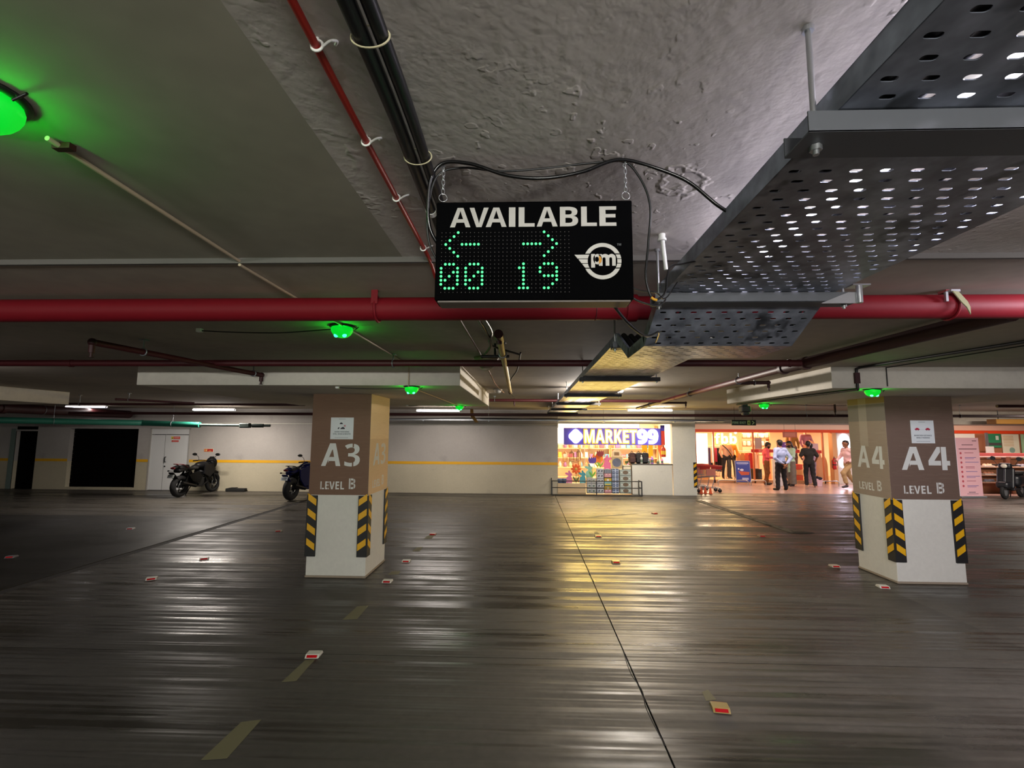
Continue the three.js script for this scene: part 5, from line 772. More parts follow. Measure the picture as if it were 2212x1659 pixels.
// ---------- shop with the yellow letters ----------
{
  const r = structureGroup('wall_shop'), cream = std(0xefe2c6, 0.6), yel = std(0xf0c050, 0.6);
  mesh('shop_floor', span(0.3, 5.1, -0.1, 0.0, -15.1, -18.6), std(0xb9a48a, 0.4), r);
  mesh('shop_wall', span(0.3, 5.1, 0, 2.5, -18.75, -18.6), cream, r); mesh('shop_wall', span(0.2, 0.35, 0, 2.5, -18.6, -15.3), cream, r); mesh('shop_wall', span(4.95, 5.1, 0, 2.5, -18.6, -15.3), cream, r);
  mesh('shop_wall', span(0.86, 0.93, 0, 2.2, -15.9, -15.3), yel, r); mesh('shop_ceiling', span(0.3, 5.1, 2.45, 2.55, -18.6, -15.3), cream, r);
  for (const [a, b] of [[1.2, 2.5], [2.7, 4.6]]) {
    const o = tag(mesh('ceiling_light', box(b - a, 0.03, 1.6, (a + b) / 2, 2.43, -17, 0.004), glow(0xfff0d8, 2.0)), a < 2 ? 'wide light panel on the ceiling inside the left half of the bright shop' : 'wide light panel on the ceiling inside the right half of the bright shop', 'light');
    rectLight(0xffe6bd, SHOP * 2.2, b - a, 1.6, [(a + b) / 2, 2.405, -17], [(a + b) / 2, 0, -17]);
  }
}
{
  const o = thing('shop_sign', 'lit purple shop board reading MARKET 99 in yellow and white letters', 'sign', [2.66, 1.535, -15.16]);
  const W = 3.04, H = 0.525, L = (x) => x - 2.66;
  mesh('board', box(W, H, 0.08, 0, H / 2, -0.04, 0.006), std(0x6254cc, 0.5), o);
  const yl = glow(0xffeca8, 2.6, 0xe8b820), wl = glow(0xf0f2ff, 2.8), rim = glow(0xffb800, 1.0, 0xe8b820);
  mesh('lettering', letters('MARKET', L(1.79), 0.06, 1.63, 0.41, 0.03, 0.022), yl, o);
  const wide = new TextGeometry('MARKET', { font: sans, size: 1, depth: 0.5, curveSegments: 4, bevelEnabled: true, bevelSize: 0.045, bevelThickness: 0.01, bevelSegments: 1 }); wide.computeBoundingBox(); const wb = wide.boundingBox; wide.translate(-wb.min.x, -wb.min.y, 0).scale(1.69 / (wb.max.x - wb.min.x), 0.465 / (wb.max.y - wb.min.y), 0.03).translate(L(1.76), 0.0325, 0.001);
  mesh('letter_halo', wide, rim, o);  // larger glowing copy imitates the yellow halo round the lit letters
  const fat = new TextGeometry('99', { font: sans, size: 1, depth: 0.5, curveSegments: 5, bevelEnabled: true, bevelSize: 0.05, bevelThickness: 0.02, bevelSegments: 2 }); fat.computeBoundingBox(); const fb = fat.boundingBox; fat.translate(-fb.min.x, -fb.min.y, 0).scale(0.66 / (fb.max.x - fb.min.x), 0.47 / (fb.max.y - fb.min.y), 0.06).translate(L(3.44), 0.03, 0.001);
  mesh('numerals', fat, wl, o);
  const q = new THREE.Shape(); for (let k = 0; k <= 40; k++) { const a = k / 40 * Math.PI * 2, r = 0.2 + 0.018 * Math.cos(4 * a), x = r * Math.cos(a), y = r * 1.02 * Math.sin(a); k ? q.lineTo(x, y) : q.moveTo(x, y); }
  mesh('emblem', at(extrude(q, 0.04, 0.004), L(1.51), 0.265, 0.002), wl, o);
  rectLight(0xffd866, SHOP * 3.4, 2.9, 0.42, [2.66, 1.8, -15.085], [2.66, 1.4, 0]);
  const s = thing('light_strip', 'bright white light strip above the lit purple shop board', 'light', [2.3, 2.135, -15.22]);
  mesh('diffuser', box(2.55, 0.11, 0.03, -0.05, 0, 0, 0.004), glow(0xfff6e8, 2.6), s); mesh('casing', box(2.6, 0.12, 0.03, -0.05, 0, -0.031), M.plastic, s);
  const p = thing('light_strip', 'bright white panel left of the lit purple shop board', 'light', [1.04, 1.82, -15.3]);
  mesh('diffuser', box(0.19, 0.5, 0.03, 0, 0, 0, 0.004), glow(0xfff2dc, 2.2), p); mesh('casing', box(0.2, 0.52, 0.02, 0, 0, -0.026), M.plastic, p);
  const u = thing('banner', 'purple panel with a red edge at the right end of the lit shop board', 'banner', [4.27, 1.85, -15.26]);
  mesh('panel', box(0.13, 0.63, 0.02, 0, 0, 0), std(0x4b3fae, 0.6), u); mesh('edge', box(0.1, 0.45, 0.02, 0.0, -0.09, 0.021), std(0xd8402c, 0.5), u);
}
{
  const o = thing('counter', 'white boxed counter closing the right half of the shop opening', 'counter', [3.87, 0, -15.16]);
  mesh('front_panel', metres(box(1.24, 0.93, 0.08, 0, 0.465, 0.03, 0.004)), M.white, o); mesh('counter_top', box(1.28, 0.025, 0.5, 0, 0.943, -0.16, 0.004), std(0x4b4642, 0.5), o); mesh('side_panel', box(0.03, 0.93, 0.4, -0.61, 0.465, -0.2), std(0x5b4c40, 0.6), o);
}
const boxPrint = (bg, draw) => std(0xffffff, 0.6, { map: print(128, 96, (c, w, h) => { c.fillStyle = bg; c.fillRect(0, 0, w, h); draw(c, w, h); c.strokeStyle = 'rgba(40,40,50,.55)'; c.lineWidth = 3; c.strokeRect(0, 0, w, h); }) });
const prints = {
  dots: boxPrint('#a9adb4', (c, w, h) => { c.fillStyle = '#22262e'; for (const x of [0.3, 0.75]) { c.beginPath(); c.ellipse(w * x, h * 0.45, w * 0.09, h * 0.2, 0.5, 0, 7); c.fill(); c.fillRect(w * (x - 0.14), h * 0.7, w * 0.26, 3); } }),
  bowl: boxPrint('#a8a9a6', (c, w, h) => { c.fillStyle = '#3c5a48'; for (const x of [0.28, 0.74]) { c.beginPath(); c.ellipse(w * x, h * 0.5, w * 0.12, h * 0.14, 0, 0, 7); c.fill(); } c.fillStyle = '#54607a'; c.fillRect(w * 0.48, 6, 4, h - 12); }),
  grid: boxPrint('#7f8ca6', (c, w, h) => { c.fillStyle = '#c4ccd8'; c.fillRect(0, h * 0.44, w, h * 0.08); c.fillRect(w * 0.46, 0, w * 0.07, h); c.fillStyle = '#3c4860'; for (const x of [0.12, 0.62]) for (const y of [0.12, 0.62]) c.fillRect(w * x, h * y, w * 0.26, h * 0.22); }),
  round: boxPrint('#9aa49c', (c, w, h) => { c.fillStyle = '#6a5a48'; c.beginPath(); c.arc(w / 2, h / 2, h * 0.33, 0, 7); c.fill(); c.fillStyle = '#c8ccc4'; for (const x of [0.18, 0.84]) { c.beginPath(); c.arc(w * x, h * 0.5, h * 0.1, 0, 7); c.fill(); } }),
  yellow: boxPrint('#c2a030', (c, w, h) => { c.fillStyle = '#26221a'; c.fillRect(0, 0, w, h * 0.18); c.fillStyle = '#d8d4c8'; c.fillRect(w * 0.35, h * 0.4, w * 0.3, h * 0.5); }),
  pink: boxPrint('#c08a90', (c, w, h) => { c.fillStyle = '#e8dcd8'; for (const x of [0.25, 0.7]) c.fillRect(w * x, h * 0.1, w * 0.1, h * 0.25); }),
  tealy: boxPrint('#7ca8a8', (c, w, h) => { c.fillStyle = '#c8b040'; c.fillRect(w * 0.1, h * 0.55, w * 0.8, h * 0.35); }),
  stripe: boxPrint('#8a8f98', (c, w, h) => { c.fillStyle = '#3a3e48'; for (let i = 0; i < 6; i++) c.fillRect(w * (0.06 + i * 0.16), 4, w * 0.06, h - 8); }),
};
const boxStack = (x0, x1, y1, kinds, what) => { // every carton of a stack is a thing of its own
  const n = kinds.length, h = (y1 - 0.035) / n, places = n === 2 ? ['top', 'bottom'] : ['topmost', 'second from top', 'third from top', 'fourth from top', 'fifth from top', 'lowest'];
  kinds.forEach((k, i) => tag(mesh('gift_box', box(x1 - x0, h - 0.006, 0.2, (x0 + x1) / 2, y1 - h * (i + 0.5), -15.15, 0.005), prints[k]), `${what} behind the black rail, ${i === n - 1 && n > 2 ? 'lowest' : places[i]}`, 'box'));
};
boxStack(1.84, 2.12, 0.5, ['bowl', 'bowl', 'bowl'].slice(0, 3), 'pale carton with a green bowl picture, left stack');
boxStack(2.15, 2.36, 0.8, ['dots', 'dots', 'dots', 'dots', 'dots'], 'grey carton with two dark marks, second stack');
boxStack(2.38, 2.6, 0.78, ['stripe', 'pink', 'yellow', 'tealy', 'yellow', 'pink'], 'colourful striped carton, middle stack');
boxStack(2.62, 2.83, 0.8, ['grid', 'grid', 'grid', 'grid', 'grid', 'grid'], 'blue grey carton with a white cross, fourth stack');
boxStack(2.86, 3.21, 0.78, ['round', 'round', 'round', 'round'], 'grey green carton with a round window, right stack');
tag(mesh('plinth', metres(box(0.88, 0.34, 0.3, 1.37, 0.17, -15.22, 0.01)), std(0xc9b08a, 0.7)), 'cream display plinth behind the left end of the black rail', 'plinth');
// flat cut-out rabbits and flowers stood in the window
function rabbit(label, color, x, y, h, z, flip) {
  const o = thing('rabbit_cutout', label, 'ornament', [x, y, z]), s = h / 0.42, k = flip ? -1 : 1;
  const q = new THREE.Shape(); q.moveTo(-0.09, 0); q.bezierCurveTo(-0.13, 0.1, -0.1, 0.2, -0.03, 0.22); q.bezierCurveTo(-0.03, 0.26, -0.1, 0.25, -0.13, 0.3); q.bezierCurveTo(-0.15, 0.36, -0.06, 0.34, -0.02, 0.31); q.bezierCurveTo(-0.05, 0.38, -0.02, 0.42, 0.01, 0.4); q.bezierCurveTo(0.03, 0.36, 0.03, 0.34, 0.05, 0.33); q.bezierCurveTo(0.1, 0.31, 0.1, 0.25, 0.06, 0.23); q.bezierCurveTo(0.09, 0.15, 0.1, 0.06, 0.08, 0);
  mesh('body', (flip ? extrude(q, 0.012, 0.002).scale(s, s, 1).rotateY(Math.PI) : extrude(q, 0.012, 0.002).scale(s, s, 1)), std(color, 0.6), o); mesh('eye', ball(0.008, 0.055 * s * k, 0.285 * s, 0.017), M.black, o); mesh('stand', box(0.1, 0.01, 0.08, 0, 0.005, 0), M.plastic, o);
}
rabbit('pink rabbit cut-out standing on the cream plinth', 0xd87aa8, 1.3, 0.342, 0.4, -15.15, false);
rabbit('teal rabbit cut-out standing on the cream plinth', 0x4c9aa4, 1.72, 0.342, 0.41, -15.15, false);
rabbit('tall pink rabbit cut-out standing on the colourful carton stack', 0xdc6c92, 2.49, 0.785, 0.45, -15.17, true);
rabbit('pale mint rabbit cut-out standing behind the purple tulip', 0x8fc0ae, 1.94, 0.505, 0.45, -15.24, false);
function flower(label, x, y0, y1, z, r, color, tulip, leaf) {
  const o = thing('flower_ornament', label, 'ornament', [x, y0, z]), h = y1 - y0, m = std(color, 0.6), green = std(leaf ?? 0x6fae3a, 0.6);
  mesh('stem', rod(V(0, 0, 0), V(0, h, 0), 0.008, 6), green, o);
  for (const s of [-1, 1]) { const q = new THREE.Shape(); q.moveTo(0, 0); q.bezierCurveTo(s * 0.03, 0.05, s * 0.11, 0.1, s * 0.1, 0.19); q.bezierCurveTo(s * 0.03, 0.15, 0, 0.08, 0, 0); mesh('leaf', at(extrude(q, 0.006, 0.001), 0, 0.02, 0.004), green, o); }
  if (tulip) { const q = new THREE.Shape(); q.moveTo(-0.6 * r, -0.8 * r); q.bezierCurveTo(-1.3 * r, -0.2 * r, -1.05 * r, 0.5 * r, -0.9 * r, r); q.lineTo(-0.5 * r, 0.45 * r); q.lineTo(-0.2 * r, 1.1 * r); q.lineTo(0.1 * r, 0.45 * r); q.lineTo(0.4 * r, 1.1 * r); q.lineTo(0.6 * r, 0.5 * r); q.lineTo(0.95 * r, r); q.bezierCurveTo(1.1 * r, 0.4 * r, 1.3 * r, -0.3 * r, 0.6 * r, -0.8 * r); mesh('petals', at(extrude(q, 0.014, 0.003), 0, h, 0), m, o); }
  else { for (let k = 0; k < 8; k++) { const a = k * Math.PI / 4; mesh('petal', at(ball(r * 0.36, 0, 0, 0, 1.25, 0.75, 0.22, 10), Math.cos(a) * r * 0.62, h + Math.sin(a) * r * 0.62, 0, 0, 0, a), m, o); } mesh('heart', ball(r * 0.3, 0, h, 0.01, 1, 1, 0.5), std(0xd8b050, 0.6), o); }
}
flower('orange daisy ornament between the pink and teal rabbits', 1.51, 0.342, 0.78, -15.13, 0.15, 0xe86428, false, 0x4f6a38);
flower('purple tulip ornament with green leaves above the pale cartons', 2.02, 0.505, 1.05, -15.12, 0.11, 0x5a3f9a, true);
flower('dark red tulip ornament with green leaves, topmost of the flowers', 2.27, 0.805, 1.26, -15.12, 0.1, 0x8e2a2e, true, 0x7fb23c);
flower('large orange tulip ornament behind the dark red one', 2.2, 0.805, 1.1, -15.22, 0.15, 0xf07a24, true, 0xb9c23a);
{
  const o = thing('mirror', 'square wooden mirror with a round glass standing on the carton stack', 'mirror', [2.79, 0.805, -15.16]);
  const f = shape([[-0.165, 0], [0.165, 0], [0.165, 0.36], [-0.165, 0.36]]), hole = new THREE.Path(); hole.absarc(0, 0.18, 0.14, 0, Math.PI * 2, true); f.holes.push(hole);
  mesh('frame', extrude(f, 0.02, 0.003, 20), std(0xb59c70, 0.6), o); mesh('glass', at(new THREE.CylinderGeometry(0.142, 0.142, 0.008, 32), 0, 0.18, 0.006, Math.PI / 2), std(0x9fa3ac, 0.12, { metalness: 0.9 }), o);
  const h = thing('photo_frame', 'house shaped wooden frame standing on the square mirror', 'frame', [2.79, 1.17, -15.17]);
  const q = shape([[-0.14, 0], [0.14, 0], [0.14, 0.15], [0, 0.25], [-0.14, 0.15]]), w = new THREE.Path(); w.moveTo(-0.08, 0.03); w.lineTo(-0.08, 0.14); w.lineTo(0.08, 0.14); w.lineTo(0.08, 0.03); q.holes.push(w);
  mesh('frame', extrude(q, 0.025, 0.003), std(0xe0c49a, 0.6), h); mesh('picture', box(0.17, 0.12, 0.01, 0, 0.085, 0.005), std(0x8a6a48, 0.7), h);
  const b = thing('shelf_unit', 'small white shelf with a plant beside the square mirror', 'shelf', [3.07, 0.785, -15.2]);
  mesh('board', merge([box(0.26, 0.03, 0.16, 0.02, 0.1, 0), box(0.03, 0.4, 0.16, -0.1, 0.2, 0), box(0.2, 0.02, 0.16, 0, 0.4, 0), box(0.26, 0.1, 0.16, 0.02, 0.05, 0)]), std(0xd8ccb0, 0.6), b); mesh('plant', merge(Array.from({ length: 9 }, (_, i) => at(ball(0.035, 0, 0, 0, 0.5, 1.3, 0.3, 6), 0.05 + rr(-0.05, 0.05), 0.16 + rr(0, 0.07), rr(-0.03, 0.03), rr(-0.5, 0.5), rr(0, 3), rr(-0.6, 0.6)))), std(0x3f5f30, 0.7), b);
}
[[3.3, 0x4a2e2a, 'brown backpack standing on the counter, leftmost of three'], [3.52, 0x2a2526, 'dark grey backpack standing on the counter, middle of three'], [3.72, 0x232024, 'black backpack standing on the counter, rightmost of three']].forEach(([x, c, lab], i) => {
  const o = thing('backpack', lab, 'backpack', [x, 0.957, -15.3 - i * 0.03]);
  mesh('bag', merge([at(new RoundedBoxGeometry(0.24, 0.34, 0.17, 5, 0.075), 0, 0.17, 0), at(new RoundedBoxGeometry(0.19, 0.17, 0.08, 4, 0.035), 0, 0.11, 0.1)]), std(c, 0.7), o); mesh('handle', curve([V(-0.04, 0.33, -0.02), V(0, 0.38, -0.02), V(0.04, 0.33, -0.02)], 0.01, 12, 6), M.black, o); mesh('zip', curve([V(-0.1, 0.08, 0.085), V(-0.085, 0.26, 0.085), V(0, 0.31, 0.085), V(0.085, 0.26, 0.085), V(0.1, 0.08, 0.085)], 0.004, 24, 5), M.black, o);
});
const bottle = (label, x, h, r, c, z = -15.14) => { const o = thing('bottle', label, 'bottle', [x, 0.957, z]); mesh('body', lathe([[0, 0], [r, 0.004], [r, h * 0.6], [r * 0.85, h * 0.72], [r * 0.42, h * 0.8], [r * 0.4, h * 0.86], [0, h * 0.86]], 16), std(c, 0.35), o); mesh('cap', lathe([[0, h * 0.84], [r * 0.5, h * 0.84], [r * 0.45, h], [0, h]], 14), std(0xd8d8d4, 0.4), o); mesh('print', lathe([[r * 1.005, h * 0.15], [r * 1.005, h * 0.5]], 16), std(0x5a6a5e, 0.5), o); };
bottle('tall white bottle on the counter in front of the backpacks', 3.56, 0.27, 0.04, 0xc9ccc4); bottle('purple bottle on the counter right of the backpacks', 3.89, 0.24, 0.045, 0xb070d8); bottle('slim grey bottle on the counter left of the purple bottle', 3.79, 0.17, 0.03, 0x8a8a98);
bottle('small olive bottle on the counter', 4.07, 0.13, 0.045, 0xa8a86a); bottle('pink bottle at the right end of the counter', 4.2, 0.18, 0.035, 0xd880c0); 
{
  const o = thing('fire_extinguisher', 'red extinguisher hanging in the right part of the bright shop window', 'extinguisher', [4.3, 1.16, -15.32]);
  mesh('cylinder', lathe([[0, 0], [0.07, 0.005], [0.075, 0.04], [0.075, 0.24], [0.05, 0.3], [0.025, 0.31], [0.025, 0.34], [0, 0.34]], 18), std(0xb8301c, 0.35), o); mesh('label', lathe([[0.0765, 0.08], [0.0765, 0.2]], 18), std(0xe0b030, 0.5), o); mesh('valve', merge([box(0.05, 0.03, 0.03, 0, 0.35, 0), rod(V(0, 0.34, 0), V(0, 0.4, 0), 0.008, 6)]), M.black, o);
  tag(mesh('banner', box(0.17, 0.5, 0.01, 3.97, 1.36, -16.4), std(0xe8b010, 0.6)), 'yellow hanging banner inside the bright shop, left of a pair', 'banner'); tag(mesh('banner', box(0.15, 0.5, 0.01, 4.17, 1.36, -16.4), std(0xe8b010, 0.6)), 'yellow hanging banner inside the bright shop, right of a pair', 'banner');
  tag(mesh('banner', at(extrude(shape([[-0.1, 0.3], [0.1, 0.3], [0.02, -0.35]]), 0.01), 4.38, 1.32, -16.0), std(0xe07040, 0.6)), 'orange pointed banner inside the bright shop', 'banner');
}
// shelving and goods deeper in the shop
for (const [x0, x1, lab] of [[0.5, 1.95, 'tall wall shelf full of goods at the left inside the bright shop'], [2.0, 3.1, 'tall wall shelf of small goods in the middle of the bright shop'], [3.15, 4.9, 'tall wall shelf of bright goods at the right inside the bright shop']]) {
  const o = thing('wall_shelf', lab, 'shelf', [(x0 + x1) / 2, 0, -18.4]), w = x1 - x0;
  for (let k = 0; k < 6; k++) mesh('shelf_board', box(w, 0.025, 0.3, 0, 0.25 + k * 0.36, 0), std(0xd8b98a, 0.6), o);
  mesh('upright', merge([box(0.03, 2.2, 0.3, -w / 2, 1.1, 0), box(0.03, 2.2, 0.3, w / 2, 1.1, 0)]), std(0xb98a5a, 0.6), o);
}
const NTH = 'first second third fourth fifth sixth seventh eighth ninth tenth eleventh twelfth thirteenth fourteenth fifteenth sixteenth seventeenth eighteenth nineteenth twentieth twenty-first'.split(' ');
const goodsName = ['coral', 'cream', 'rose', 'blue', 'amber', 'white', 'plum', 'brown', 'sage', 'peach'];
const goods = [0xd86a4a, 0xe8d8c0, 0xc84a5a, 0x5a8ab0, 0xe0a040, 0xf0e8e0, 0x8a5a8a, 0xb87a50, 0x9ab08a, 0xe8c0b0].map((c) => std(c, 0.6));
{
  const shapes = [new RoundedBoxGeometry(0.13, 0.2, 0.14, 2, 0.015), lathe([[0, -0.1], [0.06, -0.1], [0.065, 0.02], [0.03, 0.07], [0.025, 0.11], [0, 0.11]], 12), new RoundedBoxGeometry(0.17, 0.13, 0.14, 2, 0.02).translate(0, -0.035, 0)];
  const nm = ['carton', 'vase', 'packet'];
  for (let k = 1; k < 5; k++) for (let i = 0; i < 21; i++) { const s = Math.floor(rnd() * 3), gi = Math.floor(rnd() * goods.length), m = mesh('shelf_' + nm[s], shapes[s], goods[gi]); m.position.set(0.62 + i * 0.2, 0.25 + k * 0.36 + 0.115, -18.36); tag(m, goodsName[gi] + ' ' + nm[s] + ' on the ' + ['second', 'third', 'fourth', 'top'][k - 1] + ' shelf inside the bright shop, ' + NTH[i] + ' from the left', nm[s], 'goods on the wall shelves of the bright shop'); }
}
[[1.2, 0.34, 'wooden cage lantern hanging in the left shop window, leftmost of three'], [1.42, 0.36, 'wooden cage lantern hanging in the left shop window, middle of three'], [1.64, 0.38, 'wooden cage lantern hanging in the left shop window, rightmost of three']].forEach(([x, h, lab], i) => {
  const o = thing('cage_lantern', lab, 'lantern', [x, 0.98 + i * 0.01, -15.55]), m = std(i ? 0x8a6a44 : 0xc09060, 0.6);
  mesh('cage', merge([0, 1, 2, 3, 4, 5, 6, 7].map((k) => { const a = k * Math.PI / 4; return rod(V(0.075 * Math.cos(a), 0.01, 0.075 * Math.sin(a)), V(0.075 * Math.cos(a), h * 0.75, 0.075 * Math.sin(a)), 0.006, 5); })), m, o); mesh('lid', lathe([[0.085, h * 0.74], [0.07, h * 0.82], [0.02, h * 0.95], [0.01, h], [0, h]], 14), m, o); mesh('base', lathe([[0, 0], [0.085, 0], [0.085, 0.02], [0, 0.02]], 14), m, o); mesh('cord', rod(V(0, h, 0), V(0, 1.45, 0), 0.003, 5), m, o);
});
{
  const o = thing('bead_garland', 'string of pale rings hanging in the middle of the left shop window', 'garland', [1.98, 1.05, -15.6]);
  for (let k = 0; k < 8; k++) mesh('ring', at(new THREE.TorusGeometry(0.035, 0.006, 5, 14), (k % 2) * 0.03, k * 0.055, 0), std(0xc8a870, 0.6), o); mesh('cord', rod(V(0.015, 0, 0), V(0.015, 1.4, 0), 0.003, 5), M.beige, o);
  const g = thing('garment_rack', 'rail of hanging clothes at the upper left inside the bright shop', 'rack', [1.5, 0, -16.9]);
  mesh('rail', merge([rod(V(-0.5, 1.5, 0), V(0.5, 1.5, 0), 0.012, 8), rod(V(-0.5, 0, 0), V(-0.5, 1.5, 0), 0.012, 8), rod(V(0.5, 0, 0), V(0.5, 1.5, 0), 0.012, 8)]), M.steel, g);
  tag(mesh('blue_pot', at(lathe([[0, 0], [0.07, 0], [0.085, 0.1], [0.075, 0.14], [0, 0.14]]), 1.0, 0.342, -15.14), std(0x54688a, 0.5)), 'blue pot on the left end of the cream plinth, left of a pair', 'pot'); tag(mesh('blue_pot', at(lathe([[0, 0], [0.07, 0], [0.085, 0.1], [0.075, 0.14], [0, 0.14]]), 1.13, 0.342, -15.14), std(0x4a5c80, 0.5)), 'blue pot on the left end of the cream plinth, right of a pair', 'pot');
}

// ---------- lobby and the wide clothes shop ----------
{
  const r = structureGroup('lobby'), tile = new THREE.MeshStandardMaterial({ color: 0xc2a296, roughness: 0.26, map: T_paint }), cream = std(0xe6cdb0, 0.6), white = std(0xdedad6, 0.55);
  mesh('lobby_base', span(5.1, 24, -0.14, -0.012, -23, -15.8), M.joint, r);
  for (let i = 0; i < 20; i++) for (let k = 0; k < 4; k++) mesh('tile', span(5.24 + i * 0.9 + 0.003, 5.24 + (i + 1) * 0.9 - 0.003, -0.02, 0, -15.8 - k * 0.9 - 0.003, -15.8 - (k + 1) * 0.9 + 0.003), tile, r);
  mesh('shop_floor', span(5.1, 24, -0.1, 0, -19.4, -23), std(0xb89070, 0.4), r);
  mesh('lobby_wall', span(5.0, 5.24, 0, CEIL, -19.2, -15.3), M.white, r); mesh('lobby_wall', span(5.0, 6.6, 0, CEIL, -19.3, -19.15), M.white, r);
  mesh('fascia', span(6.0, 22, 2.09, 2.28, -19.2, -19.06), std(0xeed8c4, 0.5), r); mesh('fascia_stripe', span(6.0, 22, 1.975, 2.09, -19.2, -19.05), std(0xe8552a, 0.45), r); mesh('header', span(5.1, 23.8, 2.28, CEIL, -19.2, -19.08), M.slab, r);
  mesh('shop_wall', span(5.1, 23.8, 0, 2.5, -23, -22.7), cream, r); mesh('shop_wall', span(5.1, 5.3, 0, 2.5, -22.7, -19.3), cream, r); mesh('shop_ceiling', span(5.1, 23.8, 2.44, 2.52, -22.7, -19.2), cream, r);
  mesh('white_wall', span(12.05, 15.9, 0, 1.975, -19.3, -19.12), white, r);
  for (const [x0, x1] of [[6.66, 7.3], [7.36, 8.86], [8.9, 10.3], [10.34, 11.55]]) { mesh('pane', span(x0, x1, 0.12, 1.975, -19.135, -19.127), M.glass, r); }
  for (const x of [6.63, 7.33, 8.88, 10.32, 11.57]) mesh('mullion', span(x - 0.025, x + 0.025, 0, 1.975, -19.17, -19.1), std(0xc87850, 0.4), r);
  mesh('sill', span(6.6, 11.6, 0, 0.12, -19.2, -19.1), std(0xc89a70, 0.5), r);
  const tan = std(0xd8a878, 0.6), q = new THREE.Shape(); q.moveTo(0, 0); q.lineTo(0, 1.62); q.bezierCurveTo(0.1, 1.72, 0.35, 1.6, 0.45, 1.1); q.lineTo(0.5, 0.9); q.bezierCurveTo(0.55, 1.12, 0.65, 1.1, 0.7, 0.7); q.lineTo(0.7, 0);
  mesh('curved_wall', at(extrude(q, 0.05, 0.005, 12), 11.2, 0, -19.5), tan, r);
  mesh('door_jamb', span(11.9, 12.05, 0, 1.975, -19.3, -19.05), std(0xd8a878, 0.5), r);
}
for (const [x, w, y, lab] of [[7.7, 1.9, 2.42, 'ceiling light panel inside the left of the clothes shop'], [10.2, 2.2, 2.42, 'ceiling light panel inside the middle of the clothes shop'], [16.8, 3.6, 2.42, 'ceiling light panel above the food counter']]) {
  tag(mesh('ceiling_light', box(w, 0.03, 1.2, x, y, -20.6, 0.004), glow(0xffe2b8, 2.2)), lab, 'light'); rectLight(x > 14 ? 0xf4f0d0 : 0xffcf9c, SHOP * 2.2, w, 1.2, [x, y - 0.025, -20.6], [x, 0, -20.6]);
}
for (const [x, w, lab] of [[8.0, 2.4, 'long warm ceiling light over the left part of the tiled lobby'], [11.0, 2.0, 'long warm ceiling light over the right part of the tiled lobby'], [16.0, 3, 'long warm ceiling light over the lobby before the food counter']]) {
  tag(mesh('lobby_light', box(w, 0.04, 0.3, x, CEIL - 0.035, -16.15, 0.005), glow(0xffc9a0, 1.6)), lab, 'light'); rectLight(x > 14 ? 0xffdcd0 : 0xffe0d2, SHOP * (x > 14 ? 7 : 4.4), w, 0.3, [x, CEIL - 0.06, -16.15], [x, 0, -16.9]);
}
{
  const o = thing('light_cabinet', 'tall glowing white panel at the left end of the clothes shop window', 'light', [6.97, 0.72, -19.5]);
  mesh('diffuser', box(0.54, 1.2, 0.04, 0, 0.6, 0, 0.01), glow(0xfff4d8, 2.2), o); mesh('casing', box(0.58, 1.24, 0.05, 0, 0.6, -0.05), M.plastic, o); mesh('plinth', box(0.54, 0.7, 0.2, 0, -0.36, -0.03), std(0xe0a860, 0.6), o);
  rectLight(0xffe6b8, SHOP * 1.8, 0.5, 1.1, [6.97, 1.32, -19.47], [6.97, 1.2, 0]);
  const l = thing('light_box', 'blinding white lit poster box on the white wall left of the A4 pillar', 'light', [12.35, 0.62, -19.1]);
  const q = new THREE.Shape(); q.moveTo(-0.1, 0.0); q.bezierCurveTo(-0.26, 0.1, -0.2, 0.45, -0.16, 0.62); q.bezierCurveTo(-0.24, 0.9, -0.24, 1.2, 0, 1.32); q.bezierCurveTo(0.26, 1.3, 0.26, 0.9, 0.2, 0.66); q.bezierCurveTo(0.26, 0.4, 0.22, 0.05, 0.06, 0);
  mesh('diffuser', extrude(q, 0.03, 0.01, 12), glow(0xeceaff, 3), l); mesh('casing', box(0.5, 1.36, 0.03, 0, 0.66, -0.02, 0.01), M.plastic, l);
  rectLight(0xe6e2ff, SHOP * 3, 0.4, 1.2, [12.35, 1.28, -19.04], [12.35, 0.9, 0]);
  const f = thing('shop_sign', 'lit yellow and white fbb letters in the clothes shop window', 'sign', [7.42, 1.5, -19.3]);
  const yb = glow(0xffd02a, 1.5, 0xe8a818);
  mesh('lettering', letters('fbb', 0, 0, 0.9, 0.46, 0.05, 0), [yb], f); mesh('backing', merge([box(0.94, 0.02, 0.02, 0.45, 0.1, -0.01), box(0.94, 0.02, 0.02, 0.45, 0.3, -0.01)]), M.plastic, f);
  mesh('letter_core', letters('fbb', 0.02, 0.02, 0.86, 0.42, 0.01, 0.046), glow(0xfff6d8, 2.4), f); mesh('spark', ball(0.05, 0.86, 0.46, 0.02), glow(0xffffff, 2.4), f);
  rectLight(0xffe090, SHOP * 1.5, 0.9, 0.4, [7.87, 1.73, -19.22], [7.87, 1.4, 0]);
}
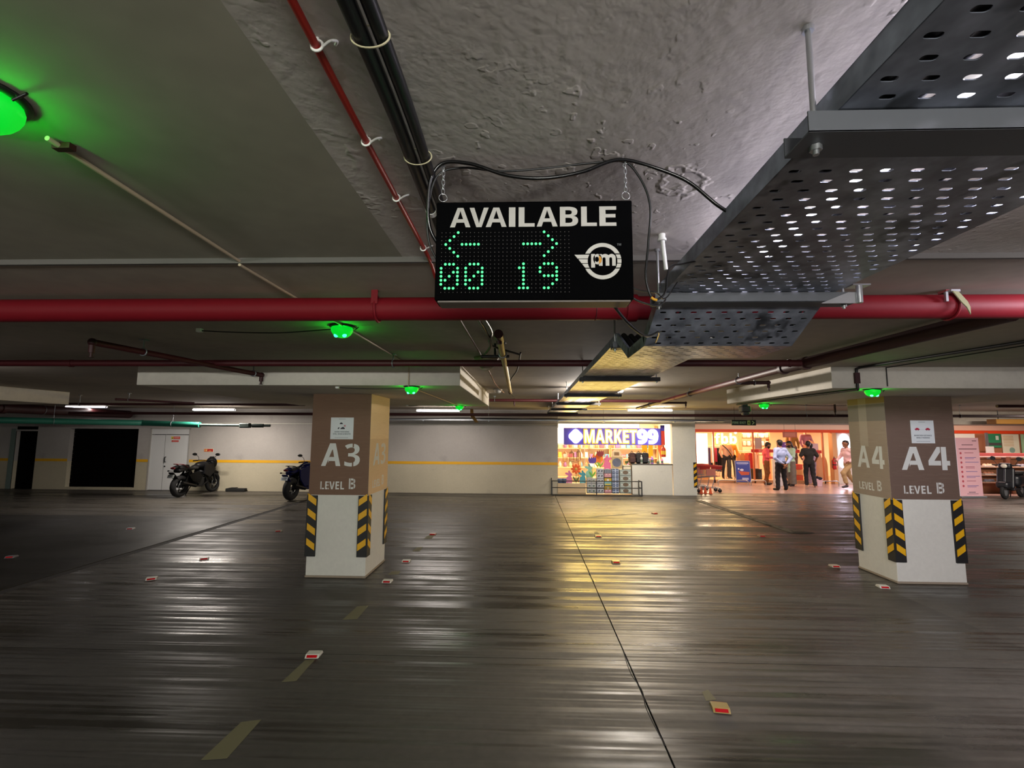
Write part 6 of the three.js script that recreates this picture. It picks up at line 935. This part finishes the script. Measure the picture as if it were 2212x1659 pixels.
function mannequin(label, x, z, y0, top, legs, { head = false, turn = 0, strap } = {}) {
  const o = thing('mannequin', label, 'mannequin', [x, y0, z], turn);
  const F1 = blend([bone([-0.09, 1.25, 0], [0.09, 1.25, 0], 0.11, 0.11, 0.8), bone([0, 1.2, 0], [0, 0.92, 0], 0.13, 0.13, 0.8), bone([-0.17, 1.3, 0], [-0.24, 1.05, 0.03], 0.055, 0.05), bone([0.17, 1.3, 0], [0.24, 1.05, 0.03], 0.055, 0.05), bone([-0.24, 1.05, 0.03], [-0.2, 0.86, 0.1], 0.045, 0.035), bone([0.24, 1.05, 0.03], [0.2, 0.86, 0.1], 0.045, 0.035)], 0.04);
  mesh('top', surfaceNet((x2, y, z2) => Math.max(F1(x2, y, z2), 0.82 - y), [-0.34, 0.78, -0.2], [0.34, 1.44, 0.24], 0.016), std(top, 0.8), o);
  const F2 = blend([bone([-0.07, 0.86, 0], [0.07, 0.86, 0], 0.12, 0.12, 0.85), bone([0.09, 0.84, 0], [0.12, 0.48, 0.03], 0.09, 0.065), bone([0.12, 0.48, 0.03], [0.13, 0.1, 0], 0.062, 0.045), bone([-0.09, 0.84, 0], [-0.12, 0.48, 0], 0.09, 0.065), bone([-0.12, 0.48, 0], [-0.14, 0.1, -0.03], 0.062, 0.045), bone([0.13, 0.05, 0], [0.15, 0.03, 0.12], 0.035, 0.028), bone([-0.14, 0.05, -0.03], [-0.16, 0.03, 0.1], 0.035, 0.028)], 0.03);
  mesh('trousers', surfaceNet(F2, [-0.3, -0.02, -0.2], [0.3, 1.02, 0.22], 0.016), std(legs, 0.8), o);
  mesh('neck', merge([rod(V(0, 1.3, 0), V(0, 1.44, 0), 0.05, 12, 0.045)].concat(head ? [ball(0.1, 0, 1.54, 0.02, 0.85, 1.15, 1, 16)] : [])), std(0xd8b8a0, 0.4), o);
  if (strap) mesh('bag_strap', curve([V(-0.15, 1.34, 0.06), V(0.02, 1.15, 0.15), V(0.2, 0.86, 0.14), V(0.26, 0.72, 0.06)], 0.02, 24, 6), M.black, o);
  mesh('stand', merge([lathe([[0, 0], [0.18, 0], [0.18, 0.012], [0, 0.012]], 20), rod(V(0, 0.01, -0.06), V(0, 0.86, -0.02), 0.012, 8)]), M.steel, o);
}
mannequin('headless mannequin in a beige top with a black strap and black trousers', 8.0, -19.6, 0.12, 0xc99a7a, 0x15131a, { strap: true });
mannequin('mannequin in a yellow top half hidden behind the beige one', 8.35, -19.95, 0.12, 0xe0a030, 0x1c1a1e);
mannequin('mannequin in an olive jacket at the right of the clothes shop window', 10.72, -19.75, 0.5, 0x8a6a2a, 0x4a3a3a, { head: true });
mannequin('mannequin in a mauve top and pale skirt behind the one in black t-shirt', 11.33, -19.85, 0.55, 0x9a6a86, 0xe8c0a8, { head: true });
// hanging garments on two rails, each its own thing
const gcols = [0x4a3a6a, 0xe8d0c0, 0x1a1620, 0xb83050, 0x2a1a1e, 0x120e14, 0x5a2a30, 0xd8a070, 0xc89058, 0xd86a4a, 0xb02a30, 0xe8d8c8];
const gnames = ['purple', 'cream', 'black', 'crimson', 'dark brown', 'jet black', 'maroon', 'tan', 'ochre', 'coral', 'bright red', 'ivory'];
gcols.forEach((c, i) => {
  const right = i >= 7, x = right ? 8.75 + (i - 7) * 0.17 : 7.46 + i * 0.075, len = right ? 0.75 : [0.75, 0.6, 0.95, 0.55, 0.95, 0.95, 0.9][i], y = right ? 1.12 : 1.33, z = right ? -20.3 : -20 + (i % 2) * 0.1;
  const o = thing('garment', gnames[i] + (right ? ' garment on the lower rail behind the red strip of the clothes shop' : ' garment on the rail left of the beige mannequin'), 'garment', [x, y, z]), w = right ? 0.13 : 0.058;
  mesh('cloth', at(extrude(shape([[-w * 0.35, 0], [w * 0.35, 0], [w * 0.55, -0.08], [w * 0.6, -len], [-w * 0.6, -len * 0.97], [-w * 0.55, -0.08]]), 0.2, 0.01), 0, 0, -0.1), std(c, 0.85), o); mesh('hanger', curve([V(0, 0, 0), V(0, 0.05, 0), V(0.015, 0.075, 0)], 0.004, 8, 5), M.steel, o);
});
for (const [x0, x1, y, z, lab] of [[7.4, 8.05, 1.405, -19.97, 'clothes rail of dark garments in the left window of the clothes shop'], [8.6, 9.6, 1.195, -20.3, 'clothes rail of warm coloured garments behind the red strip']]) {
  const o = thing('clothes_rail', lab, 'rail'); mesh('rail', rod(V(x0, y, z), V(x1, y, z), 0.012, 8), M.steel, o); for (const x of [x0, x1]) mesh('upright', rod(V(x, 0, z), V(x, y + 0.01, z), 0.014, 8), M.steel, o);
}
{ // wall shelves with folded towels and cartons
  const o = thing('wall_shelf', 'shelf of pale folded towels at the top behind the coral shirted person', 'shelf', [9.75, 0, -20.9]);
  for (const y of [1.02, 1.38, 1.72]) mesh('shelf_board', box(1.15, 0.025, 0.3, 0, y, 0), std(0xb07848, 0.6), o); mesh('upright', merge([box(0.03, 2, 0.3, -0.59, 1, 0), box(0.03, 2, 0.3, 0.59, 1, 0), box(0.03, 2, 0.3, 0.1, 1, 0)]), std(0xd89a70, 0.6), o);
  for (const y of [1.4, 1.74]) for (let i = 0; i < 6; i++) tag(mesh('folded_towel', at(new RoundedBoxGeometry(0.15, 0.2, 0.2, 3, 0.04), 9.28 + i * 0.19, y + 0.105, -20.85), goods[[1, 5, 9][i % 3]]), ['cream', 'white', 'peach'][i % 3] + ' folded towel on the ' + (y > 1.5 ? 'upper' : 'lower') + ' wall shelf of the clothes shop, ' + ['first', 'second', 'third', 'fourth', 'fifth', 'sixth'][i] + ' from the left', 'towel', 'folded towels on the wall shelf of the clothes shop');
  const cols = [0xd8904a, 0xd8503a, 0xe0a860, 0xe8b070, 0xc87a40, 0xd8603a], where = ['top left', 'top right', 'middle left', 'middle right', 'bottom left', 'bottom right'];
  for (let i = 0; i < 6; i++) tag(mesh('carton', box(0.26, 0.2, 0.25, 10.46 + (i % 2) * 0.3, 0.62 - Math.floor(i / 2) * 0.21, -19.5, 0.008), std(cols[i], 0.6)), `orange brown carton stacked in the window behind the mint tunic, ${where[i]} of the pile`, 'box');
  const b = thing('storage_basket', 'dark mesh basket behind the window left of the coral shirted person', 'basket', [9.12, 0.12, -19.5]); mesh('basket', merge([box(0.32, 0.4, 0.02, 0, 0.2, 0.13), box(0.32, 0.4, 0.02, 0, 0.2, -0.13), box(0.02, 0.4, 0.26, -0.15, 0.2, 0), box(0.02, 0.4, 0.26, 0.15, 0.2, 0), box(0.32, 0.02, 0.26, 0, 0.01, 0)]), std(0x2e2826, 0.8, { map: T_bay }), b); mesh('rim', merge([rod(V(-0.17, 0.4, 0.14), V(0.17, 0.4, 0.14), 0.01, 6), rod(V(-0.17, 0.4, -0.14), V(0.17, 0.4, -0.14), 0.01, 6)]), M.black, b);
}
// notices on the glass and small signs
const flat = (name, lab, cat, x0, x1, y0, y1, z, color, draw) => { const o = thing(name, lab, cat, [(x0 + x1) / 2, (y0 + y1) / 2, z]); mesh('board', box(x1 - x0, y1 - y0, 0.008, 0, 0, 0), std(color, 0.6), o); if (draw) mesh('print', box((x1 - x0) * 0.98, (y1 - y0) * 0.98, 0.001, 0, 0, 0.005), std(0xffffff, 0.6, { map: print(256, Math.max(16, Math.round(256 * (y1 - y0) / (x1 - x0))), draw) }), o); return o; };
flat('glass_strip', 'red strip with white lettering across the shop glass left of the coral shirted person', 'strip', 8.78, 9.75, 1.19, 1.31, -19.115, 0xc0342c, (c, w, h) => { c.fillStyle = '#c8382e'; c.fillRect(0, 0, w, h); c.fillStyle = '#f0c8b8'; c.font = `bold ${h * 0.6}px sans-serif`; c.fillText('ENTRY', w * 0.3, h * 0.72); });
flat('glass_strip', 'plain red strip on the shop glass behind the mint tunic', 'strip', 10.35, 10.66, 1.18, 1.31, -19.115, 0xc0342c); flat('glass_strip', 'plain red strip on the shop glass right of the black t-shirt', 'strip', 11.12, 11.5, 1.17, 1.29, -19.115, 0xc0342c);
flat('poster', 'plain pale grey poster on the shop glass above the red strip', 'poster', 8.94, 9.21, 1.32, 1.76, -19.115, 0xb8a49a); flat('poster', 'small grey and pink poster right of the black t-shirt on the glass', 'poster', 11.0, 11.38, 1.3, 1.55, -19.115, 0xc8a8b0);
flat('banner', 'purple banner with white and yellow marks behind the blue shirted person', 'banner', 9.79, 10.3, 1.2, 1.6, -19.115, 0x6a3c96, (c, w, h) => { c.fillStyle = '#6d3f9a'; c.fillRect(0, 0, w, h); c.fillStyle = '#e8d8f0'; c.fillRect(w * 0.05, h * 0.2, w * 0.2, h * 0.12); c.fillRect(w * 0.6, h * 0.15, w * 0.35, h * 0.12); c.fillStyle = '#e8b030'; c.beginPath(); c.arc(w * 0.7, h * 0.65, h * 0.14, 0, 7); c.fill(); });
{ const o = flat('direction_sign', 'brown hanging sign in front of the orange fascia stripe', 'sign', 9.4, 9.92, 1.79, 1.99, -17.9, 0x7a3a2c, (c, w, h) => { c.fillStyle = '#8a4434'; c.fillRect(0, 0, w, h); c.fillStyle = '#b07866'; for (let i = 0; i < 3; i++) c.fillRect(w * 0.12, h * (0.2 + i * 0.24), w * 0.76, h * 0.09); }); for (const x of [-0.2, 0.2]) mesh('hanging_wire', rod(V(x, 0.1, 0), V(x, 0.74, 0), 0.004, 5), M.black, o); }
{
  const o = thing('poster_stand', 'blue poster stand with an orange ribbon in front of the clothes shop', 'poster stand', [8.27, 0, -18.75], -0.05);
  mesh('frame', at(box(0.57, 0.82, 0.025, 0, 0, 0, 0.006), 0, 0.47, 0, -0.1), std(0xa9a6ac, 0.4), o); mesh('legs', merge([rod(V(-0.2, 0.8, -0.06), V(-0.22, 0, -0.3), 0.012, 6), rod(V(0.2, 0.8, -0.06), V(0.22, 0, -0.3), 0.012, 6), rod(V(-0.26, 0.1, 0.04), V(-0.26, 0, 0.05), 0.012, 6), rod(V(0.26, 0.1, 0.04), V(0.26, 0, 0.05), 0.012, 6)]), M.zincPlain, o);
  mesh('print', at(box(0.53, 0.78, 0.002), 0, 0.471, 0.0145, -0.1), std(0xffffff, 0.5, { map: print(256, 376, (c, w, h) => { c.fillStyle = '#3848a0'; c.fillRect(0, 0, w, h); c.fillStyle = '#c8cce8'; c.fillRect(w * 0.08, h * 0.06, w * 0.84, h * 0.05); c.fillStyle = '#8a94cc'; c.fillRect(w * 0.14, h * 0.14, w * 0.7, h * 0.025); c.fillStyle = '#c85a3a'; c.beginPath(); c.moveTo(w * 0.15, h * 0.48); c.lineTo(w * 0.95, h * 0.52); c.lineTo(w * 0.9, h * 0.66); c.lineTo(w * 0.35, h * 0.68); c.fill(); c.fillStyle = '#d8dcf0'; c.beginPath(); c.ellipse(w * 0.42, h * 0.42, w * 0.13, h * 0.055, 0, 0, 7); c.fill(); c.beginPath(); c.arc(w * 0.2, h * 0.37, w * 0.06, 0, 7); c.fill(); c.fillStyle = '#b8bce0'; c.fillRect(w * 0.4, h * 0.8, w * 0.45, h * 0.1); }) }), o);
  const k = thing('kiosk', 'slim white pedestal between the coral shirted and the blue shirted persons', 'pedestal', [9.27, 0, -18.15]); mesh('pedestal', box(0.26, 0.95, 0.2, 0, 0.475, 0, 0.01), std(0xd0ccd0, 0.5), k); mesh('top', box(0.32, 0.03, 0.26, 0, 0.965, 0, 0.008), M.plastic, k);
}
for (const [x0, x1, z, lab] of [[7.1, 8.2, -18.2, 'low steel hoop rail on the lobby floor left of the blue poster stand'], [8.3, 8.85, -18.2, 'low steel hoop rail on the lobby floor right of the blue poster stand'], [10.9, 11.5, -18.2, 'low steel hoop rail on the lobby floor below the wall extinguisher']])
  tag(mesh('hoop_rail', curve([V(x0, 0, z), V(x0, 0.14, z), V(x0 + 0.05, 0.18, z), V((x0 + x1) / 2, 0.18, z), V(x1 - 0.05, 0.18, z), V(x1, 0.14, z), V(x1, 0, z)], 0.016, 60, 8), M.steel), lab, 'rail');
{
  const o = thing('fire_extinguisher', 'red extinguisher on the wall right of the clothes shop window', 'extinguisher', [11.88, 0.56, -18.98]);
  mesh('cylinder', lathe([[0, 0], [0.06, 0.005], [0.065, 0.03], [0.065, 0.36], [0.045, 0.41], [0.02, 0.43], [0, 0.43]], 16), std(0xb81c1c, 0.35), o); mesh('valve', merge([box(0.05, 0.03, 0.03, 0, 0.44, 0), rod(V(0, 0.42, 0), V(0, 0.5, 0), 0.01, 6)]), M.black, o); mesh('hose', curve([V(0.02, 0.44, 0.02), V(0.09, 0.36, 0.04), V(0.08, 0.15, 0.04)], 0.009, 20, 6), M.black, o); mesh('label', lathe([[0.0662, 0.16], [0.0662, 0.2]], 16), std(0x2a2420, 0.5), o); mesh('bracket', box(0.1, 0.3, 0.05, 0, 0.2, -0.07), M.zincPlain, o);
  const b = thing('shopping_bag', 'pale pink carrier bag with dark cloth on top beside the black t-shirt', 'bag', [10.72, 0, -18.1]);
  mesh('bag', at(extrude(shape([[-0.07, 0], [0.07, 0], [0.11, 0.26], [-0.1, 0.26]]), 0.1, 0.012), 0, 0.012, -0.05), std(0xe0c0d0, 0.6), b); mesh('dark_cloth', merge([ball(0.1, 0.02, 0.28, 0, 1.2, 0.7, 0.8, 12), ball(0.06, -0.05, 0.32, 0, 1, 1, 1, 10)]), std(0x1c1a2c, 0.8), b);
}
// trolleys parked in the corner, with cones before them
function trolley(label, x, z, turn) {
  const o = thing('shopping_trolley', label, 'trolley', [x, 0, z], turn), red = std(0xc43a36, 0.45), wire = std(0x9a9aa2, 0.35, { metalness: 0.6 });
  const bars = []; for (let k = 0; k <= 8; k++) for (const s of [-1, 1]) bars.push(rod(V(-0.34 + k * 0.085, 0.46 + 0.01 * k, s * 0.2), V(-0.38 + k * 0.095, 0.82, s * 0.25), 0.0045, 5));
  for (const y of [0.5, 0.6, 0.7, 0.8]) for (const s of [-1, 1]) bars.push(rod(V(-0.37, y, s * (0.21 + (y - 0.5) * 0.12)), V(0.38, y + 0.03, s * (0.21 + (y - 0.5) * 0.12)), 0.0045, 5));
  for (let k = 0; k < 6; k++) bars.push(rod(V(0.35, 0.52, -0.2 + k * 0.08), V(0.4, 0.84, -0.24 + k * 0.096), 0.0045, 5), rod(V(-0.35, 0.47, -0.2 + k * 0.08), V(0.36, 0.52, -0.2 + k * 0.08), 0.0045, 5));
  mesh('wire_mesh', merge(bars), wire, o);
  mesh('rim', merge([-1, 1].map((s) => rod(V(-0.4, 0.83, s * 0.25), V(0.42, 0.85, s * 0.25), 0.018, 8)).concat([rod(V(0.42, 0.85, -0.25), V(0.42, 0.85, 0.25), 0.018, 8)])), red, o);
  mesh('handle', merge([rod(V(-0.46, 0.93, -0.26), V(-0.46, 0.93, 0.26), 0.018, 8), rod(V(-0.46, 0.93, -0.25), V(-0.38, 0.82, -0.25), 0.012, 6), rod(V(-0.46, 0.93, 0.25), V(-0.38, 0.82, 0.25), 0.012, 6)]), red, o);
  for (const s of [-1, 1]) mesh('red_flap', at(box(0.34, 0.11, 0.012, 0, 0, 0, 0.004), 0.05 + s * 0.19, 0.8, 0.262, 0.25), red, o);
  mesh('sign_panel', box(0.3, 0.22, 0.008, 0.05, 0.66, 0.27, 0.003), std(0xe08a78, 0.5), o);
  mesh('chassis', merge([run([V(-0.38, 0.46, 0.2), V(-0.34, 0.14, 0.2), V(0.38, 0.14, 0.16)], 0.013, 8), run([V(-0.38, 0.46, -0.2), V(-0.34, 0.14, -0.2), V(0.38, 0.14, -0.16)], 0.013, 8), rod(V(0.1, 0.14, 0.18), V(0.2, 0.5, 0.2), 0.012, 6), rod(V(0.1, 0.14, -0.18), V(0.2, 0.5, -0.2), 0.012, 6), rod(V(-0.34, 0.14, -0.2), V(-0.34, 0.14, 0.2), 0.012, 6), rod(V(0.38, 0.14, -0.16), V(0.38, 0.14, 0.16), 0.012, 6)]), wire, o);
  for (const [wx, wz] of [[-0.34, 0.2], [-0.34, -0.2], [0.36, 0.16], [0.36, -0.16]]) { const w = mesh('caster', at(new THREE.CylinderGeometry(0.06, 0.06, 0.03, 16), wx, 0.06, wz, Math.PI / 2), M.black, o); mesh('fork', box(0.03, 0.08, 0.045, wx, 0.1, wz, 0.006), wire, w); }
}
trolley('red and grey shopping trolley parked by the pier, the nearer of two', 5.88, -16.05, 0.04); trolley('red and grey shopping trolley parked by the pier, pushed in behind the nearer one', 5.72, -16.75, 0.04);
for (const [x, z, lab] of [[5.55, -15.62, 'small orange cone at the foot of the pier before the trolleys'], [5.83, -15.6, 'small orange cone before the trolleys, rightmost of three'], [5.69, -15.66, 'small orange cone before the trolleys, middle of three']]) {
  const o = thing('traffic_cone', lab, 'cone', [x, 0, z]); mesh('cone', lathe([[0.05, 0.012], [0.018, 0.19], [0.012, 0.2], [0, 0.2]], 16), std(0xe8602a, 0.5), o); mesh('base', box(0.13, 0.014, 0.13, 0, 0.007, 0, 0.004), std(0xd85424, 0.5), o);
}
{
  const o = thing('corner_guard', 'black and yellow striped guard on the right edge of the white pier', 'corner guard', [5.24, 0.24, WALL]);
  mesh('rubber', merge([box(0.1, 0.77, 0.014, -0.045, 0.385, 0.007, 0.003), box(0.014, 0.77, 0.12, 0.007, 0.385, -0.05, 0.003)]), M.rubber, o);
  for (let k = 0; k < 4; k++) mesh('stripe', at(extrude(shape([[-0.09, 0.03 + k * 0.19], [0.0, 0.09 + k * 0.19], [0.0, 0.18 + k * 0.19], [-0.09, 0.12 + k * 0.19]]), 0.003), 0, 0, 0.0135), M.guardYellow, o);
}
// ---------- right edge: roll-up banner, scooter, food counter ----------
{
  const o = thing('rollup_banner', 'pink roll-up banner of printed rules standing right of the A4 pillar', 'banner', [13.6, 0, -15.25], 0.12);
  mesh('sheet', box(0.78, 1.8, 0.012, 0, 0.92, 0), std(0xc79aa0, 0.6), o); mesh('foot', box(0.84, 0.05, 0.18, 0, 0.025, 0, 0.01), M.zincPlain, o); mesh('edge', box(0.05, 1.8, 0.014, -0.41, 0.92, 0), std(0xd8d4e4, 0.5), o);
  mesh('print', box(0.76, 1.78, 0.001, 0, 0.92, 0.007), std(0xffffff, 0.6, { map: print(256, 600, (c, w, h) => { c.fillStyle = '#c79aa2'; c.fillRect(0, 0, w, h); c.fillStyle = '#5a3a44'; c.fillRect(w * 0.72, h * 0.04, w * 0.2, h * 0.012); c.fillRect(w * 0.25, h * 0.11, w * 0.5, h * 0.012); c.fillRect(w * 0.1, h * 0.18, w * 0.8, h * 0.014); for (let i = 0; i < 8; i++) { const y = h * (0.25 + i * 0.08); c.fillStyle = i % 3 ? '#6a5a8a' : '#8a4a5a'; c.fillRect(w * 0.34, y, w * (0.4 + 0.2 * ((i * 7) % 3) / 2), h * 0.01); if (i % 2) c.fillRect(w * 0.34, y + h * 0.022, w * 0.4, h * 0.008); c.fillStyle = '#a03a48'; c.beginPath(); c.arc(w * 0.17, y + h * 0.01, w * 0.045, 0, 7); c.fill(); } c.fillStyle = '#5a4a5a'; c.fillRect(w * 0.38, h * 0.92, w * 0.3, h * 0.012); c.fillRect(w * 0.3, h * 0.95, w * 0.5, h * 0.008); }) }), o);
}
{
  const o = thing('motor_scooter', 'dark motor scooter with a round mirror parked at the right edge', 'scooter', [14.78, 0, -15.2], Math.PI / 2 + 0.5), dk = std(0x121318, 0.4);
  for (const [n, z] of [['front_wheel', -0.58], ['rear_wheel', 0.58]]) { const w = mesh(n, at(new THREE.TorusGeometry(0.17, 0.05, 10, 28), 0, 0.22, z, 0, Math.PI / 2), M.tyre, o); mesh('rim', merge([at(new THREE.CylinderGeometry(0.12, 0.12, 0.06, 20), 0, 0.22, z, 0, 0, Math.PI / 2)]), M.zincPlain, w); }
  mesh('leg_shield', merge([at(new RoundedBoxGeometry(0.4, 0.62, 0.1, 4, 0.045), 0, 0.62, -0.4, 0.22), at(new RoundedBoxGeometry(0.3, 0.2, 0.36, 4, 0.08), 0, 0.42, -0.56)]), dk, o); mesh('floorboard', box(0.3, 0.06, 0.5, 0, 0.28, -0.08, 0.02), dk, o);
  mesh('rear_body', at(new RoundedBoxGeometry(0.34, 0.38, 0.72, 5, 0.13), 0, 0.52, 0.42), dk, o); mesh('seat', at(new RoundedBoxGeometry(0.28, 0.1, 0.62, 4, 0.045), 0, 0.76, 0.36), M.blackMatt, o);
  mesh('handlebar', merge([at(new RoundedBoxGeometry(0.3, 0.18, 0.18, 4, 0.07), 0, 0.98, -0.36), rod(V(-0.32, 1.0, -0.28), V(0.32, 1.0, -0.28), 0.017, 8), rod(V(0, 0.9, -0.38), V(0, 0.5, -0.48), 0.03, 10)]), dk, o); mesh('head_lamp', ball(0.08, 0, 0.98, -0.44, 1, 0.8, 0.5), std(0xc8c0b0, 0.15), o);
  for (const s of [-1, 1]) mesh('mirror', merge([rod(V(s * 0.2, 1.02, -0.3), V(s * 0.28, 1.16, -0.28), 0.007, 6), at(new THREE.CylinderGeometry(0.065, 0.06, 0.02, 20), s * 0.29, 1.2, -0.28, Math.PI / 2)]), dk, o);
  mesh('centre_stand', merge([rod(V(-0.1, 0.22, 0.2), V(-0.16, 0, 0.3), 0.012, 6), rod(V(0.1, 0.22, 0.2), V(0.16, 0, 0.3), 0.012, 6)]), M.black, o);
}
{
  const o = thing('food_counter', 'brown food counter with a pink top strip and shelves at the right edge', 'counter', [17.2, 0, -16.4]);
  mesh('cabinet', box(6, 1.1, 0.5, 0, 0.55, -0.3, 0.01), std(0x8a5a3c, 0.6), o); mesh('strip', box(6, 0.1, 0.1, 0, 1.27, 0.02, 0.004), std(0xc05a58, 0.5), o); mesh('worktop', box(6, 0.04, 0.62, 0, 1.2, -0.24, 0.006), std(0xe8c8c0, 0.4), o);
  for (const y of [0.36, 0.6, 0.86]) mesh('shelf_board', box(6, 0.025, 0.26, 0, y, 0.05, 0.004), std(0xc89a80, 0.5), o);
  for (const x of [-2.98, -1.4, 0.2, 1.8]) mesh('upright', box(0.04, 1.2, 0.28, x, 0.6, 0.04), std(0x7a4a34, 0.6), o);
  for (let i = 0; i < 12; i++) { const y = [0.38, 0.62, 0.88][i % 3], c = [0xd89070, 0xe8b898, 0xc85040, 0x8a8a9a][i % 4], p = thing('snack_tray', ['low', 'middle', 'upper'][i % 3] + ' shelf tray of snacks on the brown food counter, ' + ['first', 'second', 'third', 'fourth'][Math.floor(i / 3)] + ' from the left', 'tray', [14.6 + Math.floor(i / 3) * 0.55, y, -16.33], 0, 'snack trays on the food counter shelves, ' + ['low', 'middle', 'upper'][i % 3] + ' row'); mesh('tray', box(0.34, 0.03, 0.18, 0, 0.015, 0, 0.006), M.plastic, p); mesh('snacks', merge([ball(0.06, -0.09, 0.05, 0, 1, 0.7, 1), ball(0.06, 0.02, 0.05, 0.01, 1, 0.7, 1), ball(0.055, 0.12, 0.05, 0, 1, 0.7, 1)]), std(c, 0.6), p); }
  flat('menu_board', 'green menu board with a small white card above the food counter', 'board', 17.35, 17.85, 1.45, 1.97, -18.6, 0x2f8a5a, (c, w, h) => { c.fillStyle = '#2f9060'; c.fillRect(0, 0, w, h); c.fillStyle = '#cfe8d8'; c.fillRect(w * 0.62, h * 0.15, w * 0.22, h * 0.3); c.fillStyle = '#4a4a48'; c.fillRect(0, h * 0.66, w, h * 0.2); });
  flat('menu_board', 'pale lined menu board right of the green one above the food counter', 'board', 17.88, 18.5, 1.2, 1.95, -18.6, 0xe0e4c8, (c, w, h) => { c.fillStyle = '#e6ead0'; c.fillRect(0, 0, w, h); c.fillStyle = '#c8a868'; for (let i = 0; i < 7; i++) c.fillRect(w * 0.08, h * (0.08 + i * 0.08), w * 0.6, h * 0.025); c.fillStyle = '#8ab0a0'; c.beginPath(); c.arc(w * 0.55, h * 0.8, h * 0.14, 0, 7); c.fill(); });
  flat('menu_board', 'white lit board above the food counter beside the A4 pillar', 'board', 15.9, 16.9, 1.76, 1.96, -18.6, 0xe8f0e4);
  const s = thing('post_sign', 'grey post with white cards at the left end of the food counter', 'post', [17.05, 0, -18.3]); mesh('post', box(0.08, 2.0, 0.05, 0, 1, 0), M.zincPlain, s); mesh('card', box(0.3, 0.3, 0.01, 0.05, 1.35, 0.03), M.plastic, s);
  const r = structureGroup('wall_food_stall'); mesh('back_wall', span(15.9, 23.8, 0, 1.975, -18.8, -18.65), std(0xa8714f, 0.6), r);
  tag(mesh('green_pillar_trim', box(0.16, 1.9, 0.1, 18.65, 1.0, -18.55), std(0x9ac8a0, 0.5)), 'pale green upright at the right end of the menu boards', 'upright');
  tag(mesh('blue_tub', at(lathe([[0, 0], [0.14, 0], [0.18, 0.16], [0, 0.16]], 18), 17.35, 1.222, -16.7), std(0x6a5ae0, 0.5)), 'violet blue tub standing on the food counter', 'tub');
}

renderer.render(scene, camera);
